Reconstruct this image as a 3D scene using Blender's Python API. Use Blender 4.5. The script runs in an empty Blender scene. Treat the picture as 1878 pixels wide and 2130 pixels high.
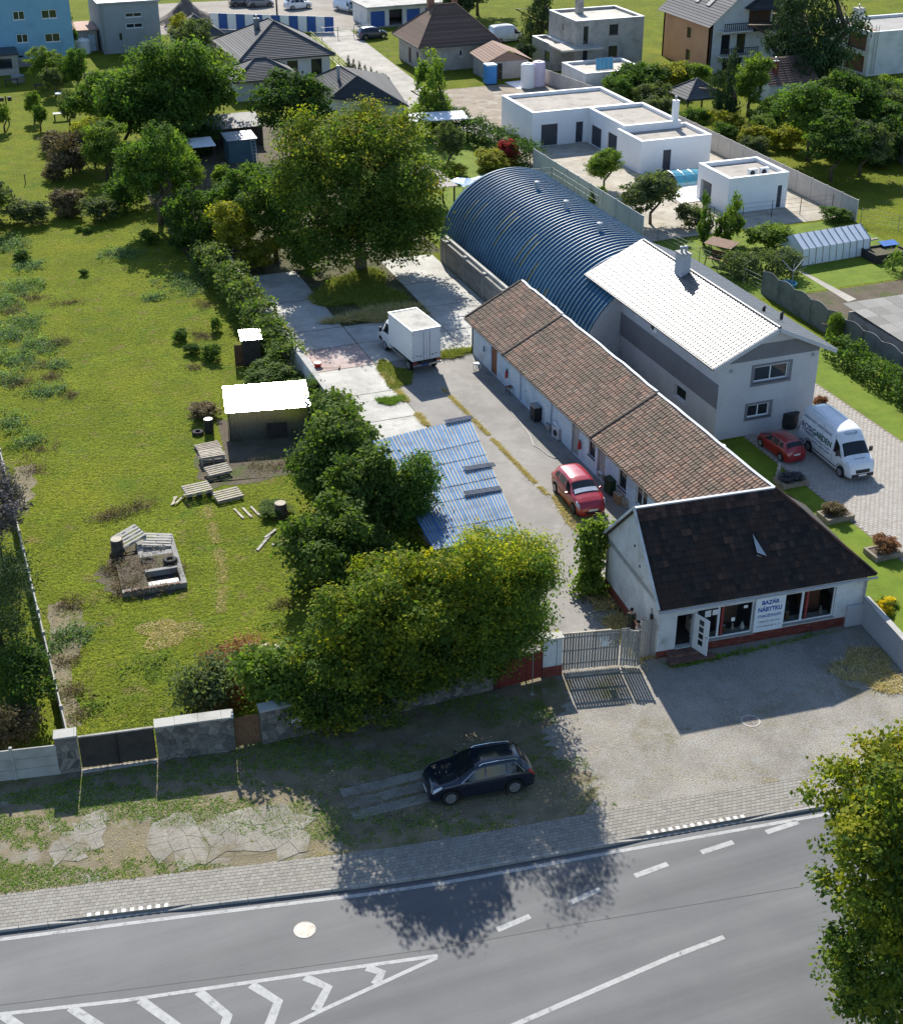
import bpy, bmesh, math, random
import numpy as np
from mathutils import Vector, Matrix

R = math.radians
scene = bpy.context.scene
COL = scene.collection

# ------------------------------------------------------------------ camera, sky, sun, exposure
cam_data = bpy.data.cameras.new('camera')
cam_data.sensor_fit = 'HORIZONTAL'
cam_data.sensor_width = 36.0
cam_data.lens = 57.51
cam_data.clip_start = 0.5
cam_data.clip_end = 3000.0
cam = bpy.data.objects.new('camera', cam_data)
cam.location = (0.0, 0.0, 38.0)
cam.rotation_euler = (R(90.0 - 29.03), 0.0, R(-20.81))
COL.objects.link(cam)
scene.camera = cam

SUN_ELEV = R(35.5)
SUN_AZ = R(11.5)            # measured from +Y towards +X
world = bpy.data.worlds.new('World')
scene.world = world
world.use_nodes = True
wn = world.node_tree.nodes
wl = world.node_tree.links
wn.clear()
sky = wn.new('ShaderNodeTexSky')
sky.sky_type = 'NISHITA'
sky.sun_disc = False
sky.sun_elevation = SUN_ELEV
sky.sun_rotation = SUN_AZ
sky.altitude = 200.0
sky.air_density = 1.0
sky.dust_density = 0.6
sky.ozone_density = 3.0
bg = wn.new('ShaderNodeBackground')
bg.inputs['Strength'].default_value = 0.10
wo = wn.new('ShaderNodeOutputWorld')
wl.new(sky.outputs['Color'], bg.inputs['Color'])
wl.new(bg.outputs['Background'], wo.inputs['Surface'])

sun_data = bpy.data.lights.new('sun', 'SUN')
sun_data.energy = 4.3
sun_data.angle = R(0.53)
sun_data.color = (1.0, 0.95, 0.86)
sun = bpy.data.objects.new('sun', sun_data)
sun_dir = Vector((math.sin(SUN_AZ) * math.cos(SUN_ELEV), math.cos(SUN_AZ) * math.cos(SUN_ELEV), math.sin(SUN_ELEV)))
sun.rotation_euler = sun_dir.to_track_quat('Z', 'Y').to_euler()
sun.location = (20, 60, 90)
COL.objects.link(sun)

vs = scene.view_settings
vs.view_transform = 'Standard'
vs.look = 'None'
vs.exposure = 1.06
vs.gamma = 1.0
vs.use_curve_mapping = False
scene.render.engine = 'CYCLES'
scene.cycles.max_bounces = 6
scene.cycles.transparent_max_bounces = 8
scene.cycles.diffuse_bounces = 3
scene.cycles.glossy_bounces = 3
scene.cycles.transmission_bounces = 4

# ------------------------------------------------------------------ mesh helpers
class MB:
    """collects faces of one mesh"""
    def __init__(self):
        self.v = []
        self.f = []
        self.m = []
        self.t = []
    def face(self, pts, mi=0, tint=0.5):
        i = len(self.v)
        self.v.extend([tuple(p) for p in pts])
        self.f.append(tuple(range(i, i + len(pts))))
        self.m.append(mi)
        self.t.append(tint)
    def box(self, x0, x1, y0, y1, z0, z1, mi=0, tint=0.5, M=None):
        c = [(x0, y0, z0), (x1, y0, z0), (x1, y1, z0), (x0, y1, z0), (x0, y0, z1), (x1, y0, z1), (x1, y1, z1), (x0, y1, z1)]
        if M is not None:
            c = [tuple(M @ Vector(p)) for p in c]
        i = len(self.v)
        self.v.extend(c)
        for q in ((0, 3, 2, 1), (4, 5, 6, 7), (0, 1, 5, 4), (1, 2, 6, 5), (2, 3, 7, 6), (3, 0, 4, 7)):
            self.f.append(tuple(i + k for k in q)); self.m.append(mi); self.t.append(tint)
    def bar(self, a, b, w, h=None, mi=0, tint=0.5, up=(0, 0, 1)):
        """a box-section bar from a to b"""
        h = w if h is None else h
        a = Vector(a); b = Vector(b); d = (b - a)
        L = d.length
        if L < 1e-6: return
        d /= L
        u = Vector(up)
        if abs(d.dot(u)) > 0.98: u = Vector((0, 1, 0))
        s = d.cross(u).normalized(); u = s.cross(d).normalized()
        M = Matrix(((d.x, s.x, u.x, a.x), (d.y, s.y, u.y, a.y), (d.z, s.z, u.z, a.z), (0, 0, 0, 1)))
        self.box(0, L, -w / 2, w / 2, -h / 2, h / 2, mi, tint, M)
    def tube(self, pts, rads, n=8, mi=0, cap=True):
        """a tapered tube through pts"""
        pts = [Vector(p) for p in pts]
        i0 = len(self.v)
        for k, p in enumerate(pts):
            d = (pts[min(k + 1, len(pts) - 1)] - pts[max(k - 1, 0)]).normalized()
            u = Vector((0, 0, 1)) if abs(d.z) < 0.9 else Vector((1, 0, 0))
            s = d.cross(u).normalized(); u = s.cross(d).normalized()
            r = rads[k] if hasattr(rads, '__len__') else rads
            for j in range(n):
                a = 2 * math.pi * j / n
                self.v.append(tuple(p + (s * math.cos(a) + u * math.sin(a)) * r))
        for k in range(len(pts) - 1):
            for j in range(n):
                a = i0 + k * n + j; b = i0 + k * n + (j + 1) % n
                self.f.append((a, a + n, b + n, b)); self.m.append(mi); self.t.append(0.5)
        if cap:
            self.f.append(tuple(i0 + j for j in range(n))); self.m.append(mi); self.t.append(0.5)
            e = i0 + (len(pts) - 1) * n
            self.f.append(tuple(e + n - 1 - j for j in range(n))); self.m.append(mi); self.t.append(0.5)
    def lathe(self, prof, n=16, c=(0, 0, 0), mi=0, axis='z'):
        i0 = len(self.v)
        for r, h in prof:
            for j in range(n):
                a = 2 * math.pi * j / n
                p = (r * math.cos(a), r * math.sin(a), h)
                if axis == 'y': p = (p[0], p[2], p[1])
                if axis == 'x': p = (p[2], p[0], p[1])
                self.v.append((c[0] + p[0], c[1] + p[1], c[2] + p[2]))
        for k in range(len(prof) - 1):
            for j in range(n):
                a = i0 + k * n + j; b = i0 + k * n + (j + 1) % n
                self.f.append((a, b, b + n, a + n)); self.m.append(mi); self.t.append(0.5)
        self.f.append(tuple(i0 + n - 1 - j for j in range(n))); self.m.append(mi); self.t.append(0.5)
        e = i0 + (len(prof) - 1) * n
        self.f.append(tuple(e + j for j in range(n))); self.m.append(mi); self.t.append(0.5)
    def prism(self, poly, z0, z1, mi=0):
        """vertical prism over a polygon given anticlockwise"""
        n = len(poly)
        self.face([(p[0], p[1], z1) for p in poly], mi)
        self.face([(p[0], p[1], z0) for p in reversed(poly)], mi)
        for k in range(n):
            a = poly[k]; b = poly[(k + 1) % n]
            self.face([(a[0], a[1], z0), (b[0], b[1], z0), (b[0], b[1], z1), (a[0], a[1], z1)], mi)
    def slab(self, a, b, c, d, th, mi=0):
        """a sheet over the quad abcd (anticlockwise seen from outside), thickness th inwards"""
        a, b, c, d = [Vector(p) for p in (a, b, c, d)]
        n = (b - a).cross(d - a).normalized() * th
        top = [a, b, c, d]; bot = [p - n for p in top]
        self.face(top, mi); self.face(list(reversed(bot)), mi)
        for k in range(4):
            j = (k + 1) % 4
            self.face([top[k], bot[k], bot[j], top[j]], mi)
    def mesh(self, name, mats, smooth=False):
        me = bpy.data.meshes.new(name)
        me.from_pydata(self.v, [], self.f)
        for m in (mats if isinstance(mats, (list, tuple)) else [mats]):
            me.materials.append(m)
        if any(self.m):
            me.polygons.foreach_set('material_index', self.m)
        if smooth:
            me.polygons.foreach_set('use_smooth', [True] * len(self.f))
        if any(abs(t - 0.5) > 1e-6 for t in self.t):
            at = me.attributes.new('tint', 'FLOAT', 'FACE')
            at.data.foreach_set('value', self.t)
        me.update()
        return me
    def build(self, name, mats, parent=None, loc=(0, 0, 0), rz=0.0, smooth=False):
        return put(self.mesh(name, mats, smooth), name, parent, loc, rz)

def put(me, name, parent=None, loc=(0, 0, 0), rz=0.0):
    o = bpy.data.objects.new(name, me)
    COL.objects.link(o)
    if parent is not None: o.parent = parent
    o.location = (loc[0], loc[1], loc[2] if len(loc) > 2 else 0.0)
    o.rotation_euler = (0, 0, rz)
    return o

def tag(o, label=None, cat=None, group=None, kind=None):
    if label: o['label'] = label
    if cat: o['category'] = cat
    if group: o['group'] = group
    if kind: o['kind'] = kind
    return o

def thing(name, label, cat, loc=(0, 0, 0), rz=0.0, group=None):
    o = put(None, name, None, loc, rz)
    o.empty_display_size = 0.3
    return tag(o, label, cat, group)

def struct(o): o['kind'] = 'structure'; return o

def copy_tree(o, parent=None):
    c = o.copy(); COL.objects.link(c); c.parent = parent
    for ch in list(o.children): copy_tree(ch, c)
    return c

def np_mesh(name, verts, quads, mats, tint=None, smooth=False):
    """fast mesh from numpy arrays; quads (n,k)"""
    me = bpy.data.meshes.new(name)
    verts = np.asarray(verts, dtype=np.float32); quads = np.asarray(quads, dtype=np.int32)
    n, k = quads.shape
    me.vertices.add(len(verts)); me.vertices.foreach_set('co', verts.ravel())
    me.loops.add(n * k); me.loops.foreach_set('vertex_index', quads.ravel())
    me.polygons.add(n)
    me.polygons.foreach_set('loop_start', np.arange(0, n * k, k, dtype=np.int32))
    me.polygons.foreach_set('loop_total', np.full(n, k, dtype=np.int32))
    if smooth: me.polygons.foreach_set('use_smooth', np.ones(n, dtype=bool))
    for m in (mats if isinstance(mats, (list, tuple)) else [mats]): me.materials.append(m)
    if tint is not None:
        at = me.attributes.new('tint', 'FLOAT', 'FACE')
        at.data.foreach_set('value', np.asarray(tint, dtype=np.float32))
    me.update()
    return me

# ------------------------------------------------------------------ materials
MATS = {}
def nd(nt, typ, **kw):
    n = nt.nodes.new(typ)
    for k, v in kw.items(): setattr(n, k, v)
    return n
def ramp(nt, stops, interp='LINEAR'):
    r = nt.nodes.new('ShaderNodeValToRGB')
    r.color_ramp.interpolation = interp
    el = r.color_ramp.elements
    while len(el) > 1: el.remove(el[-1])
    el[0].position = stops[0][0]; el[0].color = (*stops[0][1], 1)
    for p, c in stops[1:]:
        e = el.new(p); e.color = (*c, 1)
    return r
def new_mat(name):
    m = bpy.data.materials.new(name); m.use_nodes = True
    nt = m.node_tree
    b = nt.nodes['Principled BSDF']
    return m, nt, b
def noise(nt, scale, detail=4.0, rough=0.6, vec=None, dist=0.0):
    n = nt.nodes.new('ShaderNodeTexNoise')
    n.inputs['Scale'].default_value = scale; n.inputs['Detail'].default_value = detail
    n.inputs['Roughness'].default_value = rough; n.inputs['Distortion'].default_value = dist
    if vec is not None: nt.links.new(vec, n.inputs['Vector'])
    return n
def coords(nt, scale=None):
    g = nt.nodes.new('ShaderNodeNewGeometry')
    if scale is None: return g.outputs['Position']
    mp = nt.nodes.new('ShaderNodeMapping'); mp.inputs['Scale'].default_value = scale
    nt.links.new(g.outputs['Position'], mp.inputs['Vector'])
    return mp.outputs['Vector']
def mixc(nt, fac, a, b, typ='MIX'):
    m = nt.nodes.new('ShaderNodeMix'); m.data_type = 'RGBA'; m.blend_type = typ
    for s, v in ((0, fac), (6, a), (7, b)):
        if hasattr(v, 'is_output'): nt.links.new(v, m.inputs[s])
        elif s == 0: m.inputs[0].default_value = v
        else: m.inputs[s].default_value = (*v, 1)
    return m.outputs[2]
def bump(nt, b, height, strength=0.4, dist=0.02):
    bp = nt.nodes.new('ShaderNodeBump')
    bp.inputs['Strength'].default_value = strength; bp.inputs['Distance'].default_value = dist
    nt.links.new(height, bp.inputs['Height'])
    nt.links.new(bp.outputs['Normal'], b.inputs['Normal'])
def mat(name, color, rough=0.8, var=0.15, scale=1.5, fine=20.0, bmp=0.25, bdist=0.01, metal=0.0, spec=0.4, color2=None, stops=None):
    """plain surface with large and fine procedural variation"""
    if name in MATS: return MATS[name]
    m, nt, b = new_mat(name)
    P = coords(nt)
    n1 = noise(nt, scale, 5.0, 0.65, P); n2 = noise(nt, fine, 3.0, 0.6, P)
    c2 = color2 or tuple(c * (1 - 2.2 * var) for c in color)
    c3 = tuple(min(1, c * (1 + var)) for c in color)
    r1 = ramp(nt, stops or [(0.3, c2), (0.5, color), (0.75, c3)])
    nt.links.new(n1.outputs['Fac'], r1.inputs['Fac'])
    r2 = ramp(nt, [(0.3, (1 - var,) * 3), (0.7, (1, 1, 1))]); nt.links.new(n2.outputs['Fac'], r2.inputs['Fac'])
    nt.links.new(mixc(nt, 1.0, r1.outputs['Color'], r2.outputs['Color'], 'MULTIPLY'), b.inputs['Base Color'])
    b.inputs['Roughness'].default_value = rough; b.inputs['Metallic'].default_value = metal
    b.inputs['Specular IOR Level'].default_value = spec
    if bmp > 0: bump(nt, b, n2.outputs['Fac'], bmp, bdist)
    MATS[name] = m
    return m
def tile_mat(name, stops, rough=0.85, stain=None, spec=0.3):
    """clay tiles: each piece takes its own tone (object random for single tiles, face attribute for joined ones)"""
    m, nt, b = new_mat(name)
    at = nd(nt, 'ShaderNodeAttribute', attribute_name='tint')
    oi = nd(nt, 'ShaderNodeObjectInfo')
    ad = nd(nt, 'ShaderNodeMath', operation='ADD'); nt.links.new(at.outputs['Fac'], ad.inputs[0]); nt.links.new(oi.outputs['Random'], ad.inputs[1])
    fr = nd(nt, 'ShaderNodeMath', operation='FRACT'); nt.links.new(ad.outputs[0], fr.inputs[0])
    r = ramp(nt, stops); nt.links.new(fr.outputs[0], r.inputs['Fac'])
    P = coords(nt)
    n1 = noise(nt, 0.8, 4, 0.6, P); n2 = noise(nt, 14, 4, 0.7, P)
    c = r.outputs['Color']
    if stain:
        r1 = ramp(nt, [(0.42, (0, 0, 0)), (0.68, (1, 1, 1))]); nt.links.new(n1.outputs['Fac'], r1.inputs['Fac'])
        c = mixc(nt, r1.outputs['Color'], c, stain)
    r2 = ramp(nt, [(0.3, (0.6, 0.6, 0.6)), (0.7, (1.05, 1.05, 1.05))]); nt.links.new(n2.outputs['Fac'], r2.inputs['Fac'])
    c = mixc(nt, 1.0, c, r2.outputs['Color'], 'MULTIPLY')
    nt.links.new(c, b.inputs['Base Color'])
    b.inputs['Roughness'].default_value = rough; b.inputs['Specular IOR Level'].default_value = spec
    bump(nt, b, n2.outputs['Fac'], 0.3, 0.01)
    MATS[name] = m
    return m
def leaf_mat(name, stops, trans=0.45, rough=0.5, gain=1.9):
    m, nt, b = new_mat(name); stops = [(p, tuple(x * gain for x in c)) for p, c in stops]
    at = nd(nt, 'ShaderNodeAttribute', attribute_name='tint')
    r = ramp(nt, stops); nt.links.new(at.outputs['Fac'], r.inputs['Fac'])
    nt.links.new(r.outputs['Color'], b.inputs['Base Color'])
    b.inputs['Roughness'].default_value = 0.8; b.inputs['Specular IOR Level'].default_value = 0.10
    tr = nd(nt, 'ShaderNodeBsdfTranslucent')
    nt.links.new(mixc(nt, 1.0, r.outputs['Color'], (1.25, 1.35, 0.5), 'MULTIPLY'), tr.inputs['Color'])
    mx = nd(nt, 'ShaderNodeMixShader'); mx.inputs[0].default_value = trans
    nt.links.new(b.outputs[0], mx.inputs[1]); nt.links.new(tr.outputs[0], mx.inputs[2])
    out = nt.nodes['Material Output']; nt.links.new(mx.outputs[0], out.inputs['Surface'])
    MATS[name] = m
    return m
def glass_mat(name, tint=(0.02, 0.025, 0.03), rough=0.04):
    m, nt, b = new_mat(name)
    b.inputs['Base Color'].default_value = (*tint, 1)
    b.inputs['Roughness'].default_value = rough
    b.inputs['Specular IOR Level'].default_value = 0.5
    MATS[name] = m
    return m
def clear_glass(name):
    m, nt, b = new_mat(name)
    tr = nd(nt, 'ShaderNodeBsdfTransparent'); tr.inputs['Color'].default_value = (0.86, 0.9, 0.9, 1)
    gl = nd(nt, 'ShaderNodeBsdfGlossy'); gl.inputs['Roughness'].default_value = 0.02
    fr = nd(nt, 'ShaderNodeFresnel'); fr.inputs['IOR'].default_value = 1.5
    mx = nd(nt, 'ShaderNodeMixShader')
    nt.links.new(fr.outputs[0], mx.inputs[0]); nt.links.new(tr.outputs[0], mx.inputs[1]); nt.links.new(gl.outputs[0], mx.inputs[2])
    nt.links.new(mx.outputs[0], nt.nodes['Material Output'].inputs['Surface'])
    MATS[name] = m
    return m
def paint(name, color, rough=0.25, coat=0.6, metal=0.0):
    m, nt, b = new_mat(name)
    P = coords(nt); n = noise(nt, 3.0, 4, 0.6, P)
    r = ramp(nt, [(0.35, tuple(c * 0.86 for c in color)), (0.65, color)]); nt.links.new(n.outputs['Fac'], r.inputs['Fac'])
    nt.links.new(r.outputs['Color'], b.inputs['Base Color'])
    b.inputs['Roughness'].default_value = rough; b.inputs['Metallic'].default_value = metal
    b.inputs['Coat Weight'].default_value = coat; b.inputs['Coat Roughness'].default_value = 0.06
    MATS[name] = m
    return m

# common materials
white_plaster = mat('white_plaster', (0.62, 0.62, 0.60), 0.9, 0.10, 0.7, 12, 0.25)
old_plaster = mat('old_plaster', (0.58, 0.60, 0.60), 0.92, 0.16, 0.9, 9, 0.45, 0.02, stops=[(0.30, (0.36, 0.34, 0.30)), (0.45, (0.55, 0.56, 0.55)), (0.7, (0.66, 0.68, 0.68))])
bright_white = mat('bright_white_render', (0.80, 0.80, 0.80), 0.85, 0.03, 0.5, 14, 0.12)
grey_plaster = mat('grey_plaster', (0.40, 0.40, 0.42), 0.9, 0.06, 0.6, 16, 0.2)
dark_grey_plaster = mat('dark_grey_plaster', (0.17, 0.17, 0.19), 0.9, 0.06, 0.6, 16, 0.2)
light_grey_plaster = mat('light_grey_plaster', (0.46, 0.46, 0.485), 0.9, 0.06, 0.6, 16, 0.2)
blue_plaster = mat('blue_plaster', (0.20, 0.38, 0.50), 0.9, 0.06, 0.6, 12, 0.2)
cement = mat('cement_render', (0.36, 0.34, 0.31), 0.9, 0.15, 0.8, 9, 0.35)
orange_plaster = mat('orange_plaster', (0.66, 0.34, 0.19), 0.9, 0.07, 0.5, 14, 0.2)
concrete = mat('concrete', (0.38, 0.37, 0.34), 0.9, 0.16, 0.7, 14, 0.35, 0.01)
dark_concrete = mat('dark_concrete', (0.24, 0.235, 0.22), 0.9, 0.18, 0.9, 12, 0.4, 0.015)
brick_red = mat('red_brick_paint', (0.20, 0.05, 0.035), 0.85, 0.2, 2.0, 14, 0.4)
black_metal = mat('black_metal', (0.02, 0.02, 0.022), 0.45, 0.1, 3, 20, 0.0)
grey_metal = mat('grey_metal', (0.36, 0.37, 0.38), 0.4, 0.1, 2, 20, 0.05, metal=0.7)
zinc = mat('zinc_flashing', (0.36, 0.38, 0.41), 0.6, 0.12, 1.2, 12, 0.1, metal=0.15)
old_wood = mat('weathered_wood', (0.36, 0.34, 0.30), 0.9, 0.2, 2.5, 30, 0.5, 0.01)
brown_wood = mat('brown_wood', (0.17, 0.09, 0.05), 0.8, 0.2, 2.5, 30, 0.4, 0.01)
dark_wood = mat('dark_wood', (0.05, 0.042, 0.036), 0.85, 0.2, 2.5, 30, 0.4, 0.01)
pale_wood = mat('pale_pallet_wood', (0.42, 0.37, 0.29), 0.85, 0.2, 3.0, 30, 0.4, 0.01)
bark = mat('bark', (0.11, 0.085, 0.06), 0.95, 0.3, 5, 30, 0.8, 0.03)
pale_bark = mat('pale_bark', (0.2, 0.18, 0.15), 0.95, 0.3, 5, 30, 0.8, 0.03)
rubber = mat('tyre_rubber', (0.018, 0.018, 0.019), 0.85, 0.15, 6, 30, 0.2)
win_white = mat('white_window_frame', (0.72, 0.73, 0.74), 0.5, 0.04, 2, 20, 0.0)
win_dark = mat('anthracite_window_frame', (0.05, 0.055, 0.065), 0.5, 0.05, 2, 20, 0.0)
win_brown = mat('brown_window_frame', (0.09, 0.04, 0.025), 0.6, 0.1, 2, 20, 0.0)
anthracite = mat('anthracite_door', (0.055, 0.06, 0.075), 0.5, 0.08, 1, 20, 0.05)
pane = glass_mat('dark_window_pane')
pane_green = glass_mat('window_pane_reflecting', (0.05, 0.06, 0.03), 0.08)
shop_glass = clear_glass('shop_window_glass')
chrome = mat('chrome_trim', (0.7, 0.7, 0.72), 0.18, 0.05, 2, 20, 0.0, metal=1.0)
plastic_black = mat('black_plastic', (0.025, 0.025, 0.027), 0.6, 0.1, 4, 20, 0.05)

# ------------------------------------------------------------------ setting: ground, road, pavement
rng = np.random.default_rng(7); _rc = random.Random(9)
random.seed(7)

def ground_mat(name, layers, fine_scale=30.0, fine_amt=0.35, bscale=14.0, bstr=0.6, bdist=0.03, rough=0.95, spec=0.2):
    """ground with blotches: layers = [(colour, noise scale, low, high)]; the first is the base colour"""
    m, nt, b = new_mat(name)
    P = coords(nt)
    c = None
    for k, (colr, sc, lo, hi) in enumerate(layers):
        if k == 0:
            n = noise(nt, sc, 5, 0.65, P)
            r = ramp(nt, [(0.3, tuple(x * 0.72 for x in colr)), (0.7, tuple(x * 1.2 for x in colr))])
            nt.links.new(n.outputs['Fac'], r.inputs['Fac']); c = r.outputs['Color']
        else:
            mp = nd(nt, 'ShaderNodeMapping'); mp.inputs['Location'].default_value = (k * 37.1, k * 11.7, 0)
            nt.links.new(P, mp.inputs['Vector'])
            n = noise(nt, sc, 6, 0.68, mp.outputs['Vector'], 0.3)
            r = ramp(nt, [(lo, (0, 0, 0)), (hi, (1, 1, 1))]); nt.links.new(n.outputs['Fac'], r.inputs['Fac'])
            c = mixc(nt, r.outputs['Color'], c, colr)
    nf = noise(nt, fine_scale, 3, 0.7, P)
    rf = ramp(nt, [(0.25, (1 - fine_amt,) * 3), (0.75, (1 + fine_amt * 0.5,) * 3)]); nt.links.new(nf.outputs['Fac'], rf.inputs['Fac'])
    c = mixc(nt, 1.0, c, rf.outputs['Color'], 'MULTIPLY')
    nt.links.new(c, b.inputs['Base Color'])
    b.inputs['Roughness'].default_value = rough; b.inputs['Specular IOR Level'].default_value = spec
    nb = noise(nt, bscale, 4, 0.7, P)
    bump(nt, b, nb.outputs['Fac'], bstr, bdist)
    MATS[name] = m
    return m

field_mat = ground_mat('meadow_grass', [((0.155, 0.190, 0.018), 0.30, 0, 0), ((0.105, 0.160, 0.019), 0.45, 0.52, 0.66), ((0.195, 0.158, 0.060), 0.8, 0.56, 0.68), ((0.195, 0.212, 0.020), 0.16, 0.50, 0.70), ((0.100, 0.118, 0.022), 2.2, 0.54, 0.68), ((0.150, 0.120, 0.055), 3.4, 0.60, 0.70)], 7, 0.7, 3.5, 1.0, 0.2, spec=0.04)
lawn_mat = ground_mat('mown_lawn', [((0.125, 0.185, 0.014), 0.6, 0, 0), ((0.165, 0.20, 0.018), 0.9, 0.5, 0.7)], 40, 0.3, 30, 0.6, 0.04)
dry_mat = ground_mat('dry_verge', [((0.22, 0.185, 0.12), 0.9, 0, 0), ((0.12, 0.13, 0.04), 0.55, 0.52, 0.64), ((0.26, 0.24, 0.20), 0.8, 0.55, 0.68)], 18, 0.5, 9, 0.9, 0.06)
gravel_mat = ground_mat('forecourt_gravel', [((0.31, 0.285, 0.245), 0.35, 0, 0), ((0.19, 0.17, 0.10), 0.30, 0.54, 0.70), ((0.12, 0.125, 0.05), 0.45, 0.62, 0.72), ((0.34, 0.33, 0.31), 1.4, 0.5, 0.75)], 16, 0.6, 16, 0.9, 0.04)
soil_mat = ground_mat('garden_soil', [((0.13, 0.105, 0.075), 0.9, 0, 0), ((0.08, 0.10, 0.03), 0.5, 0.5, 0.64)], 14, 0.5, 8, 1.0, 0.08)
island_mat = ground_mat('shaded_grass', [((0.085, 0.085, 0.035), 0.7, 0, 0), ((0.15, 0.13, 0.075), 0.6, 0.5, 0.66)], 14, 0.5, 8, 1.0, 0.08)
yard_mat = ground_mat('worn_yard_asphalt', [((0.235, 0.22, 0.20), 0.25, 0, 0), ((0.17, 0.16, 0.145), 0.5, 0.5, 0.7), ((0.30, 0.28, 0.25), 0.9, 0.56, 0.72)], 20, 0.25, 18, 0.3, 0.01, 0.85, 0.35)
slab_mat = ground_mat('pale_concrete_slab', [((0.42, 0.41, 0.375), 0.35, 0, 0), ((0.30, 0.285, 0.25), 0.6, 0.52, 0.68), ((0.50, 0.49, 0.455), 1.2, 0.55, 0.75)], 16, 0.22, 14, 0.3, 0.01, 0.85, 0.35)
red_slab_mat = ground_mat('red_tinted_concrete', [((0.40, 0.30, 0.27), 0.5, 0, 0), ((0.42, 0.39, 0.36), 0.7, 0.5, 0.66)], 16, 0.22, 14, 0.3, 0.01, 0.85, 0.35)
dirt_mat = ground_mat('building_site_dirt', [((0.30, 0.25, 0.19), 0.35, 0, 0), ((0.40, 0.36, 0.30), 0.5, 0.5, 0.66), ((0.17, 0.13, 0.095), 0.9, 0.55, 0.7)], 14, 0.35, 8, 0.9, 0.06)
sand_yard_mat = ground_mat('sandy_yard', [((0.44, 0.40, 0.33), 0.4, 0, 0), ((0.33, 0.28, 0.21), 0.8, 0.5, 0.66)], 14, 0.35, 8, 0.9, 0.05)
lane_mat = ground_mat('pale_lane', [((0.40, 0.375, 0.33), 0.4, 0, 0), ((0.30, 0.28, 0.25), 0.5, 0.5, 0.7)], 14, 0.3, 8, 0.5, 0.03)
lot_mat = ground_mat('gravel_car_park', [((0.30, 0.27, 0.23), 0.15, 0, 0), ((0.22, 0.195, 0.165), 0.2, 0.5, 0.66)], 14, 0.3, 8, 0.5, 0.03)

# asphalt of the road, with wheel tracks along it
def asphalt_mat():
    m, nt, b = new_mat('road_asphalt')
    P = coords(nt)
    tw = nd(nt, 'ShaderNodeMapping'); tw.inputs['Rotation'].default_value = (0, 0, R(8.3)); tw.inputs['Scale'].default_value = (0.04, 0.75, 1)
    nt.links.new(P, tw.inputs['Vector'])
    n1 = noise(nt, 1.0, 4, 0.6, tw.outputs['Vector']); n2 = noise(nt, 0.35, 5, 0.6, P); n3 = noise(nt, 60, 3, 0.8, P)
    r1 = ramp(nt, [(0.28, (0.074, 0.077, 0.081)), (0.5, (0.102, 0.105, 0.109)), (0.72, (0.132, 0.134, 0.137))]); nt.links.new(n1.outputs['Fac'], r1.inputs['Fac'])
    r2 = ramp(nt, [(0.3, (0.86, 0.86, 0.87)), (0.7, (1.08, 1.07, 1.05))]); nt.links.new(n2.outputs['Fac'], r2.inputs['Fac'])
    r3 = ramp(nt, [(0.3, (0.7, 0.7, 0.7)), (0.7, (1.2, 1.2, 1.2))]); nt.links.new(n3.outputs['Fac'], r3.inputs['Fac'])
    c = mixc(nt, 1.0, r1.outputs['Color'], r2.outputs['Color'], 'MULTIPLY')
    c = mixc(nt, 1.0, c, r3.outputs['Color'], 'MULTIPLY')
    nt.links.new(c, b.inputs['Base Color'])
    b.inputs['Roughness'].default_value = 0.7; b.inputs['Specular IOR Level'].default_value = 0.35
    bump(nt, b, n3.outputs['Fac'], 0.35, 0.008)
    return m
asphalt = asphalt_mat()
road_paint = mat('road_paint', (0.40, 0.40, 0.385), 0.8, 0.14, 5.0, 24, 0.2, stops=[(0.28, (0.17, 0.17, 0.17)), (0.42, (0.33, 0.33, 0.32)), (0.7, (0.42, 0.42, 0.41))])
tar = mat('tar_seam', (0.035, 0.035, 0.037), 0.7, 0.2, 3, 20, 0.1)
paver_mat = tile_mat('pavement_paver', [(0.0, (0.25, 0.232, 0.20)), (0.4, (0.30, 0.28, 0.245)), (0.75, (0.33, 0.31, 0.27)), (1.0, (0.275, 0.255, 0.22))], 0.9)
drive_mat = tile_mat('driveway_paver', [(0.0, (0.37, 0.335, 0.29)), (0.5, (0.43, 0.395, 0.35)), (1.0, (0.40, 0.36, 0.315))], 0.9)
tactile_mat = mat('white_tactile_block', (0.66, 0.65, 0.61), 0.85, 0.08, 2, 20, 0.2)
kerb_mat = mat('kerb_stone', (0.33, 0.315, 0.29), 0.9, 0.15, 1.5, 18, 0.3)

KX = [-60.0, -1.65, 4.23, 11.31, 14.42, 22.07, 29.68, 100.0]
KY = [52.1, 40.97, 39.85, 38.46, 37.98, 37.12, 36.23, 28.0]
def ykerb(x): return float(np.interp(x, KX, KY))
KS = 1.85      # pavement depth measured along Y

def sheet(name, poly, m, z, sub=None, parent=None):
    mb = MB(); mb.face([(p[0], p[1], z) for p in poly])
    o = mb.build(name, m, parent)
    return struct(o) if parent is None else o

sheet('ground', [(-700, -300), (900, -300), (900, 1200), (-700, 1200)], soil_mat, -0.16)
sheet('terrain', [(x, ykerb(x) + KS) for x in (-60, -1.65, 4.23, 11.31, 14.42, 22.07, 29.68, 100)] + [(600, 20), (900, 1200), (-700, 1200), (-300, 52.1)], field_mat, -0.004)
road = sheet('road', [(-80, -20), (140, -20)] + [(x, ykerb(x)) for x in reversed(KX)], asphalt, -0.12)

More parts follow.
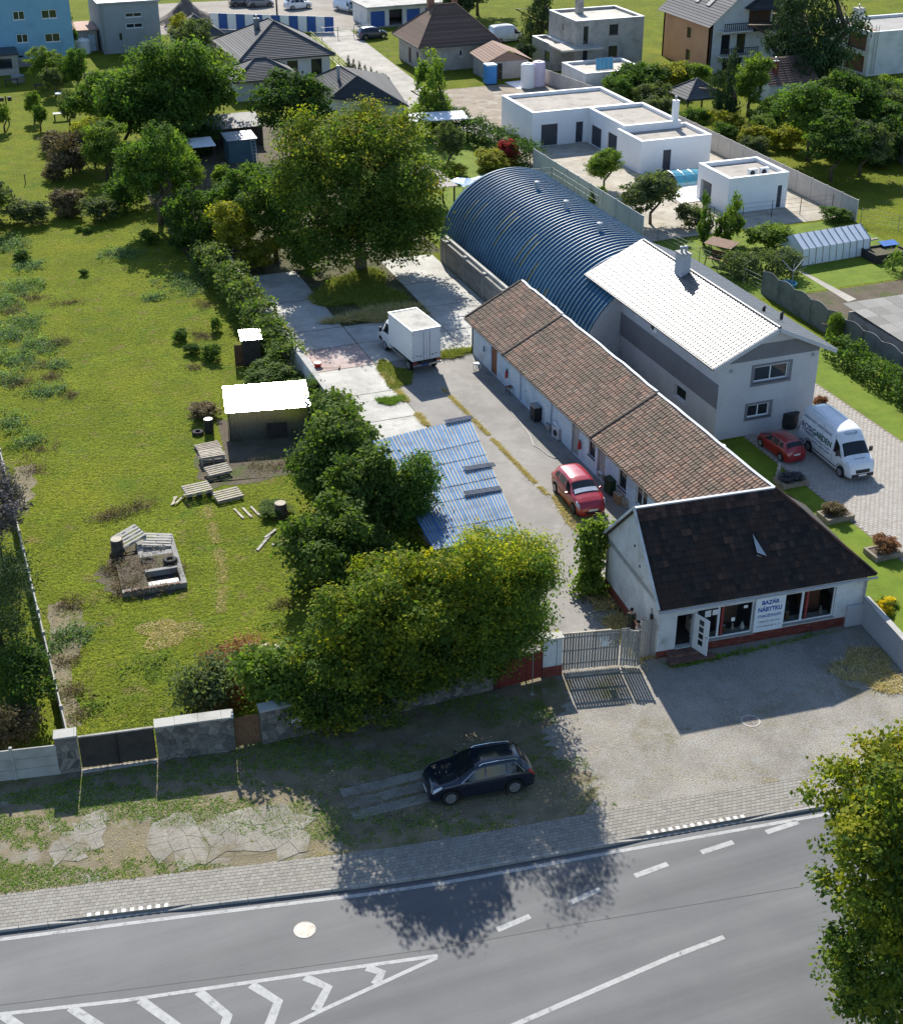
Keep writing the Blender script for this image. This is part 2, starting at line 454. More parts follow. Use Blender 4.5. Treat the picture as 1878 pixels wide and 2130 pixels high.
def strip(mb, pts, w, z):
    pts = [Vector((p[0], p[1], 0)) for p in pts]
    L = []; Rr = []
    for k, p in enumerate(pts):
        d = (pts[min(k + 1, len(pts) - 1)] - pts[max(k - 1, 0)]).normalized()
        s = Vector((-d.y, d.x, 0)) * (w / 2)
        L.append(p + s); Rr.append(p - s)
    for k in range(len(pts) - 1):
        mb.face([(Rr[k].x, Rr[k].y, z), (Rr[k + 1].x, Rr[k + 1].y, z), (L[k + 1].x, L[k + 1].y, z), (L[k].x, L[k].y, z)])
def marking(name, pts, w, z=-0.116, m=road_paint):
    mb = MB(); strip(mb, pts, w, z); return mb.build(name, m, road)
ex = np.linspace(-20, 60, 60)
marking('edge_line', [(x, ykerb(x) - 0.34) for x in ex], 0.17)
for a, b in (((14.97, 34.80), (16.34, 35.00)), ((17.96, 35.10), (19.32, 35.33)), ((20.83, 35.50), (22.29, 35.64)), ((23.79, 35.74), (25.23, 35.81)), ((26.71, 35.84), (28.19, 35.91))):
    marking('lane_dash', [a, b], 0.24)

marking('centre_line', [(6.47, 29.09), (10.62, 30.16), (14.08, 30.67), (17.83, 31.15), (20.21, 31.45), (22.38, 31.62)], 0.20)
marking('island_line', [(-5.96, 38.07), (-2.03, 37.17), (1.99, 36.28), (7.85, 35.26), (12.56, 34.41)], 0.16)
marking('island_line', [(12.50, 34.33), (10.13, 33.89), (7.96, 33.48), (5.95, 33.05), (2.90, 32.30)], 0.16, -0.1155)
for pts in ([(10.07, 34.77), (10.48, 34.37), (10.12, 33.95)],
            [(7.95, 35.11), (8.56, 34.39), (7.88, 33.57)],
            [(6.14, 35.44), (6.81, 34.39), (6.11, 33.26)],
            [(4.39, 35.78), (5.08, 34.40), (4.24, 32.84)],
            [(2.47, 36.12), (3.65, 34.16), (2.61, 32.41)],
            [(0.22, 36.62), (2.07, 33.87)],
            [(-1.97, 37.14), (0.02, 34.12)]):
    marking('island_chevron', pts, 0.34, -0.1150)
marking('tar_seam', [(-2.79, 37.74), (2.07, 36.74), (7.94, 35.59), (13.19, 34.65), (17.03, 34.16), (21.53, 33.50), (26.39, 32.80)], 0.025, -0.1165, tar)

# pavement: base slab, kerb stones, pavers
pave = MB()
px = list(np.linspace(-30, 62, 90))
for a, b in zip(px[:-1], px[1:]):
    pave.slab((a, ykerb(a) + 0.13, -0.009), (b, ykerb(b) + 0.13, -0.009), (b, ykerb(b) + KS, -0.009), (a, ykerb(a) + KS, -0.009), 0.15)
pavement = struct(pave.build('pavement', mat('paver_joint_sand', (0.24, 0.22, 0.185), 0.95, 0.2, 2, 25, 0.3)))
DROP = (((1.25, 40.55)[0], (4.20, 40.01)[0]), ((22.16, 37.17)[0], (26.47, 36.68)[0]))
def kerb_top(x):
    z = 0.0
    for a, b in DROP:
        if a - 0.9 < x < b + 0.9:
            t = min(1.0, max(0.0, min((x - a + 0.9) / 0.9, (b + 0.9 - x) / 0.9)))
            z = min(z, -0.085 * t)
    return z
kx = -22.0
while kx < 58:
    L = 0.99
    a, b = kx + 0.004, kx + L - 0.004
    za, zb = kerb_top(a), kerb_top(b)
    mb = MB()
    ya, yb = ykerb(a), ykerb(b)
    p = [(a, ya, -0.2), (b, yb, -0.2), (b, yb + 0.125, -0.2), (a, ya + 0.125, -0.2), (a, ya + 0.012, za), (b, yb + 0.012, zb), (b, yb + 0.125, zb), (a, ya + 0.125, za)]
    for q in ((4, 5, 6, 7), (0, 1, 5, 4), (1, 2, 6, 5), (2, 3, 7, 6), (3, 0, 4, 7)): mb.face([p[i] for i in q])
    mb.build('kerb_stone', kerb_mat, pavement)
    kx += 1.0
def paver_mesh(w, d, h, m, name):
    mb = MB(); e = 0.008
    t = [(e, e, h), (w - e, e, h), (w - e, d - e, h), (e, d - e, h)]; b = [(0, 0, 0), (w, 0, 0), (w, d, 0), (0, d, 0)]
    mb.face(t)
    for k in range(4): mb.face([b[k], b[(k + 1) % 4], t[(k + 1) % 4], t[k]])
    return mb.mesh(name, m)
def scatter_pieces(pieces, me, name, mat_, parent, near, limit=300, stuff_name=None):
    """pieces: (x, y, z, rz); the nearest ones become objects that share one mesh, the rest one joined mesh"""
    pieces = sorted(pieces, key=near)
    for p in pieces[:limit]:
        o = put(me, name, parent, p[:3], p[3])
    rest = pieces[limit:]
    if rest:
        vv = np.array([v.co[:] for v in me.vertices]); ff = [list(pl.vertices) for pl in me.polygons]
        k = max(len(f) for f in ff)
        q = np.array([f if len(f) == 4 else f + [f[-1]] for f in ff])
        P = np.array(rest); c, s = np.cos(P[:, 3]), np.sin(P[:, 3])
        X = vv[None, :, 0] * c[:, None] - vv[None, :, 1] * s[:, None] + P[:, 0:1]
        Y = vv[None, :, 0] * s[:, None] + vv[None, :, 1] * c[:, None] + P[:, 1:2]
        Z = vv[None, :, 2] + P[:, 2:3]
        V = np.stack([X, Y, Z], -1).reshape(-1, 3)
        F = (q[None] + (np.arange(len(P)) * len(vv))[:, None, None]).reshape(-1, 4)
        t = np.repeat(rng.random(len(P)), len(q))
        o = put(np_mesh(stuff_name or name + '_field', V, F, mat_, t), stuff_name or name + '_field', parent)
        o['kind'] = 'stuff'
pm = paver_mesh(0.194, 0.170, 0.011, paver_mat, 'paver')
pcs = []
for r in range(10):
    off = 0.135 + r * 0.1765
    x = -6.0 - (r % 2) * 0.1
    while x < 40:
        y0 = ykerb(x); a = math.atan2(ykerb(x + 0.2) - y0, 0.2)
        dz = kerb_top(x) * max(0.0, 1 - r / 3.0)
        pcs.append((x, y0 + off, -0.009 + random.uniform(-0.001, 0.002), a)); x += 0.2
scatter_pieces(pcs, pm, 'paver', paver_mat, pavement, lambda p: abs(p[0] - 6.0) + 0.6 * abs(p[1] - ykerb(p[0]) - 1), stuff_name='far_pavers')
for a, b in DROP:
    x = a + 0.1
    while x < b - 0.1:
        mb = MB(); y = ykerb(x); mb.box(0, 0.15, 0, 0.17, 0, 0.010)
        mb.build('tactile_block', tactile_mat, pavement, (x, y + 0.135, 0.004), math.atan2(ykerb(x + 0.2) - y, 0.2)); x += 0.30

def manhole(label, xy, r, z, m):
    t = thing('manhole_cover', label, 'manhole', (xy[0], xy[1], z))
    mb = MB(); mb.lathe([(r, 0.0), (r, 0.012), (r * 0.86, 0.014), (r * 0.86, 0.004)], 32); mb.build('rim', mat('manhole_rim', (0.46, 0.42, 0.37), 0.7, 0.15, 3, 20, 0.2), t)
    lid = MB(); lid.lathe([(r * 0.85, 0.004), (r * 0.85, 0.010)], 32); l = lid.build('lid', m, t)
    for i in range(-3, 4):
        h = MB(); w = math.sqrt(max(0.01, (0.7 * r) ** 2 - (i * r * 0.2) ** 2)); h.box(-w, w, i * r * 0.2 - r * 0.05, i * r * 0.2 + r * 0.05, 0.010, 0.016); h.build('lid_rib', m, l)
manhole('round rusty manhole cover set in the grey road lane', (8.54, 37.24), 0.40, -0.119, mat('rusty_lid', (0.42, 0.36, 0.30), 0.6, 0.25, 5, 20, 0.3, metal=0.3))
manhole('round manhole cover on pale concrete ring in the gravel forecourt', (29.76, 42.07), 0.42, 0.012, mat('grey_lid', (0.26, 0.22, 0.19), 0.8, 0.2, 5, 20, 0.3))

# lots
_r = random.Random(5)
JAG = [(20.4 + 2.6 * t + 0.75 * math.sin(t * 9.0) + _r.uniform(-0.35, 0.35), 39.2 + 9.0 * t) for t in [i / 44 for i in range(1, 45)]]
sheet('verge', [(x, ykerb(x) + KS + 0.005) for x in (-30, -1.65, 4.23, 11.31, 14.42, 24.0)] + [(24.5, 48.0), (23.4, 48.4), (8.6, 48.2), (2.4, 49.2), (-30, 54.6)], dry_mat, 0.003)
sheet('forecourt', [(x, ykerb(x) + KS + 0.005) for x in (20.4, 22.07, 29.68, 38.1)] + [(38.1, 43.2), (38.6, 46.9), (28.2, 47.8), (23.6, 48.4)] + list(reversed(JAG)), gravel_mat, 0.007)
sheet('yard', [(21.9, 48.0), (28.0, 48.0), (28.4, 54.2), (33.7, 54.2), (33.7, 84.8), (26.8, 84.8), (26.8, 69.0), (21.9, 69.0)], yard_mat, 0.000)
conc = sheet('concrete_yard', [(21.9, 69.0), (26.77, 69.0), (26.77, 84.8), (38.0, 84.8), (38.0, 104.5), (22.0, 104.5)], mat('slab_joint', (0.12, 0.11, 0.08), 0.95, 0.2, 2, 20, 0.3), -0.002)
def slab_piece(x0, x1, y0, y1, m=slab_mat):
    mb = MB(); j = lambda: random.uniform(-0.05, 0.05)
    mb.face([(x0 + 0.03, y0 + 0.03, 0.012), (x1 - 0.03 + j(), y0 + 0.03, 0.012), (x1 - 0.03, y1 - 0.03 + j(), 0.012), (x0 + 0.03, y1 - 0.03, 0.012)])
    mb.build('concrete_slab', m, conc)
for y0, y1 in ((69.0, 72.5), (72.5, 76.3), (76.3, 80.4), (80.4, 84.8)):
    slab_piece(21.9, 26.75, y0, y1)
slab_piece(21.9, 26.75, 84.8, 88.6, red_slab_mat)
slab_piece(26.75, 33.3, 84.8, 88.6); slab_piece(33.3, 38.0, 84.8, 88.6)
for y0, y1 in ((88.6, 92.0), (92.0, 98.0), (98.0, 104.4)):
    slab_piece(22.0, 26.75, y0, y1)
slab_piece(26.75, 33.3, 88.6, 92.0)
for y0, y1 in ((88.6, 93.5), (93.5, 98.5), (98.5, 104.4)):
    slab_piece(33.3, 38.0, y0, y1)
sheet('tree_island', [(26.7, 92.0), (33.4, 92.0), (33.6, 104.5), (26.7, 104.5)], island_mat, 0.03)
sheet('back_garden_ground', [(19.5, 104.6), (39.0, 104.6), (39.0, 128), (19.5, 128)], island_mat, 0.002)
sheet('shed_apron', [(33.1, 54.2), (38, 54.2), (38, 84.7), (33.1, 84.7)], dark_concrete, 0.003)
# neighbour on the right: lawn, driveway
sheet('front_lawn', [(38.75, 34.0), (43.95, 34.0), (43.95, 66.3), (38.4, 66.3)], lawn_mat, 0.002)
drive = sheet('driveway', [(43.98, 33.0), (52.5, 33.0), (52.5, 84.0), (43.98, 84.0)], mat('driveway_joint', (0.24, 0.20, 0.16), 0.95, 0.2, 2, 20, 0.2), 0.000)
sheet('side_lawn', [(52.52, 33.0), (57.2, 33.0), (57.2, 86.0), (52.52, 86.0)], lawn_mat, 0.002)
dm = paver_mesh(0.292, 0.192, 0.026, drive_mat, 'paving_block')
pcs = []
for r in range(int((74 - 45) / 0.2)):
    x = 44.0 - (r % 2) * 0.0 + (r % 2) * 0.15
    while x < 52.2:
        y = 45 + r * 0.2
        if not (y > 66.4 and x < 48.5): pcs.append((x, y, -0.008 + random.uniform(-0.002, 0.003), 0.0))
        x += 0.3
scatter_pieces(pcs, dm, 'paving_block', drive_mat, drive, lambda p: (p[1] - 52) ** 2 + (p[0] - 46) ** 2, stuff_name='far_paving_blocks')
# behind
sheet('neighbour_lawn', [(39.5, 107), (55.0, 107), (55.0, 146), (39.5, 146)], lawn_mat, 0.002)
sheet('villa_court', [(55.2, 101.0), (74.5, 101.0), (74.5, 131.2), (55.2, 131.2)], sand_yard_mat, 0.002)
sheet('villa_front_ground', [(56.5, 131.2), (74.5, 131.2), (74.5, 158), (56.5, 158)], dirt_mat, 0.002)
sheet('garden_lawn', [(56.0, 86.3), (74.0, 86.3), (74.0, 100.5), (56.0, 100.5)], lawn_mat, 0.002)
sheet('lane', [(56.9, 131.2), (58.4, 131.2), (58.4, 139.4), (57.2, 147), (57.4, 160), (59.6, 196), (54.5, 196), (52.2, 165), (52.6, 146.5)], lane_mat, 0.006)
sheet('car_park', [(30, 203), (60, 196), (76, 196), (80, 222), (30, 226)], lot_mat, 0.004)
sheet('garden_beds', [(58.5, 62), (74, 62), (74, 86), (58.5, 86)], soil_mat, 0.002)
sheet('rough_ground', [(19.5, 128), (39, 128), (39, 150), (24, 150)], soil_mat, 0.004)

# ------------------------------------------------------------------ building helpers
def facade(parent, p0, p1, z0, z1, th, m, ops=(), name='wall'):
    """a wall from p0 to p1 (outside on the right hand), cut by openings; windows and doors become parts"""
    p0 = Vector((p0[0], p0[1], 0)); p1 = Vector((p1[0], p1[1], 0))
    L = (p1 - p0).length; U = (p1 - p0) / L; N = Vector((U.y, -U.x, 0)); Z = Vector((0, 0, 1))
    P = lambda u, v, d=0.0: p0 + U * u + Z * v - N * d
    mb = MB()
    us = sorted({0.0, L} | {o['u0'] for o in ops} | {o['u1'] for o in ops}); vs_ = sorted({z0, z1} | {o['v0'] for o in ops} | {o['v1'] for o in ops})
    for a, b in zip(us[:-1], us[1:]):
        for c, d in zip(vs_[:-1], vs_[1:]):
            mu, mv = (a + b) / 2, (c + d) / 2
            if any(o['u0'] < mu < o['u1'] and o['v0'] < mv < o['v1'] for o in ops): continue
            mb.face([P(a, c), P(b, c), P(b, d), P(a, d)])
            mb.face([P(b, c, th), P(a, c, th), P(a, d, th), P(b, d, th)])
    for o in ops:
        a, b, c, d = o['u0'], o['u1'], o['v0'], o['v1']
        mb.face([P(a, c), P(a, d), P(a, d, th), P(a, c, th)]); mb.face([P(b, d), P(b, c), P(b, c, th), P(b, d, th)])
        mb.face([P(a, d), P(b, d), P(b, d, th), P(a, d, th)]); mb.face([P(b, c), P(a, c), P(a, c, th), P(b, c, th)])
    mb.face([P(0, z0), P(0, z1), P(0, z1, th), P(0, z0, th)]); mb.face([P(L, z1), P(L, z0), P(L, z0, th), P(L, z1, th)])
    mb.face([P(0, z1), P(L, z1), P(L, z1, th), P(0, z1, th)])
    w = mb.build(name, m, parent)
    for o in ops:
        k = o.get('kind', 'window')
        if k == 'hole': continue
        opening(parent, P, o)
    return w
def opening(parent, P, o):
    k = o.get('kind', 'window'); a, b, c, d = o['u0'], o['u1'], o['v0'], o['v1']
    r = o.get('recess', 0.10); fm = o.get('frame', win_white); fw = o.get('fw', 0.07)
    def bx(mb, u0, u1, v0, v1, d0, d1):
        q = [P(u0, v0, d0), P(u1, v0, d0), P(u1, v1, d0), P(u0, v1, d0), P(u0, v0, d1), P(u1, v0, d1), P(u1, v1, d1), P(u0, v1, d1)]
        for f in ((0, 1, 2, 3), (5, 4, 7, 6), (4, 0, 3, 7), (1, 5, 6, 2), (3, 2, 6, 7), (4, 5, 1, 0)): mb.face([q[i] for i in f])
    mb = MB(); e = 0.003
    bx(mb, a + e, b - e, c + e, c + fw, r, r + 0.06); bx(mb, a + e, b - e, d - fw, d - e, r, r + 0.06)
    bx(mb, a + e, a + fw, c + fw, d - fw, r, r + 0.06); bx(mb, b - fw, b - e, c + fw, d - fw, r, r + 0.06)
    n = o.get('mull', 1)
    for i in range(1, n):
        u = a + (b - a) * i / n
        bx(mb, u - fw / 2, u + fw / 2, c + fw, d - fw, r, r + 0.06)
    f = mb.build('window' if k == 'window' else 'door', fm, parent)
    for i in range(n):
        u0 = a + (b - a) * i / n + fw * 0.5; u1 = a + (b - a) * (i + 1) / n - fw * 0.5
        g = MB(); bx(g, u0, u1, c + fw * 0.5, d - fw * 0.5, r + 0.02, r + 0.035)
        g.build('pane' if k == 'window' else 'door_leaf', o.get('pane', pane if k == 'window' else fm), f)
    if k == 'window' and o.get('sill', True):
        s = MB(); bx(s, a - 0.06, b + 0.06, c - 0.05, c - 0.002, -0.06, r); s.build('sill', o.get('sillm', fm), f)
    if k == 'door':
        h = MB(); bx(h, b - fw - 0.16, b - fw - 0.05, (c + d) / 2 - 0.06, (c + d) / 2 - 0.03, r - 0.05, r + 0.018); h.build('handle', grey_metal, f)
def W(u0, u1, v0, v1, **k): return dict(u0=u0, u1=u1, v0=v0, v1=v1, kind='window', **k)
def Dr(u0, u1, v0, v1, **k): return dict(u0=u0, u1=u1, v0=v0, v1=v1, kind='door', **k)
def Hole(u0, u1, v0, v1): return dict(u0=u0, u1=u1, v0=v0, v1=v1, kind='hole')

def tile_mesh(w, l, hump, th, m, name='tile', hump2=True):
    mb = MB()
    prof = [(0.0, 0.0), (0.12, hump), (0.30, hump * 0.25), (0.62, hump * 0.2), (0.80, hump), (1.0, 0.1 * hump)] if hump2 else [(0.0, 0.0), (0.25, hump * 0.7), (0.5, hump), (0.75, hump * 0.7), (1.0, 0.0)]
    top0 = [(u * w, 0.0, z + th) for u, z in prof]; top1 = [(u * w, l, z) for u, z in prof]; low = [(u * w, 0.0, 0.0) for u, z in prof]
    for k in range(len(prof) - 1):
        mb.face([top0[k], top0[k + 1], top1[k + 1], top1[k]]); mb.face([low[k], low[k + 1], top0[k + 1], top0[k]])
    mb.face([low[0], top0[0], top1[0], (0, l, -0.01)])
    return mb.mesh(name, m)
def tile_roof(parent, O, U, S, width, slope, tw, te, me, m, near, cond=None, limit=300, name='tile', stuff='far_tiles', jit=0.006):
    O = Vector(O); U = Vector(U).normalized(); S = Vector(S).normalized(); N = U.cross(S)
    nc = int(round(width / tw)); nr = int(round(slope / te)); tw = width / nc; te = slope / nr
    pcs = []
    for r in range(nr):
        for c in range(nc):
            if cond and not cond((c + 0.5) * tw, (r + 0.5) * te): continue
            p = O + U * (c * tw + random.uniform(-jit, jit)) + S * (r * te + random.uniform(-jit, jit)) + N * (0.015 + random.uniform(0, jit))
            a = random.uniform(-0.014, 0.014)
            pcs.append((p, a))
    pcs.sort(key=lambda q: near(q[0]))
    ws = tw / max(v.co.x for v in me.vertices)
    for p, a in pcs[:limit]:
        u = U * math.cos(a) + S * math.sin(a); s = S * math.cos(a) - U * math.sin(a)
        o = put(me, name, parent)
        o.matrix_local = Matrix(((u.x * ws, s.x, N.x, p.x), (u.y * ws, s.y, N.y, p.y), (u.z * ws, s.z, N.z, p.z), (0, 0, 0, 1)))
    rest = pcs[limit:]
    if rest:
        vv = np.array([v.co[:] for v in me.vertices]); q = np.array([list(pl.vertices) for pl in me.polygons])
        B = np.array([[U.x * ws, U.y * ws, U.z * ws], [S.x, S.y, S.z], [N.x, N.y, N.z]])
        loc = vv @ B
        T = np.array([p[:] for p, a in rest])
        V = (loc[None] + T[:, None, :]).reshape(-1, 3)
        F = (q[None] + (np.arange(len(T)) * len(vv))[:, None, None]).reshape(-1, 4)
        t = np.repeat(rng.random(len(T)), len(q))
        o = put(np_mesh(stuff, V, F, m, t), stuff, parent); o['kind'] = 'stuff'
def row_plane(mb, A, B, Cc, D, n, lift=0.04, mi=0):
    """roof plane in n stepped rows; A,B eave left/right, Cc,D ridge right/left (outside anticlockwise)"""
    A, B, Cc, D = [Vector(p) for p in (A, B, Cc, D)]
    N = (B - A).cross(D - A)
    if N.length < 1e-6: N = (B - A).cross(Cc - A)
    N = N.normalized()
    for i in range(n):
        t0, t1 = i / n, (i + 1) / n
        l0 = A.lerp(D, t0); r0 = B.lerp(Cc, t0); l1 = A.lerp(D, t1); r1 = B.lerp(Cc, t1)
        up = N * lift; tnt = 0.15 + 0.7 * random.random()
        mb.face([l0 + up, r0 + up, r1 + N * 0.004, l1 + N * 0.004], mi, tnt)
        mb.face([l0, r0, r0 + up, l0 + up], mi, tnt)
def hip_roof(parent, x0, x1, y0, y1, z, h, m, inset=None, rows=16, ridge_m=None, gables=(), over=0.0, lift=0.04):
    """hip roof; the ridge runs along the longer side"""
    x0 -= over; x1 += over; y0 -= over; y1 += over
    w, d = x1 - x0, y1 - y0
    if w >= d:
        i = d / 2 if inset is None else inset
        a = (x0 + (0 if 'x0' in gables else i), (y0 + y1) / 2, z + h); b = (x1 - (0 if 'x1' in gables else i), (y0 + y1) / 2, z + h)
    else:
        i = w / 2 if inset is None else inset
        a = ((x0 + x1) / 2, y0 + (0 if 'y0' in gables else i), z + h); b = ((x0 + x1) / 2, y1 - (0 if 'y1' in gables else i), z + h)
    c = [(x0, y0, z), (x1, y0, z), (x1, y1, z), (x0, y1, z)]
    mb = MB()
    if w >= d: pl = [(c[0], c[1], b, a), (c[1], c[2], b, b), (c[2], c[3], a, b), (c[3], c[0], a, a)]
    else: pl = [(c[0], c[1], a, a), (c[1], c[2], b, a), (c[2], c[3], b, b), (c[3], c[0], a, b)]
    for q in pl: row_plane(mb, *q, rows, lift)
    mb.face([c[3], c[2], c[1], c[0]])
    r = mb.build('roof', m, parent)
    rm = ridge_m or m
    ends = [(a, b)] + ([(c[0], a), (c[3], a), (c[1], b), (c[2], b)] if w >= d else [(c[0], a), (c[1], a), (c[2], b), (c[3], b)])
    for p, q in ends:
        if (Vector(p) - Vector(q)).length < 0.2: continue
        k = MB(); k.tube([Vector(p) + Vector((0, 0, 0.05)), Vector(q) + Vector((0, 0, 0.05))], 0.09, 6); k.build('ridge_cap', rm, r)
    g = MB(); e = 0.03
    for p, q in ((c[0], c[1]), (c[1], c[2]), (c[2], c[3]), (c[3], c[0])):
        k = MB(); k.bar(Vector(p) + Vector((0, 0, -0.09)), Vector(q) + Vector((0, 0, -0.09)), 0.12, 0.14); k.build('gutter', win_dark, r)
    return r
def box_walls(parent, x0, x1, y0, y1, z1, m, th=0.3, front=(), left=(), right=(), back=()):
    """four walls; front faces -Y, left faces -X"""
    facade(parent, (x0, y0), (x1, y0), 0, z1, th, m, front)
    facade(parent, (x0, y1 - th), (x0, y0 + th), 0, z1, th, m, left)
    facade(parent, (x1, y0 + th), (x1, y1 - th), 0, z1, th, m, right)
    facade(parent, (x1, y1), (x0, y1), 0, z1, th, m, back)
def chimney(parent, x, y, z0, z1, w, m, cap=concrete, pots=1, potm=grey_metal, d=None):
    d = d or w
    c = MB(); c.box(x - w / 2, x + w / 2, y - d / 2, y + d / 2, z0, z1); c = c.build('chimney', m, parent)
    k = MB(); k.box(x - w / 2 - 0.05, x + w / 2 + 0.05, y - d / 2 - 0.05, y + d / 2 + 0.05, z1, z1 + 0.07); k.build('chimney_cap', cap, c)
    for i in range(pots):
        px_ = x + (i - (pots - 1) / 2) * 0.3
        p = MB(); p.lathe([(0.08, z1 + 0.07), (0.08, z1 + 0.35), (0.14, z1 + 0.36), (0.12, z1 + 0.46), (0.02, z1 + 0.5)], 12, (px_, y, 0)); p.build('chimney_pot', potm, c)
def aircon(name, label, loc, rz=0.0, w=0.8, h=0.6, d=0.3):
    t = thing(name, label, 'air conditioner', loc, rz)
    b = MB(); b.box(-w / 2, w / 2, 0, d, 0, h); b.build('casing', win_white, t)
    f = MB(); f.lathe([(h * 0.36, 0), (h * 0.36, 0.012), (h * 0.3, 0.012), (h * 0.3, 0.004)], 20, (-w * 0.12, -0.012, h / 2), axis='y'); f.build('fan_guard', plastic_black, t)
    for s in (-0.3, 0.3):
        k = MB(); k.bar((s * w, d, -0.04), (s * w, -0.02, -0.04), 0.04); k.build('bracket', grey_metal, t)
    return t

# ------------------------------------------------------------------ corner shop with the dark roof
shop = thing('corner_shop', 'low white shop with steep dark tiled roof and open glazed door on the gravel forecourt', 'shop', (28.15, 47.72, 0), R(-4.4))
WD, DP, EV = 10.55, 6.34, 2.72
facade(shop, (0, 0), (WD, 0), 0, EV, 0.3, old_plaster, [Hole(0.92, 1.80, 0.34, 2.16), Hole(1.90, 4.80, 0.50, 2.24), Hole(6.36, 9.0, 0.62, 2.30)])
facade(shop, (0, DP), (0, 0.3), 0, 3.0, 0.3, old_plaster)
facade(shop, (WD, 0.3), (WD, DP), 0, 2.7, 0.3, old_plaster)
facade(shop, (WD, DP), (0, DP), 0, 3.0, 0.3, old_plaster)
g = MB()
for x in (0.0,):
    q = [(x, 0.0, EV), (x, DP, EV), (x, DP, 3.05), (x, 3.2, 6.12)]
    g.face(list(reversed(q)) if x == 0 else q)
g.build('gable_wall', old_plaster, shop)
dk = MB(); dk.slab((-0.12, -0.20, 2.72), (10.85, -0.20, 2.72), (7.0, 3.2, 6.17), (-0.12, 3.2, 6.17), 0.08)
dk.slab((10.85, -0.20, 2.72), (10.85, 6.6, 2.9), (7.0, 3.2, 6.17), (7.0, 3.2, 6.17), 0.06)
dk.slab((10.85, 6.6, 2.9), (-0.12, 6.6, 2.9), (-0.12, 3.2, 6.17), (7.0, 3.2, 6.17), 0.08)
deck = dk.build('roof', dark_wood, shop)
shop_tile = tile_mat('sooty_roof_tile', [(0.0, (0.018, 0.016, 0.016)), (0.6, (0.033, 0.026, 0.024)), (0.9, (0.052, 0.036, 0.03)), (0.985, (0.085, 0.05, 0.036)), (1.0, (0.11, 0.065, 0.048))], 0.9, stain=(0.05, 0.03, 0.023))
# the top courses under the ridge stayed redder
shop_tile_top = tile_mat('reddish_roof_tile', [(0.0, (0.04, 0.024, 0.02)), (0.5, (0.075, 0.04, 0.03)), (1.0, (0.12, 0.065, 0.048))], 0.9, stain=(0.02, 0.016, 0.015))
sl = math.hypot(3.42, 3.45); Sd = (0, 3.42 / sl, 3.45 / sl)
tmesh = tile_mesh(0.24, 0.37, 0.02, 0.04, shop_tile); tmesh_top = tile_mesh(0.24, 0.37, 0.02, 0.04, shop_tile_top)
hipc = lambda u, s: u < 10.95 - s * (3.85 / sl) - 0.05
tile_roof(deck, (-0.12, -0.22, 2.72), (1, 0, 0), Sd, 10.95, sl * 13 / 15, 0.2433, sl / 15, tmesh, shop_tile, lambda p: p.z, hipc, 300)
tile_roof(deck, (-0.12, -0.22 + 3.42 * 13 / 15, 2.72 + 3.45 * 13 / 15), (1, 0, 0), Sd, 7.9, sl * 2 / 15, 0.2433, sl / 15, tmesh_top, shop_tile_top, lambda p: p.x, lambda u, s: u < 10.95 - (s + sl * 13 / 15) * (3.85 / sl) - 0.05, 300)
bk = math.hypot(3.4, 3.27)
tile_roof(deck, (10.75, 6.62, 2.9), (-1, 0, 0), (0, -3.4 / bk, 3.27 / bk), 10.8, bk, 0.2433, 0.33, tmesh_top, shop_tile_top, lambda p: p.x, lambda u, s: u > s * (3.85 / bk), 0, stuff='back_tiles')
k = MB(); k.bar((-0.14, 3.2, 6.22), (6.98, 3.2, 6.22), 0.16, 0.07); k.build('ridge_flashing', zinc, deck)
k = MB(); k.tube([(6.98, 3.2, 6.24), (10.87, -0.22, 2.78)], 0.09, 6); k.build('hip_cap', shop_tile_top, deck)
k = MB(); k.bar((-0.14, -0.22, 2.77), (-0.14, 3.2, 6.24), 0.10, 0.12); k.bar((-0.14, 3.2, 6.24), (-0.14, 6.6, 2.97), 0.10, 0.12); k.build('verge_mortar', old_plaster, deck)
k = MB(); k.tube([(-0.15, -0.29, 2.66), (10.9, -0.29, 2.64)], 0.055, 8); gt = k.build('gutter', zinc, deck)
k = MB(); k.tube([(10.45, -0.28, 2.62), (10.48, -0.10, 2.4), (10.48, -0.08, 0.1)], 0.045, 8); k.build('downpipe', zinc, gt)
k = MB(); k.face([(5.18, 1.02, 4.20), (5.62, 0.90, 4.02), (5.25, 1.75, 4.80)]); k.face([(5.62, 0.90, 4.02), (5.66, 1.0, 3.90), (5.25, 1.75, 4.80)]); k.face([(5.18, 1.02, 4.08), (5.2, 0.98, 3.7), (5.62, 0.90, 3.55), (5.62, 0.90, 3.90)], 0)
k.build('roof_vent_hood', zinc, deck)
for y, z in ((1.9, 4.25), (1.2, 3.55)):
    k = MB(); k.lathe([(0.07, -0.02), (0.07, 0.004)], 10, (-0.004, y + 1.2, z), axis='x'); k.build('vent_hole', plastic_black, shop)
k = MB(); k.box(-0.022, -0.002, 0.3, DP, 0, 0.62); k.box(-0.022, 0.92, -0.022, -0.002, 0, 0.36); k.box(1.8, 9.75, -0.022, -0.002, 0.0, 0.50); k.build('brick_plinth', brick_red, shop)
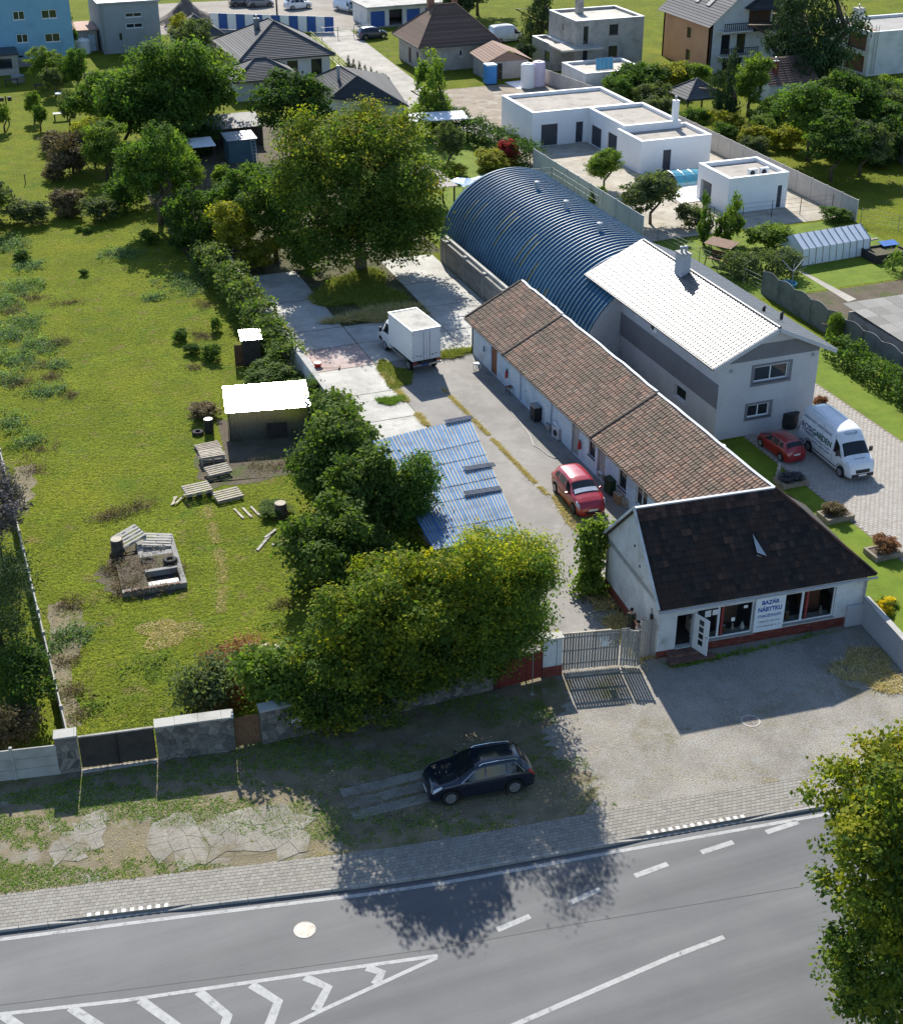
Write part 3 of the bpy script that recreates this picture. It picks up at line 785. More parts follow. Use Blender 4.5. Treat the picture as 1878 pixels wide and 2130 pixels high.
# brick courses under the shop windows, each brick its own piece
bm_ = MB(); bm_.box(0, 0.27, -0.012, 0, 0, 0.062); bme = bm_.mesh('brick', tile_mat('painted_brick', [(0, (0.14, 0.035, 0.028)), (0.6, (0.20, 0.05, 0.036)), (1, (0.24, 0.085, 0.06))]))
for r in range(6):
    x = 1.84 + (r % 2) * 0.14
    while x < 9.45:
        put(bme, 'brick', shop, (x, -0.023, 0.03 + r * 0.075)); x += 0.285
def shop_window(u0, u1, v0, v1, mulls):
    mb = MB(); fw = 0.06; y = 0.10
    mb.box(u0, u1, y, y + 0.06, v0, v0 + fw); mb.box(u0, u1, y, y + 0.06, v1 - fw, v1); mb.box(u0, u0 + fw, y, y + 0.06, v0 + fw, v1 - fw); mb.box(u1 - fw, u1, y, y + 0.06, v0 + fw, v1 - fw)
    w = mb.build('shop_window', win_white, shop)
    e = [u0] + [m_[0] for m_ in mulls] + [u1]
    for u, mm in mulls:
        k = MB(); k.box(u - 0.05, u + 0.05, y - 0.02, y + 0.07, v0 + fw, v1 - fw); k.build('mullion', mm, w)
    for a, b in zip(e[:-1], e[1:]):
        k = MB(); k.face([(a + 0.04, y + 0.03, v0 + 0.03), (b - 0.04, y + 0.03, v0 + 0.03), (b - 0.04, y + 0.03, v1 - 0.03), (a + 0.04, y + 0.03, v1 - 0.03)]); k.build('pane', shop_glass, w)
    k = MB(); k.box(u0 - 0.05, u1 + 0.05, -0.08, y, v0 - 0.04, v0); k.build('sill', concrete, w)
red_frame = mat('red_painted_frame', (0.30, 0.05, 0.045), 0.6, 0.1, 3, 20, 0.1)
shop_window(1.92, 4.80, 0.52, 2.24, [(3.05, win_white), (3.24, red_frame)])
shop_window(6.36, 9.0, 0.64, 2.30, [(7.32, win_white), (7.57, red_frame)])
# open door leaf with four small panes
dl = MB(); dl.box(0, 0.92, -0.045, 0, 0.0, 1.88); dleaf = dl.build('door', win_white, shop, (1.80, -0.03, 0.32), R(-70))
for i in range(4):
    k = MB(); k.box(0.34, 0.62, -0.052, 0.007, 0.36 + i * 0.36, 0.63 + i * 0.36); k.build('pane', pane, dleaf)
k = MB(); k.bar((0.80, -0.09, 0.98), (0.90, -0.09, 0.98), 0.03); k.bar((0.86, 0, 0.98), (0.86, -0.09, 0.98), 0.03); k.build('handle', grey_metal, dleaf)
k = MB(); k.box(0.5, 2.4, -0.42, -0.024, 0, 0.32); k.box(0.35, 2.6, -0.80, -0.42, 0, 0.16); k.build('door_steps', mat('worn_brick_steps', (0.16, 0.09, 0.075), 0.9, 0.25, 3, 20, 0.3), shop)
k = MB(); k.box(0.31, WD - 0.31, 0.31, DP - 0.31, 0.28, 0.32); k.build('floor', mat('shop_floor', (0.10, 0.085, 0.07), 0.8, 0.2, 2, 10, 0.1), shop)
k = MB(); k.box(9.65, 10.5, -0.16, -0.002, 0.0, 1.15); k.build('meter_cupboard', light_grey_plaster, shop)
k = MB(); k.box(-0.10, -0.002, 0.55, 0.75, 1.75, 2.0); k.bar((-0.05, 0.62, 2.0), (-0.05, 0.72, 2.3), 0.03); k.build('wall_lamp', plastic_black, shop)
# furniture behind the glass
def cabinet(label, x, y, w, d, h, m):
    a = R(-4.4); wx = 28.15 + x * math.cos(a) - y * math.sin(a); wy = 47.72 + x * math.sin(a) + y * math.cos(a)
    t = thing('cabinet', label, 'cabinet', (wx, wy, 0.32), a)
    b = MB(); b.box(0, w, 0, d, 0.08, h); b.build('carcass', m, t)
    for i in range(2):
        k = MB(); k.box(i * w / 2 + 0.02, (i + 1) * w / 2 - 0.02, -0.02, -0.002, 0.12, h - 0.05); k.build('cabinet_door', m, t)
    for sx in (0.04, w - 0.10):
        k = MB(); k.box(sx, sx + 0.06, 0.03, 0.09, 0, 0.08); k.build('foot', m, t)
cabinet('dark brown cabinet standing behind the shop window left of the banner', 3.5, 1.2, 1.1, 0.5, 1.5, brown_wood)
cabinet('low pale dresser standing behind the shop window nearest the open door', 2.1, 1.0, 0.9, 0.45, 0.8, pale_wood)
cabinet('reddish wardrobe standing behind the right half of the right shop window', 7.9, 1.0, 0.9, 0.5, 1.55, mat('reddish_wood', (0.22, 0.08, 0.05), 0.6, 0.2, 2, 20, 0.1))
cabinet('dark chest standing behind the left half of the right shop window', 6.5, 1.0, 0.7, 0.45, 0.95, dark_wood)
for i in range(7):
    x = (2.15, 2.6, 3.5, 3.95, 4.45, 6.75, 8.5)[i]; a = R(-4.4); wx = 28.15 + x * math.cos(a) - 0.34 * math.sin(a); wy = 47.72 + x * math.sin(a) + 0.34 * math.cos(a); w_ = i < 5
    t = thing('vase', ('first', 'second', 'third', 'fourth', 'fifth', 'left', 'right')[i] + (' pale vase on the sill of the left shop window' if w_ else ' pale vase on the sill of the right shop window'), 'vase', (wx, wy, 0.56 if w_ else 0.68)); r = 0.06 + 0.02 * (i % 3)
    k = MB(); k.lathe([(r * 0.6, 0), (r * 1.3, 0.1), (r * 1.4, 0.2), (r * 0.6, 0.34), (r * 0.8, 0.4)], 12); k.build('body', (pale_wood, win_white, brown_wood)[i % 3], t, smooth=True); k = MB(); k.lathe([(r * 0.85, 0.4), (r * 0.9, 0.42)], 12); k.build('lip', win_white, t)
for y0 in (0,):
    k = MB(); k.box(1.9, 4.82, 0.17, 0.6, 0.5, 0.54); k.build('window_board', win_white, shop); k = MB(); k.box(6.36, 9.0, 0.17, 0.6, 0.62, 0.66); k.build('window_board', win_white, shop)
# paper notes in the window
for i, (x, z, w, h) in enumerate(((2.35, 1.75, 0.30, 0.34), (2.72, 1.80, 0.32, 0.28), (3.72, 1.28, 0.18, 0.2), (4.3, 1.9, 0.2, 0.14))):
    k = MB(); k.box(x, x + w, 0.094, 0.098, z, z + h); k.build('paper_note', mat('paper', (0.75, 0.75, 0.72), 0.9, 0.03, 3, 20, 0), shop)
# banner with its lettering
ban = thing('shop_banner', 'white fabric banner with blue lettering between the two shop windows', 'banner', (28.15 + 4.83 * math.cos(R(-4.4)), 47.72 + 4.83 * math.sin(R(-4.4)), 0.52), R(-4.4))
k = MB(); k.box(0, 1.52, -0.045, -0.035, 0, 1.86); k.build('sheet', mat('banner_white', (0.72, 0.75, 0.78), 0.8, 0.04, 2, 10, 0.1), ban)
ink = mat('banner_blue_ink', (0.03, 0.09, 0.32), 0.8, 0.05, 3, 20, 0); ink2 = mat('banner_grey_ink', (0.10, 0.13, 0.20), 0.8, 0.05, 3, 20, 0)
def text_part(txt, size, name, m, parent, loc, rot=(R(90), 0, 0), extrude=0.002, bold=0.0, width=None):
    cu = bpy.data.curves.new(name, 'FONT'); cu.body = txt; cu.size = size; cu.extrude = extrude; cu.offset = bold; cu.resolution_u = 3
    tmp = bpy.data.objects.new(name, cu); COL.objects.link(tmp)
    bpy.context.view_layer.update()
    dg = bpy.context.evaluated_depsgraph_get()
    me = bpy.data.meshes.new_from_object(tmp.evaluated_get(dg)); bpy.data.objects.remove(tmp)
    xs = [v.co.x for v in me.vertices]; w = max(xs) - min(xs); f = 1.0 if not width else width / w
    for v in me.vertices: v.co.x = (v.co.x - min(xs)) * f
    me.materials.clear(); me.materials.append(m)
    o = put(me, name, parent, loc); o.rotation_euler = rot
    return o
for txt, z, h, w, x, mm, bo in (('BAZÁR', 1.48, 0.30, 0.90, 0.31, ink, 0.013), ('NÁBYTKU', 1.10, 0.32, 1.22, 0.15, ink, 0.013), ('STAROŽITNOSTI', 0.78, 0.19, 1.20, 0.16, ink, 0.006), ('KAMENNÝ OBCHOD', 0.50, 0.115, 1.10, 0.21, ink2, 0.001), ('OTVORENÉ 9-17', 0.24, 0.115, 1.22, 0.15, ink2, 0.001)):
    text_part(txt, h, 'lettering', mm, ban, (x, -0.048, z), bold=bo, width=w)

# ------------------------------------------------------------------ long tiled shed
shed = thing('long_shed', 'long low white shed with weathered red tiled lean-to roof in three sections', 'shed', (33.5, 54.0, 0))
sx = lambda y: y - 54.0
blue_wash = mat('blue_whitewash', (0.52, 0.60, 0.66), 0.92, 0.12, 0.6, 8, 0.45, 0.02, stops=[(0.3, (0.36, 0.40, 0.43)), (0.45, (0.48, 0.57, 0.66)), (0.7, (0.62, 0.67, 0.70))])
ops = []
LY = 30.3
def wu(u0, u1, v0, v1, kind, **k): ops.append(dict(u0=u0, u1=u1, v0=v0, v1=v1, kind=kind, recess=0.08, **k))
door_m = mat('brown_door_paint', (0.25, 0.10, 0.05), 0.75, 0.15, 2, 20, 0.2); pale_door = mat('pale_blue_door', (0.50, 0.58, 0.66), 0.8, 0.1, 2, 20, 0.2); grey_door = mat('grey_plank_door', (0.36, 0.34, 0.32), 0.85, 0.15, 2, 20, 0.3)
wu(3.45, 4.45, 0.02, 1.95, 'door', frame=door_m); wu(6.0, 6.3, 0.95, 1.35, 'window', frame=dark_wood, sill=False); wu(2.05, 2.35, 0.95, 1.35, 'window', frame=dark_wood, sill=False)
wu(8.2, 9.2, 0.02, 1.95, 'door', frame=pale_door); wu(12.9, 13.9, 0.02, 1.95, 'door', frame=pale_door); wu(15.9, 16.9, 0.02, 2.0, 'door', frame=grey_door)
wu(18.2, 19.0, 0.9, 1.95, 'window', frame=dark_wood); wu(19.3, 20.3, 0.02, 2.05, 'door', frame=grey_door); wu(22.0, 22.9, 0.75, 1.95, 'window', frame=win_brown); wu(24.0, 25.3, 0.7, 1.9, 'window', frame=win_white, mull=2)
facade(shed, (0, LY), (0, 0), 0, 2.42, 0.25, blue_wash, ops)
facade(shed, (3.6, 0), (3.6, LY), 0, 4.45, 0.2, old_plaster)
facade(shed, (3.6, LY), (0.0, LY), 0, 2.4, 0.25, blue_wash); facade(shed, (0, 0), (3.6, 0), 0, 2.4, 0.25, blue_wash)
for y in (LY - 0.02, 0.02):
    ge = MB(); ge.face([(0, y, 2.4), (3.55, y, 2.4), (3.55, y, 4.42), (0, y, 2.42)] if y < 1 else [(3.55, y, 2.4), (0, y, 2.4), (0, y, 2.42), (3.55, y, 4.42)]); ge.build('gable_wall', old_plaster, shed)
shed_tile = tile_mat('weathered_clay_tile', [(0.0, (0.16, 0.105, 0.078)), (0.2, (0.30, 0.187, 0.132)), (0.45, (0.34, 0.228, 0.163)), (0.62, (0.23, 0.16, 0.115)), (0.8, (0.41, 0.23, 0.155)), (0.93, (0.34, 0.26, 0.19)), (1.0, (0.13, 0.10, 0.075))], 0.9, stain=(0.20, 0.155, 0.11))
stm = tile_mesh(0.24, 0.37, 0.024, 0.034, shed_tile)
EZ, RZ, EXo, RXo = 2.42, 4.50, -0.42, 3.62
sl = math.hypot(RXo - EXo, RZ - EZ); Ss = ((RXo - EXo) / sl, 0, (RZ - EZ) / sl)
secs = [(-2.2, 11.2, 0.0), (11.2, 23.9, 0.04), (23.9, LY + 0.25, 0.09)]
for k_, (a, b, dz) in enumerate(secs):
    dk = MB(); dk.slab((EXo, b, EZ + dz), (EXo, a, EZ + dz), (RXo, a, RZ + dz), (RXo, b, RZ + dz), 0.07); dko = dk.build('roof', brown_wood, shed)
    tile_roof(dko, (EXo, b, EZ + dz), (0, -1, 0), Ss, b - a, sl, 0.24, 0.335, stm, shed_tile, lambda p: p.y + (p.x * 0.2), None, 300 if k_ == 0 else 0, jit=0.014)
    k = MB(); k.bar((EXo - 0.02, b - 0.06, EZ + dz + 0.07), (RXo, b - 0.06, RZ + dz + 0.07), 0.16, 0.09); k.build('verge_caps', mat('mossy_verge', (0.075, 0.06, 0.05), 0.95, 0.3, 4, 20, 0.6, 0.03), dko)
    k = MB(); kp = []
    n = 12
    for i in range(n + 1):
        y = a + (b - a) * i / n; kp.append((RXo + 0.02 + random.uniform(-0.03, 0.03), y, RZ + dz + 0.06 + random.uniform(-0.02, 0.03)))
    for p, q in zip(kp[:-1], kp[1:]): k.bar(p, q, 0.17, 0.05)
    k.build('ridge_flashing', zinc, dko)
    k = MB(); k.tube([(EXo - 0.05, b, EZ + dz - 0.05), (EXo - 0.05, a, EZ + dz - 0.05)], 0.05, 6); k.build('gutter', mat('rusty_gutter', (0.13, 0.10, 0.08), 0.8, 0.3, 3, 20, 0.3), dko)
# low wall pieces between the shed and the grey house
for lab, y0, y1, h, x in (('plain grey garden wall between the red tiled shed and the grey house', 66.9, 79.5, 1.9, 39.2),):
    t = thing('side_wall', lab, 'wall', (x, y0, 0)); facade(t, (0, y1 - y0), (0, 0), 0, h, 0.2, grey_plaster)
    k = MB(); k.box(-0.04, 0.24, 0, y1 - y0, h, h + 0.05); k.build('coping', concrete, t)

# ------------------------------------------------------------------ grey two storey house with glaring roof
grey = thing('grey_house', 'two storey grey house with glaring light tiled roof beside the blue arched hall', 'house', (42.0, 66.6, 0))
gw, gd, gz = 6.7, 16.2, 5.05
facade(grey, (0, 0), (gw, 0), 0, gz, 0.3, light_grey_plaster, [W(2.34, 4.68, 3.40, 4.36, frame=win_white, mull=2, recess=0.16, sillm=win_dark), W(2.14, 3.64, 1.14, 1.94, frame=win_white, mull=2, recess=0.12, sillm=win_dark)])
facade(grey, (0, gd), (0, 0.3), 0, gz, 0.3, light_grey_plaster, [W(11.2, 12.6, 0.9, 1.7, frame=win_white)])
facade(grey, (gw, 0.3), (gw, gd), 0, gz, 0.3, light_grey_plaster); facade(grey, (gw, gd), (0, gd), 0, gz, 0.3, light_grey_plaster)
g = MB(); g.face([(0, 0, gz), (gw, 0, gz), (gw / 2, 0, 6.62)]); g.build('gable_wall', light_grey_plaster, grey)
g = MB(); g.face([(gw, gd, gz), (0, gd, gz), (gw / 2, gd, 6.62)]); g.build('gable_wall', light_grey_plaster, grey)
k = MB(); k.box(-0.006, -0.002, 0.0, gd, 2.05, 3.62); k.build('dark_band', dark_grey_plaster, grey)
k = MB(); k.face([(0.55, -0.004, 4.86), (gw - 0.02, -0.004, 4.86), (gw - 0.02, -0.004, 5.04), (5.0, -0.004, 5.84), (1.9, -0.004, 5.84)]); k.build('dark_gable_band', dark_grey_plaster, grey)
for (a, b, c, d) in ((2.24, 4.78, 3.26, 4.46), (2.06, 3.72, 1.06, 2.02)):
    k = MB(); k.box(a - 0.12, b + 0.12, -0.012, -0.003, d - 0.04, d + 0.1); k.box(a - 0.12, b + 0.12, -0.012, -0.003, c - 0.1, c + 0.06); k.box(a - 0.12, a + 0.08, -0.012, -0.003, c + 0.06, d - 0.04); k.box(b - 0.08, b + 0.12, -0.012, -0.003, c + 0.06, d - 0.04); k.build('window_surround', dark_grey_plaster, grey)
for x, z in ((0.72, 4.40), (6.25, 4.62)):
    k = MB(); k.lathe([(0.07, z - 0.05), (0.07, z + 0.12)], 10, (x, -0.1, 0)); k.bar((x, 0, z + 0.08), (x, -0.1, z + 0.08), 0.03); k.build('wall_lamp', zinc, grey)
roof_tile = tile_mat('glazed_grey_roof_tile', [(0.0, (0.075, 0.07, 0.068)), (0.5, (0.09, 0.086, 0.083)), (1.0, (0.115, 0.11, 0.105))], 0.43, spec=1.0)
rtm = tile_mesh(0.30, 0.40, 0.03, 0.028, roof_tile, hump2=False)
exl, rxl = -0.78, 3.35; ezl, rzl = 5.0, 6.92
sl = math.hypot(rxl - exl, rzl - ezl)
dk = MB(); dk.slab((exl, gd + 0.4, ezl), (exl, -0.6, ezl), (rxl, -0.6, rzl), (rxl, gd + 0.4, rzl), 0.10); dk.slab((7.48, -0.6, ezl), (7.48, gd + 0.4, ezl), (rxl, gd + 0.4, rzl), (rxl, -0.6, rzl), 0.10)
gdk = dk.build('roof', light_grey_plaster, grey)
tile_roof(gdk, (exl, gd + 0.4, ezl), (0, -1, 0), ((rxl - exl) / sl, 0, (rzl - ezl) / sl), gd + 1.0, sl, 0.30, 0.36, rtm, roof_tile, lambda p: p.y - p.x * 0.3, None, 300, jit=0.003)
tile_roof(gdk, (7.48, -0.6, ezl), (0, 1, 0), (-(7.48 - rxl) / math.hypot(7.48 - rxl, rzl - ezl), 0, (rzl - ezl) / math.hypot(7.48 - rxl, rzl - ezl)), gd + 1.0, math.hypot(7.48 - rxl, rzl - ezl), 0.30, 0.36, rtm, roof_tile, lambda p: p.y, None, 0, stuff='back_tiles', jit=0.003)
cap = MB(); cap.tube([(0, 0, 0), (0, 0.40, 0.01)], [0.115, 0.10], 8); cme = cap.mesh('ridge_tile', tile_mat('ridge_tile_grey', [(0, (0.10, 0.10, 0.11)), (1, (0.17, 0.17, 0.18))], 0.5))
for i in range(int((gd + 1.0) / 0.36)): put(cme, 'ridge_tile', gdk, (rxl, -0.6 + i * 0.36, rzl + 0.03))
k = MB(); k.tube([(exl - 0.06, gd + 0.4, ezl - 0.03), (exl - 0.06, -0.6, ezl - 0.03)], 0.06, 8); k.build('gutter', win_dark, gdk)
k = MB(); k.bar((exl, -0.62, ezl - 0.08), (rxl, -0.62, rzl - 0.08), 0.04, 0.24); k.bar((7.48, -0.62, ezl - 0.08), (rxl, -0.62, rzl - 0.08), 0.04, 0.24); k.build('barge_board', light_grey_plaster, gdk)
chimney(gdk, 2.9, 10.2, 6.2, 8.05, 0.62, light_grey_plaster, concrete, 2, zinc, 0.9)
for i, y in enumerate((3.6, 2.4)):
    k = MB(); k.lathe([(0.10, 6.1), (0.10, 6.5), (0.16, 6.52), (0.02, 6.62)], 12, (4.9 + i * 0.5, y, 0.0)); k.build('roof_vent', plastic_black, gdk)
k = MB(); k.tube([(-0.95, 0.0, 0.1), (-0.95, 0.0, 0.1)], 0.01, 4)
aircon('wall_air_conditioner', 'air conditioner unit high on the side wall of the grey house', (41.98, 74.8, 3.9), R(-90))
# ------------------------------------------------------------------ blue arched hall
hall = thing('arched_hall', 'large arched hall with ribbed blue sheet metal roof', 'hall', (45.15, 79.2, 0))
hall_mat = None
def hall_material():
    m, nt, b = new_mat('blue_ribbed_sheet')
    P = coords(nt); n = noise(nt, 0.5, 4, 0.6, P); n2 = noise(nt, 6, 4, 0.6, P)
    r = ramp(nt, [(0.3, (0.040, 0.115, 0.20)), (0.7, (0.065, 0.165, 0.27))]); nt.links.new(n.outputs['Fac'], r.inputs['Fac'])
    nt.links.new(r.outputs['Color'], b.inputs['Base Color']); b.inputs['Roughness'].default_value = 0.65; b.inputs['Specular IOR Level'].default_value = 0.1
    bump(nt, b, n2.outputs['Fac'], 0.05, 0.01); return m
hall_mat = hall_material()
seam_mat = mat('pale_seam_highlight', (0.22, 0.29, 0.27), 0.5, 0.12, 1.0, 10, 0.05)  # galvanised seam tops, with the ribs' highlight lines put into the pale colour
HR, HLn = 5.95, 26.6
NR = 54
pitch_ = HLn / NR
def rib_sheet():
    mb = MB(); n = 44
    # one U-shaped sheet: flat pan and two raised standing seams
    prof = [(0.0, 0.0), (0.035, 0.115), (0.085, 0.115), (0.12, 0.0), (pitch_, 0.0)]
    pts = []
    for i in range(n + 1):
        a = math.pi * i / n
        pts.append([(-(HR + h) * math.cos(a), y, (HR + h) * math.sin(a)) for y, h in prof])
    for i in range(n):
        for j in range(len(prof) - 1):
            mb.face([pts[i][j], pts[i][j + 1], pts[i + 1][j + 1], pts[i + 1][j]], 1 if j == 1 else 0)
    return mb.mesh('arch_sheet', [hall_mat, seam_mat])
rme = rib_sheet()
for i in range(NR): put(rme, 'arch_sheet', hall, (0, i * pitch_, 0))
sky_m = mat('yellowed_rooflight', (0.20, 0.17, 0.06), 0.5, 0.2, 2, 20, 0.1)
for (y, a0, a1) in ((3.0, 150, 163), (4.0, 153, 166), (8.0, 128, 150), (9.0, 125, 150), (12.8, 122, 150), (13.8, 120, 140), (17.9, 128, 146), (19.2, 130, 148), (6.0, 140, 160)):
    i = int((y + 4) / pitch_); mb = MB(); n = 8
    for k_ in range(n):
        t0, t1 = R(180 - (a0 + (a1 - a0) * k_ / n)), R(180 - (a0 + (a1 - a0) * (k_ + 1) / n)); rr = HR + 0.02
        q = [(-rr * math.cos(t), yy, rr * math.sin(t)) for t in (t0, t1) for yy in (i * pitch_ + 0.15, (i + 1) * pitch_ - 0.03)]
        mb.face([q[0], q[2], q[3], q[1]])
    mb.build('rooflight', sky_m, hall)
for y in (20.1, 14.8, 9.2):
    k = MB(); k.lathe([(0.16, 5.9), (0.16, 6.45), (0.22, 6.47), (0.2, 6.6), (0.04, 6.66)], 14, (-0.4, y, 0)); k.build('roof_vent', zinc, hall)
for y, nm in ((HLn - 0.05, 'end_wall'), (0.05, 'end_wall')):
    mb = MB(); ring = [(-HR * math.cos(math.pi * i / 30), y, HR * math.sin(math.pi * i / 30)) for i in range(31)]
    mb.face(ring if y < 1 else list(reversed(ring))); mb.build(nm, light_grey_plaster, hall)
# concrete block wall with piers in front of the hall
bw = thing('block_wall', 'grey block wall with square piers in front of the blue arched hall', 'wall', (38.05, 84.6, 0))
facade(bw, (0, 18.0), (0, 0), 0, 1.85, 0.25, dark_concrete)
blk = MB(); blk.box(-0.012, 0, 0.01, 0.58, 0.01, 0.28); blkm = blk.mesh('block', tile_mat('cement_block', [(0, (0.20, 0.195, 0.18)), (1, (0.27, 0.26, 0.245))]))
for r in range(6):
    for c in range(29):
        put(blkm, 'block', bw, (-0.001, 0.3 + c * 0.6 + (r % 2) * 0.15, 0.02 + r * 0.3))
for i in range(5):
    k = MB(); k.box(-0.05, 0.62, i * 3.9 + 1.0, i * 3.9 + 1.5, 0, 1.92); p = k.build('pier', dark_concrete, bw); k = MB(); k.box(0.0, 0.57, i * 3.9 + 1.06, i * 3.9 + 1.44, 1.92, 1.99); k.build('pier_cap', concrete, p)
k = MB(); k.box(0.26, 0.5, 0, 18.0, 0, 2.1); k.build('inner_wall', concrete, bw)

# ------------------------------------------------------------------ street walls and gates
stone_m = tile_mat('field_stone', [(0.0, (0.11, 0.105, 0.095)), (0.35, (0.16, 0.15, 0.135)), (0.7, (0.22, 0.20, 0.175)), (1.0, (0.29, 0.265, 0.23))], 0.9)
mortar = mat('stone_wall_mortar', (0.22, 0.205, 0.18), 0.95, 0.2, 1.5, 14, 0.4, 0.02)
def stone_face(parent, L, H, z0=0.0, rh=0.24):
    """irregular stones proud of the wall face (y = 0 looks to -Y)"""
    n = max(3, int(L * H / 0.085)); pts = [(random.uniform(0, L), random.uniform(0, H)) for _ in range(n)]
    for it in range(2):      # spread the stones
        for i in range(n):
            x, z = pts[i]; fx = fz = 0.0
            for k, (a, b) in enumerate(pts):
                dx, dz = x - a, (z - b) * 1.25; d2 = dx * dx + dz * dz
                if k != i and d2 < 0.16: fx += dx / (d2 + 0.01) * 0.006; fz += dz / (d2 + 0.01) * 0.006
            pts[i] = (min(max(x + fx, 0.05), L - 0.05), min(max(z + fz, 0.04), H - 0.04))
    for i, (x, z) in enumerate(pts):
        poly = [(0.004, 0.004), (L - 0.004, 0.004), (L - 0.004, H - 0.004), (0.004, H - 0.004)]
        for k, (a, b) in enumerate(pts):
            if k == i or abs(a - x) > 1.2: continue
            mx, mz, nx, nz = (x + a) / 2, (z + b) / 2, a - x, b - z; out = []
            for q in range(len(poly)):
                p, r = poly[q], poly[(q + 1) % len(poly)]
                dp = (p[0] - mx) * nx + (p[1] - mz) * nz; dr = (r[0] - mx) * nx + (r[1] - mz) * nz
                if dp <= 0: out.append(p)
                if dp * dr < 0: t = dp / (dp - dr); out.append((p[0] + (r[0] - p[0]) * t, p[1] + (r[1] - p[1]) * t))
            poly = out
            if len(poly) < 3: break
        if len(poly) < 3: continue
        m_ = len(poly); cx, cz = sum(p[0] for p in poly) / m_, sum(p[1] for p in poly) / m_; h = random.uniform(0.025, 0.06)
        bot = [(cx + (u - cx) * 0.93, -0.001, z0 + cz + (v - cz) * 0.93) for u, v in poly]; top = [(cx + (u - cx) * 0.74, -h, z0 + cz + (v - cz) * 0.74) for u, v in poly]
        mb = MB(); mb.face(top)
        for k in range(m_): mb.face([bot[k], bot[(k + 1) % m_], top[(k + 1) % m_], top[k]])
        mb.build('stone', stone_m, parent)
def stone_wall(label, p0, p1, h, th=0.45, name='stone_wall', cop=True):
    L = math.hypot(p1[0] - p0[0], p1[1] - p0[1]); a = math.atan2(p1[1] - p0[1], p1[0] - p0[0])
    t = thing(name, label, 'wall', (p0[0], p0[1], 0), a)
    k = MB(); k.box(0, L, 0, th, 0, h); k.build('core', mortar, t)
    stone_face(t, L, h)
    if cop:
        x = -0.03
        while x < L:
            w = min(random.uniform(0.7, 1.1), L + 0.03 - x); k = MB(); k.box(x, x + w - 0.012, -0.08, th + 0.06, h + 0.001, h + 0.07 + random.uniform(0, 0.015)); k.build('coping', concrete, t); x += w
    return t
stone_wall('stone gate pier between the concrete panel wall and dark plank gate', (1.50, 49.0), (2.36, 48.88), 1.82)
stone_wall('rough stone wall with concrete coping right of the dark plank gate', (5.45, 48.42), (8.60, 47.98), 1.72)
stone_wall('long stone wall in deep shade behind the parked dark car', (9.75, 47.95), (21.6, 48.15), 1.7)
pw = thing('panel_wall', 'grey concrete panel wall by the street at the left edge', 'wall', (-7.5, 50.6, 0), math.atan2(49.0 - 50.6, 9.0))
for i in range(5):
    for r in range(3):
        k = MB(); k.box(i * 1.85 + 0.06, i * 1.85 + 1.79, 0, 0.06, r * 0.5 + 0.01, r * 0.5 + 0.49); k.build('panel', concrete, pw)
    k = MB(); k.box(i * 1.85 - 0.06, i * 1.85 + 0.06, -0.03, 0.09, 0, 1.62); k.build('post', concrete, pw)
def plank_gate(name, label, p0, p1, h, pw_, gap, m, frame_m, z0=0.08, post=True, drop=0.0, cat='gate', rails=2):
    L = math.hypot(p1[0] - p0[0], p1[1] - p0[1]); a = math.atan2(p1[1] - p0[1], p1[0] - p0[0])
    t = thing(name, label, cat, (p0[0], p0[1], 0), a)
    n = int(L / (pw_ + gap)); step = L / n
    for i in range(n):
        k = MB(); x = i * step + gap / 2; dz = random.uniform(-0.02, 0.02)
        k.box(x, x + step - gap, -0.025, 0, z0 + dz, h + dz - drop * random.random()); k.build('plank', m, t)
    for r in range(rails):
        z = z0 + 0.25 + r * (h - z0 - 0.5) / max(1, rails - 1); k = MB(); k.box(0, L, 0.002, 0.05, z, z + 0.09); k.build('rail', frame_m, t)
    return t
dg = plank_gate('plank_gate', 'dark double plank gate between the stone pier and stone wall', (2.42, 48.95), (5.40, 48.52), 1.66, 0.095, 0.001, dark_wood, black_metal, 0.12, rails=2)
k = MB(); k.box(0, 3.0, -0.04, 0.06, 1.66, 1.72); k.build('top_rail', old_wood, dg)
k = MB(); k.box(1.46, 1.54, -0.04, -0.028, 0.1, 1.65); k.build('middle_stile', black_metal, dg)
k = MB(); k.box(-0.02, 3.02, -0.22, -0.04, 0, 0.07); k.build('sill', old_wood, dg)
wk = plank_gate('wicket_gate', 'small brown wooden wicket in the stone wall under the tree', (8.66, 48.15), (9.70, 48.10), 1.55, 0.11, 0.01, brown_wood, dark_wood)
mb_ = thing('mailbox', 'white metal mailbox on the shaded stone wall', 'mailbox', (11.0, 47.88, 0.95), 0)
k = MB(); k.box(0, 0.55, -0.17, -0.07, 0, 0.40); k.build('box', win_white, mb_); k = MB(); k.box(0.12, 0.43, -0.178, -0.171, 0.27, 0.31); k.build('slot', plastic_black, mb_)

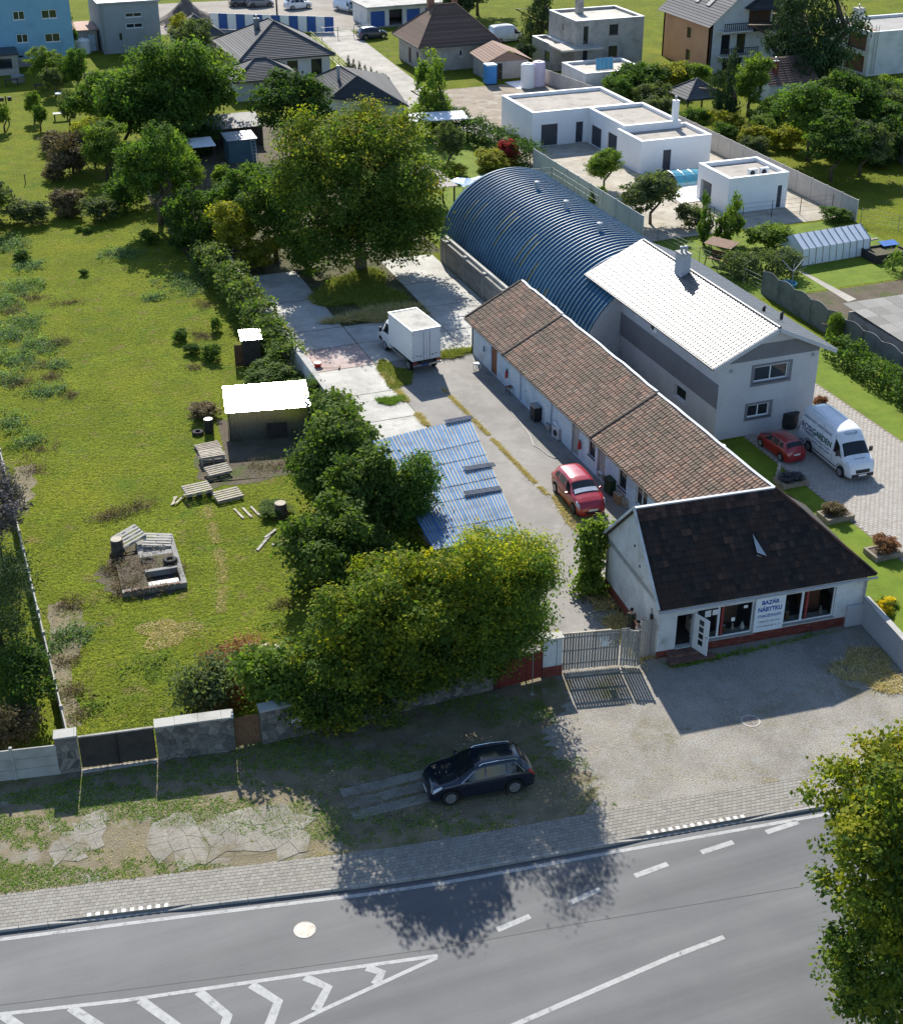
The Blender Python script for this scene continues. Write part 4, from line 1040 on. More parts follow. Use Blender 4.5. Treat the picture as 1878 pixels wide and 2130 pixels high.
# picket gate into the yard
pk_m = tile_mat('silvered_picket', [(0, (0.26, 0.245, 0.22)), (0.5, (0.35, 0.33, 0.30)), (1, (0.43, 0.41, 0.375))], 0.9)
pg1 = plank_gate('picket_gate', 'left leaf of the silvery wooden yard gate with a white hand sign', (23.70, 48.30), (26.25, 47.76), 2.02, 0.10, 0.027, pk_m, old_wood, 0.10, rails=3)
k = MB(); k.box(0.0, 2.2, -0.03, 0.06, 2.02, 2.07); k.build('top_rail', pale_wood, pg1)
hand = MB(); hand.box(-0.15, 0.15, -0.036, -0.027, 1.22, 1.52); f_ = ((-0.13, 20, 0.2), (-0.06, 8, 0.26), (0.03, -4, 0.27), (0.11, -14, 0.23), (0.2, -48, 0.17))
for x, a, l in f_:
    hand.bar((x, -0.032, 1.45 if x < 0.19 else 1.33), (x - math.sin(R(a)) * l, -0.032, (1.45 if x < 0.19 else 1.33) + math.cos(R(a)) * l + 0.06), 0.055, 0.008, up=(0, 1, 0))
hand.build('hand_sign', mat('sign_white', (0.7, 0.7, 0.68), 0.7, 0.06, 3, 20, 0), pg1).location = (1.9, 0, 0)
pg2 = plank_gate('picket_gate', 'narrow right leaf of the silvery wooden yard gate standing ajar', (26.30, 47.74), (27.12, 47.38), 2.12, 0.09, 0.022, pk_m, old_wood, 0.08, drop=0.15)
pg3 = plank_gate('picket_fence', 'narrow fixed picket panel between the yard gate and shop wall', (27.35, 47.92), (28.10, 47.86), 2.10, 0.09, 0.018, pk_m, old_wood, 0.12, cat='fence')
tg = thing('gate_sill', 'long pale timber sill lying under the picket gate', 'timber', (23.7, 48.1, 0), math.atan2(-0.5, 2.6)); k = MB(); k.box(0, 2.75, -0.28, -0.05, 0, 0.10); k.box(2.5, 2.9, -0.42, -0.28, 0, 0.06); k.build('beam', pale_wood, tg)
pl = thing('gate_pillar', 'white gate pillar with red brick foot left of the picket gate', 'pillar', (22.7, 48.28, 0), R(-6))
k = MB(); k.box(0, 0.9, -0.1, 0.3, 0.55, 2.0); k.build('shaft', old_plaster, pl); k = MB(); k.box(-0.012, 0.912, -0.112, 0.312, 0, 0.55); k.build('foot', brick_red, pl); k = MB(); k.box(-0.06, 0.96, -0.16, 0.36, 2.0, 2.06); k.build('cap', concrete, pl); k = MB(); k.box(0.62, 0.64, -0.108, -0.101, 0.56, 1.98); k.build('pipe', black_metal, pl)
rb = thing('red_board_fence', 'dull red sheet fence panel in the shade beside the white gate pillar', 'fence', (20.3, 48.0, 0), R(3))
for i in range(3):
    k = MB(); k.box(i * 0.78, i * 0.78 + 0.76, 0, 0.03, 0.1, 1.5); k.build('panel', mat('dull_red_sheet', (0.16, 0.025, 0.02), 0.6, 0.2, 1, 12, 0.1), rb)
for i in range(4):
    k = MB(); k.box(i * 0.78 - 0.03, i * 0.78 + 0.03, 0.032, 0.09, 0, 1.6); k.build('post', black_metal, rb)
sp = thing('steel_pole', 'thin steel pole in front of the white gate pillar', 'pole', (21.75, 47.21)); k = MB(); k.tube([(0, 0, 0), (0, 0, 2.1)], 0.025, 8); k.build('shaft', grey_metal, sp); k = MB(); k.lathe([(0.1, 0), (0.1, 0.02)], 10); k.build('base', concrete, sp)
rw = thing('garden_wall', 'smooth grey wall running towards the street right of the shop', 'wall', (38.62, 46.85, 0)); La = math.atan2(42.6 - 46.85, -0.55)
L_ = 4.3
facade(rw, (0, 0), (-0.55, -4.25), 0, 1.45, 0.22, grey_plaster)
k = MB(); k.bar((0.1, 0, 1.48), (-0.45, -4.25, 1.48), 0.30, 0.06); k.build('coping', concrete, rw)
eb = thing('meter_box', 'pale electricity box on the end of the grey garden wall', 'meter box', (37.9, 42.5, 0), R(5)); k = MB(); k.box(0, 0.55, -0.3, 0.05, 0, 1.5); k.build('body', win_white, eb); k = MB(); k.box(-0.04, 0.59, -0.34, 0.09, 1.5, 1.56); k.build('lid', concrete, eb); k = MB(); k.box(0.05, 0.5, -0.312, -0.301, 0.7, 1.4); k.build('door', light_grey_plaster, eb)
# fence of the field on the left
ff = thing('field_fence', 'low pale concrete fence along the left edge of the meadow', 'fence', (2.1, 50.1, 0), 0)
for i in range(19):
    for r in range(2):
        k = MB(); k.box(-0.03, 0.03, i * 2.0 + 0.07, i * 2.0 + 1.93, r * 0.55 + 0.01, r * 0.55 + 0.54); k.build('panel', concrete, ff)
    k = MB(); k.box(-0.06, 0.06, i * 2.0 - 0.07, i * 2.0 + 0.07, 0, 1.2); k.build('post', concrete, ff)
# wall between meadow and yard
yw = thing('yard_wall', 'plain rendered wall under the ivy between meadow and yard', 'wall', (21.45, 70.0, 0)); facade(yw, (0, 36.0), (0, 0), 0, 1.7, 0.25, old_plaster); facade(yw, (0.26, 0), (0.26, 36), 0, 1.695, 0.006, old_plaster, name='yard_face'); k = MB(); k.box(-0.05, 0.32, 0, 36, 1.702, 1.76); k.build('coping', concrete, yw)

# ------------------------------------------------------------------ carport with blue corrugated sheets
cp = thing('carport', 'low carport roofed with blue corrugated sheets in the yard', 'carport', (21.7, 56.0, 0))
cblue = mat('blue_corrugated_sheet', (0.07, 0.20, 0.40), 0.75, 0.12, 1.0, 12, 0.05, spec=0.12); cdust = mat('dusty_sheet_valley', (0.30, 0.285, 0.245), 0.9, 0.15, 1.0, 12, 0.1)
cTL, cTR, cBR, cBL = Vector((21.5, 68.9, 2.50)), Vector((27.6, 69.6, 2.62)), Vector((25.0, 56.0, 2.62)), Vector((20.6, 56.6, 2.45))
def cpt(u, v):
    p = cBL.lerp(cBR, u).lerp(cTL.lerp(cTR, u), v); return p - Vector((21.7, 56.0, 0))
rows = [0, 0.155, 0.36, 0.47, 0.665, 0.79, 1.0]
for r in range(6):
    nsh = 6
    for c in range(nsh):
        mb = MB(); u0, u1 = c / nsh, (c + 1) / nsh + (0.01 if c < nsh - 1 else 0); v0, v1 = rows[r] - (0.012 if r else 0), rows[r + 1]
        nw = 5; lift0, lift1 = 0.03 + 0.012 * (c % 2), 0.006 * (c % 2) + random.uniform(0, 0.01)
        for w in range(nw):
            ua, ub = u0 + (u1 - u0) * w / nw, u0 + (u1 - u0) * (w + 1) / nw
            us = [ua, ua + (ub - ua) * 0.12, ua + (ub - ua) * 0.42, ua + (ub - ua) * 0.54, ub]; hs = [0, 0.038, 0.038, 0, 0]
            for i in range(4):
                q = [cpt(us[i], v0) + Vector((0, 0, hs[i] + lift0)), cpt(us[i + 1], v0) + Vector((0, 0, hs[i + 1] + lift0)), cpt(us[i + 1], v1) + Vector((0, 0, hs[i + 1] + lift1)), cpt(us[i], v1) + Vector((0, 0, hs[i] + lift1))]
                mb.face(q, 1 if i == 3 else 0)
        mb.build('corrugated_sheet', [cblue, cdust], cp)
for u in (0.02, 0.5, 0.98):
    for v in (0.02, 0.35, 0.68, 0.98):
        p = cpt(u, v); k = MB(); k.box(p.x - 0.06, p.x + 0.06, p.y - 0.06, p.y + 0.06, 0, p.z - 0.1); k.build('post', old_wood, cp)
for v in (0.02, 0.35, 0.68, 0.98):
    k = MB(); a_, b_ = cpt(0, v), cpt(1, v); k.bar(a_ - Vector((0, 0, 0.07)), b_ - Vector((0, 0, 0.07)), 0.08, 0.12); k.build('beam', old_wood, cp)
dull_steel = mat('dull_steel', (0.17, 0.19, 0.23), 0.85, 0.15, 2, 12, 0.1, spec=0.1)
def profiles(label, a, b, n, z):
    a = Vector(a); b = Vector(b); L = (b - a).length; an = math.atan2(b.y - a.y, b.x - a.x)
    t = thing('metal_profiles', label, 'metal profiles', (a.x, a.y, z), an)
    for i in range(n):
        k = MB(); o_ = random.uniform(-0.1, 0.1); k.box(o_, L + o_ * 0.5, i * 0.13, i * 0.13 + 0.05, 0, 0.05); k.build('profile', dull_steel, t)
profiles('bundle of steel profiles laid along the back edge of the blue carport', (25.99, 69.16, 2.70), (27.66, 69.25, 2.70), 4, 2.72)
profiles('bundle of steel profiles on the middle of the blue carport roof', (24.83, 63.38, 2.65), (26.58, 63.30, 2.65), 4, 2.72)
profiles('bundle of steel profiles nearest the street on the blue carport roof', (23.86, 60.78, 2.65), (25.87, 60.68, 2.65), 4, 2.72)

# ------------------------------------------------------------------ sheet metal shed and outhouse in the meadow
ms = thing('metal_shed', 'sheet metal garden shed with glaring flat roof in the meadow', 'shed', (15.1, 76.75, 0), R(-10))
sheet_m = mat('galvanised_sheet', (0.66, 0.67, 0.65), 0.26, 0.10, 0.8, 10, 0.03, metal=1.0)
def corr_wall(parent, p0, p1, h0, h1, n, name, m):
    mb = MB(); p0 = Vector((*p0, 0)); p1 = Vector((*p1, 0)); U = (p1 - p0).normalized(); N = Vector((U.y, -U.x, 0)); L = (p1 - p0).length
    for i in range(n):
        for a, b, d in ((0.0, 0.5, 0.0), (0.5, 0.6, None), (0.6, 0.9, 0.025), (0.9, 1.0, None)):
            ua, ub = (i + a) * L / n, (i + b) * L / n
            da, db = (d, d) if d is not None else ((0.0, 0.025) if a == 0.5 else (0.025, 0.0))
            ha, hb = h0 + (h1 - h0) * ua / L, h0 + (h1 - h0) * ub / L
            A, B = p0 + U * ua + N * da, p0 + U * ub + N * db
            mb.face([A, B, B + Vector((0, 0, hb)), A + Vector((0, 0, ha))])
    return mb.build(name, m, parent)
corr_wall(ms, (0, 0), (4.75, 0), 1.93, 1.93, 26, 'front_wall', sheet_m); corr_wall(ms, (0, 3.0), (0, 0), 2.2, 1.93, 16, 'side_wall', sheet_m); corr_wall(ms, (4.75, 0), (4.75, 3.0), 1.93, 2.2, 16, 'side_wall', sheet_m); corr_wall(ms, (4.75, 3.0), (0, 3.0), 2.2, 2.2, 26, 'back_wall', sheet_m)
mb = MB()
for i in range(24):
    for a, b, h0_, h1_ in ((0, 0.6, 0, 0), (0.6, 0.7, 0, 0.014), (0.7, 0.9, 0.014, 0.014), (0.9, 1, 0.014, 0)):
        x0, x1 = -0.15 + (i + a) * 5.05 / 24, -0.15 + (i + b) * 5.05 / 24
        mb.face([(x0, -0.15, 1.94 + h0_), (x1, -0.15, 1.94 + h1_), (x1, 3.15, 2.22 + h1_), (x0, 3.15, 2.22 + h0_)])
mb.build('roof', mat('galvanised_roof', (0.62, 0.63, 0.64), 0.30, 0.05, 0.8, 10, 0.02, metal=0.9), ms)
k = MB(); k.box(-0.15, 4.9, -0.16, -0.151, 1.86, 1.945); k.build('fascia', sheet_m, ms)
k = MB(); k.box(2.2, 3.4, -0.06, -0.03, 0.02, 1.0); k.build('leaning_board', dark_wood, ms)
for x in (0.02, 4.73):
    k = MB(); k.box(x - 0.03, x + 0.03, -0.03, 0.03, 0, 1.9); k.build('corner_post', black_metal, ms)
_r = random.Random(8)
def ragged(pts, n=7, j=0.28):
    out = []
    for a, b in zip(pts, pts[1:] + pts[:1]):
        for i in range(n): t = i / n; out.append((a[0] + (b[0] - a[0]) * t + _r.uniform(-j, j), a[1] + (b[1] - a[1]) * t + _r.uniform(-j, j)))
    return out
sheet('soil_bed', ragged([(12.98, 76.43), (14.47, 76.71), (14.37, 74.48), (17.94, 74.07), (17.70, 71.15), (12.77, 71.37), (12.38, 72.95)]), soil_mat, 0.004)
sheet('soil_bed', ragged([(5.33, 64.14), (6.08, 66.20), (7.42, 66.81), (9.64, 66.73), (9.16, 61.31), (7.56, 60.91), (5.58, 61.99)]), soil_mat, 0.004)
sheet('soil_strip', ragged([(2.78, 77.96), (3.72, 77.83), (3.39, 74.18), (2.60, 71.98), (2.38, 73.29)]), dry_mat, 0.004)
sheet('soil_strip', ragged([(2.49, 62.20), (3.77, 62.04), (4.13, 59.97), (2.86, 56.54), (2.85, 52.73), (2.22, 51.82), (2.15, 55.69)]), dry_mat, 0.004)
sheet('shed_slab', [(14.3, 74.2), (19.6, 73.4), (20.6, 79.0), (15.0, 80.0)], soil_mat, 0.012)
oh = thing('outhouse', 'small dark wooden outhouse with white roof sheet beside the ivy wall', 'outhouse', (18.0, 87.6, 0), R(-8))
for i in range(9):
    k = MB(); k.box(0.55 + i * 0.13, 0.55 + i * 0.13 + 0.122, 0, 0.025, 0.03, 1.85); k.build('plank', dark_wood, oh)
for i in range(8):
    k = MB(); k.box(0.55, 0.575, 0.03 + i * 0.16, 0.03 + i * 0.16 + 0.152, 0.03, 1.9); k.build('plank', dark_wood, oh)
for i in range(4):
    k = MB(); k.box(i * 0.14 - 0.02, i * 0.14 + 0.115, -0.02, 0.005, 0.02, 1.55); k.build('rusty_board', mat('rust_board', (0.09, 0.04, 0.025), 0.9, 0.25, 3, 14, 0.3), oh)
k = MB(); k.slab((0.45, -0.1, 1.88), (1.85, -0.1, 1.88), (1.85, 1.45, 2.02), (0.45, 1.45, 2.02), 0.03); k.build('roof', mat('galvanised_roof2', (0.62, 0.63, 0.64), 0.32, 0.05, 0.8, 10, 0.02, metal=0.9), oh)
k = MB(); k.box(1.70, 1.725, 0.03, 1.30, 0.03, 1.9); k.box(0.58, 1.72, 1.30, 1.325, 0.03, 1.95); k.build('back_boards', dark_wood, oh)

# ------------------------------------------------------------------ white flat roofed villa and pool house
gravel_roof = mat('roof_gravel', (0.36, 0.325, 0.28), 0.95, 0.15, 0.8, 10, 0.5, 0.03)
def flat_block(parent, x0, x1, y0, y1, h, m, par=0.28, pw_=0.32, front=(), left=(), right=(), back=(), roofm=gravel_roof):
    box_walls(parent, x0, x1, y0, y1, h, m, 0.3, front, left, right, back)
    k = MB(); k.box(x0 + 0.3, x1 - 0.3, y0 + 0.3, y1 - 0.3, h - par - 0.2, h - par); r = k.build('roof', roofm, parent)
    k = MB(); e = 0.03
    k.box(x0 - e, x1 + e, y0 - e, y0 + pw_, h + 0.002, h + 0.05); k.box(x0 - e, x1 + e, y1 - pw_, y1 + e, h + 0.002, h + 0.05); k.box(x0 - e, x0 + pw_, y0 + pw_, y1 - pw_, h + 0.002, h + 0.05); k.box(x1 - pw_, x1 + e, y0 + pw_, y1 - pw_, h + 0.002, h + 0.05)
    k.build('parapet_cap', mat('white_cap_metal', (0.8, 0.8, 0.8), 0.45, 0.03, 2, 20, 0), r)
    return r
villa = thing('villa', 'long white flat roofed villa with gravel roofs and dark doors', 'house', (58.5, 118.9, 0))
AN = dict(frame=anthracite, recess=0.12)
flat_block(villa, 0.0, 11.3, 12.4, 20.4, 3.38, bright_white, front=[Dr(0.95, 2.75, 0.02, 2.15, mull=1, **AN), Dr(4.75, 5.55, 0.02, 2.1, **AN)])
flat_block(villa, 6.0, 12.1, 4.4, 12.38, 3.42, bright_white, left=[Dr(0.6, 2.9, 0.05, 2.0, mull=2, **AN), Dr(4.3, 6.9, 0.05, 2.15, mull=2, **AN)])
flat_block(villa, 5.6, 13.0, 0.0, 5.0, 3.05, bright_white, front=[Dr(2.35, 3.2, 0.02, 2.06, **AN)])
chimney(villa, 11.6, 4.75, 3.05, 5.3, 0.5, bright_white, bright_white, 1, zinc)
pool_h = thing('pool_house', 'small white flat roofed pool house with two roof units', 'pool house', (65.4, 105.2, 0))
flat_block(pool_h, 0, 5.9, 0, 5.3, 3.08, bright_white, front=[Dr(4.92, 5.38, 0.02, 2.02, **AN)], left=[Hole(0.3, 2.2, 0.0, 1.9)])
for i in range(2): aircon('roof_air_conditioner', ('left' if i == 0 else 'right') + ' of the two white cooling units on the pool house roof', (68.2 + i * 1.15, 105.95, 2.82), 0, 0.8, 0.65, 0.35)
pc = thing('pool_cover', 'domed blue glazed sliding pool cover behind the pool house', 'pool cover', (65.4, 114.0, 0))
pcm = mat('teal_pool_glazing', (0.06, 0.26, 0.36), 0.2, 0.08, 1, 10, 0, spec=0.6)
for i in range(3):
    mb = MB(); n = 10; r0 = 1.0 - i * 0.03
    for j in range(n):
        t0, t1 = math.pi * j / n, math.pi * (j + 1) / n
        p = [(i * 1.0 + dx, 1.6 - 1.6 * math.cos(t), r0 * math.sin(t)) for t in (t0, t1) for dx in (0.02, 0.98)]
        mb.face([p[0], p[1], p[3], p[2]])
    s_ = mb.build('segment', pcm, pc)
    k = MB(); k.tube([(i * 1.0, 1.6 - 1.62 * math.cos(math.pi * j / 10), (r0 + 0.02) * math.sin(math.pi * j / 10)) for j in range(11)], 0.03, 5); k.build('arch_bar', grey_metal, s_)
sheet('pool_terrace', [(63.2, 109.2), (65.4, 109.4), (65.4, 110.6), (69.4, 110.6), (69.4, 113.9), (63.8, 113.9)], mat('white_terrace', (0.72, 0.70, 0.66), 0.8, 0.05, 0.7, 14, 0.1), 0.05)
def panel_fence(label, p0, p1, h, m, step=2.0, name='concrete_fence', pieces=4, postm=None, scallop=False):
    L = math.hypot(p1[0] - p0[0], p1[1] - p0[1]); a = math.atan2(p1[1] - p0[1], p1[0] - p0[0]); n = max(1, int(round(L / step))); st = L / n
    t = thing(name, label, 'fence', (p0[0], p0[1], 0), a)
    for i in range(n):
        for r in range(pieces):
            k = MB(); z0, z1 = r * h / pieces + 0.004, (r + 1) * h / pieces - 0.004; x0, x1 = i * st + 0.06, (i + 1) * st - 0.06
            if scallop and r == pieces - 1:
                pts = [(x0, z0)] + [(x1, z0)] + [(x1 + (x0 - x1) * q / 8, z1 - 0.16 + 0.22 * math.sin(math.pi * q / 8)) for q in range(9)]
                k.face([(x, 0, z) for x, z in pts]); k.face([(x, 0.05, z) for x, z in reversed(pts)])
                for q in range(len(pts)):
                    A, B = pts[q], pts[(q + 1) % len(pts)]; k.face([(A[0], 0, A[1]), (A[0], 0.05, A[1]), (B[0], 0.05, B[1]), (B[0], 0, B[1])])
            else: k.box(x0, x1, 0, 0.05, z0, z1)
            k.build('panel', m, t)
    for i in range(n + 1):
        k = MB(); k.box(i * st - 0.06, i * st + 0.06, -0.035, 0.085, 0, h - (0.12 if scallop else -0.04)); k.build('post', postm or m, t)
    return t
grey_panel = mat('smooth_grey_panel', (0.46, 0.46, 0.46), 0.85, 0.08, 0.8, 12, 0.15)
beige_panel = mat('beige_panel', (0.48, 0.45, 0.41), 0.85, 0.08, 0.8, 12, 0.15)
panel_fence('smooth grey panel fence between the arched hall and the villa court', (55.0, 123.0), (55.0, 101.0), 2.25, grey_panel, 2.4, pieces=1)
panel_fence('beige panel fence behind the villa and pool house', (74.6, 132.0), (74.6, 99.5), 1.9, beige_panel, 2.4, pieces=1)
sc_m = mat('textured_fence_panel', (0.20, 0.20, 0.195), 0.95, 0.2, 0.8, 7, 0.8, 0.04)
panel_fence('dark scalloped concrete fence behind the hedge on the right', (57.9, 87.2), (57.9, 60.0), 1.9, sc_m, 2.05, pieces=3, scallop=True)
panel_fence('pale panel fence beside the white plastic tanks', (71.2, 158.0), (73.5, 141.0), 1.6, beige_panel, 2.2, pieces=2)
panel_fence('grey block fence at the right edge beyond the garden', (90.5, 118), (86.5, 101), 1.7, dark_concrete, 2.4, pieces=2)
def wire_fence(label, pts, h, step=2.5, postm=grey_metal, cat='fence', name='wire_fence', wires=4, r=0.03):
    t = thing(name, label, cat, (pts[0][0], pts[0][1], 0)); o = Vector((pts[0][0], pts[0][1], 0))
    for a, b in zip(pts[:-1], pts[1:]):
        a = Vector((a[0], a[1], 0)) - o; b = Vector((b[0], b[1], 0)) - o; n = max(1, int((b - a).length / step))
        for i in range(n + 1):
            p = a.lerp(b, i / n); k = MB(); k.tube([p, p + Vector((0, 0, h))], r, 6); k.build('post', postm, t)
        for w in range(wires):
            z = Vector((0, 0, h * (0.2 + 0.78 * w / max(1, wires - 1)))); k = MB(); k.bar(a + z, b + z, 0.014); k.build('wire', postm, t)
wire_fence('dark wire fence in front of the white pool house', [(63.0, 103.3), (71.3, 102.9), (74.4, 102.7)], 1.5, 2.6, black_metal)
wire_fence('wire fence between the lane and the strip of lawn behind the big walnut', [(52.4, 190), (50.8, 167), (51.6, 146)], 1.4, 3.0)
wire_fence('wire fence along the meadow edge right of the pool house', [(74.8, 99), (82, 88), (90, 78)], 1.3, 3.0, grey_metal)
wire_fence('thin garden fence left of the scalloped wall', [(58.2, 86.9), (56.4, 100.8)], 1.2, 2.4, grey_metal)

# ------------------------------------------------------------------ houses further back
dark_tile = tile_mat('anthracite_roof_tile', [(0, (0.085, 0.085, 0.09)), (1, (0.15, 0.15, 0.155))], 0.8, spec=0.2)
black_tile = tile_mat('black_roof_tile', [(0, (0.045, 0.047, 0.052)), (1, (0.075, 0.077, 0.082))], 0.8, spec=0.2)
brown_tile = tile_mat('old_brown_roof_tile', [(0, (0.13, 0.085, 0.065)), (1, (0.21, 0.135, 0.105))], 0.9)
red_tile = tile_mat('pale_red_roof_tile', [(0, (0.26, 0.165, 0.125)), (1, (0.36, 0.24, 0.185))], 0.9)
h1 = thing('bungalow', 'large white bungalow with grey hipped tile roof in front of the striped hoarding', 'house', (37.6, 167.6, 0))
box_walls(h1, 0.5, 11.0, 0.6, 12.6, 2.9, white_plaster, 0.3, front=[W(5.3, 6.6, 1.05, 2.4, frame=win_dark), W(8.2, 9.5, 0.4, 2.4, frame=win_dark)], left=[W(3, 4.2, 1, 2.3, frame=win_dark)])
r_ = hip_roof(h1, 0, 11.4, 0, 13.3, 2.9, 3.1, dark_tile, rows=22, over=0.1); chimney(r_, 4.0, 7.0, 4.2, 6.2, 0.6, dark_grey_plaster, concrete)
h2 = thing('garage', 'small grey garage with hipped tile roof below the large bungalow', 'garage', (35.2, 160.0, 0))
box_walls(h2, 0.4, 7.2, 0.5, 5.9, 2.3, light_grey_plaster, 0.3, front=[W(1.9, 2.5, 1.5, 1.85, frame=win_dark, sill=False), W(3.2, 4.0, 1.5, 1.85, frame=win_dark, sill=False)]); hip_roof(h2, 0, 7.6, 0, 6.3, 2.3, 1.7, dark_tile, rows=14, over=0.1)
h3 = thing('black_roof_house', 'low house with black angular roof and shiny flue behind the big walnut', 'house', (42.3, 141.0, 0))
A_, B_, C_, D_, R1, R2 = (1.0, 16.0, 2.7), (0.0, 6.1, 2.7), (6.6, -0.1, 2.7), (9.2, 15.0, 2.7), (2.9, 11.5, 4.75), (3.0, 5.7, 4.85)
mb = MB(); row_plane(mb, A_, B_, R2, R1, 12); row_plane(mb, B_, C_, R2, R2, 12); row_plane(mb, C_, D_, R1, R2, 12); row_plane(mb, D_, A_, R1, R1, 12); rr_ = mb.build('roof', black_tile, h3)
for p, q in ((R1, R2), (B_, R2), (C_, R2), (A_, R1)):
    k = MB(); k.tube([Vector(p) + Vector((0, 0, 0.05)), Vector(q) + Vector((0, 0, 0.05))], 0.09, 6); k.build('ridge_cap', dark_tile, rr_)
k = MB(); k.prism([(0.6, 6.3), (6.4, 0.9), (8.6, 14.4), (1.5, 15.3)], 0, 2.7); k.build('wall', white_plaster, h3)
k = MB(); k.lathe([(0.16, 3.4), (0.16, 5.2), (0.2, 5.22), (0.2, 5.4)], 12, (1.9, 9.0, 0)); k.build('flue', zinc, rr_)
gzb = thing('glass_canopy', 'low white canopy roof beside the black roofed house', 'canopy', (47.5, 136.6, 0), R(-8)); k = MB(); k.slab((0, 0, 2.3), (6.0, 0, 2.3), (6.0, 2.6, 2.5), (0, 2.6, 2.5), 0.08); k.build('roof', bright_white, gzb)
for x in (0.1, 2.9, 5.8):
    k = MB(); k.box(x, x + 0.12, 0.05, 0.17, 0, 2.22); k.build('post', win_dark, gzb)
h0 = thing('bungalow', 'small hipped tile roof just behind the largest grey bungalow roof, nearer the sand heap', 'house', (33.6, 184.0, 0)); box_walls(h0, 0.4, 5.6, 0.4, 6.4, 2.9, white_plaster, front=[W(3.5, 4.6, 1, 2.2, frame=win_dark)]); hip_roof(h0, 0, 6.0, 0, 6.8, 2.9, 2.0, dark_tile, rows=14, over=0.1)
old = thing('old_house', 'old rendered house with tall brown hipped roof and two chimneys', 'house', (59.6, 167.2, 0))
box_walls(old, 0.3, 9.6, 0.3, 8.9, 3.0, cement, 0.4, front=[W(4.8, 5.2, 1.5, 2.3, frame=win_white), W(8.0, 8.5, 1.5, 2.2, frame=win_white)], left=[Dr(3.3, 4.2, 0.3, 2.1, frame=win_brown), W(6.2, 7.3, 0.9, 2.1, frame=win_brown)])
r_ = hip_roof(old, 0, 9.9, 0, 9.2, 3.0, 3.9, brown_tile, inset=4.0, rows=22, over=0.35); chimney(r_, 3.6, 6.3, 5.0, 7.9, 0.75, mat('chimney_brick', (0.26, 0.13, 0.09), 0.9, 0.2, 2, 12, 0.3)); chimney(r_, 7.0, 7.0, 4.6, 7.6, 0.6, MATS['chimney_brick'])
rs = thing('red_roof_shed', 'small shed with pale red tiled roof beside the old hipped house', 'shed', (65.2, 160.4, 0))
box_walls(rs, 0.3, 5.6, 0.3, 4.6, 2.0, cement, 0.25, front=[Dr(1.0, 2.0, 0, 1.85, frame=dark_wood)]); mb = MB(); row_plane(mb, (0, 5.2, 2.3), (0, 0, 2.0), (3.0, 0, 3.3), (3.0, 5.2, 3.5), 9); row_plane(mb, (6.0, 0, 2.0), (6.0, 5.2, 2.3), (3.0, 5.2, 3.5), (3.0, 0, 3.3), 9); mb.face([(0.3, 0.3, 2.0), (5.6, 0.3, 2.0), (3.0, 0.3, 3.2)]); mb.build('roof', red_tile, rs)
gf = thing('concrete_house', 'bare cement house with stepped flat roofs behind the solar panel', 'house', (74.7, 160.3, 0))
flat_block(gf, 2.0, 11.0, 0, 7.8, 6.05, cement, front=[W(1.0, 1.65, 3.4, 5.4, frame=win_dark), W(1.0, 1.65, 1.45, 2.8, frame=win_dark), W(4.4, 5.6, 4.2, 5.4, frame=win_brown), W(4.4, 5.6, 1.6, 2.9, frame=win_brown)], left=[W(3.6, 4.0, 4.4, 5.1, frame=win_dark, sill=False)], roofm=mat('pale_roof_felt', (0.46, 0.43, 0.37), 0.9, 0.12, 0.6, 10, 0.2))
flat_block(gf, 0, 1.98, 2.0, 8.2, 3.05, cement, left=[W(3.4, 5.0, 1.0, 2.1, frame=win_dark)], roofm=MATS['pale_roof_felt']); chimney(gf, 5.2, 6.0, 5.8, 7.4, 0.8, cement)
k = MB(); k.slab((-0.5, -1.6, 3.15), (5.0, -1.6, 3.15), (5.0, 2.2, 3.2), (-0.5, 2.2, 3.2), 0.2); k.build('porch_roof', MATS['pale_roof_felt'], gf)
ga = thing('flat_garage', 'low flat white garage roof carrying a tilted solar panel', 'garage', (73.0, 149.6, 0)); flat_block(ga, 0, 7.6, 0, 6.4, 2.4, white_plaster, roofm=MATS['pale_roof_felt'])
so = thing('solar_panel', 'tilted solar panel on the low flat garage roof', 'solar panel', (75.2, 151.5, 2.15)); k = MB(); k.slab((0, 0, 0.1), (2.2, 0, 0.1), (2.9, 1.6, 1.1), (0.7, 1.6, 1.1), 0.05); s_ = k.build('frame', grey_metal, so)
for i in range(4):
    k = MB(); k.slab((0.06 + i * 0.53, 0.03, 0.122), (0.54 + i * 0.53, 0.03, 0.122), (1.22 + i * 0.53, 1.55, 1.08), (0.74 + i * 0.53, 1.55, 1.08), 0.01); k.build('cell_row', pcm, so)
k = MB(); k.bar((0.8, 1.5, 0), (0.8, 1.5, 1.0), 0.05); k.bar((2.7, 1.5, 0), (2.7, 1.5, 1.0), 0.05); k.build('support', grey_metal, so)
orange = thing('orange_house', 'tall orange rendered house with dark roof, skylights and balconies', 'house', (91.5, 154.5, 0))
BR = dict(frame=win_brown, recess=0.1, sill=False)
facade(orange, (0, 11.5), (0, 0), 0, 6.0, 0.35, orange_plaster, [W(5.95, 7.0, 3.3, 4.55, **BR), W(6.05, 7.1, 0.7, 1.95, **BR)])
facade(orange, (0, 0), (12.6, 0), 0, 6.0, 0.35, white_plaster, [W(1.6, 2.8, 2.1, 4.4, **BR), W(3.7, 4.9, 2.1, 4.4, **BR), W(7.6, 8.3, 3.3, 4.3, frame=win_white), W(2.0, 4.6, 0.1, 1.6, frame=win_dark)])
facade(orange, (12.6, 0), (12.6, 11.5), 0, 6.0, 0.35, orange_plaster); facade(orange, (12.6, 11.5), (0, 11.5), 0, 6.0, 0.35, orange_plaster)
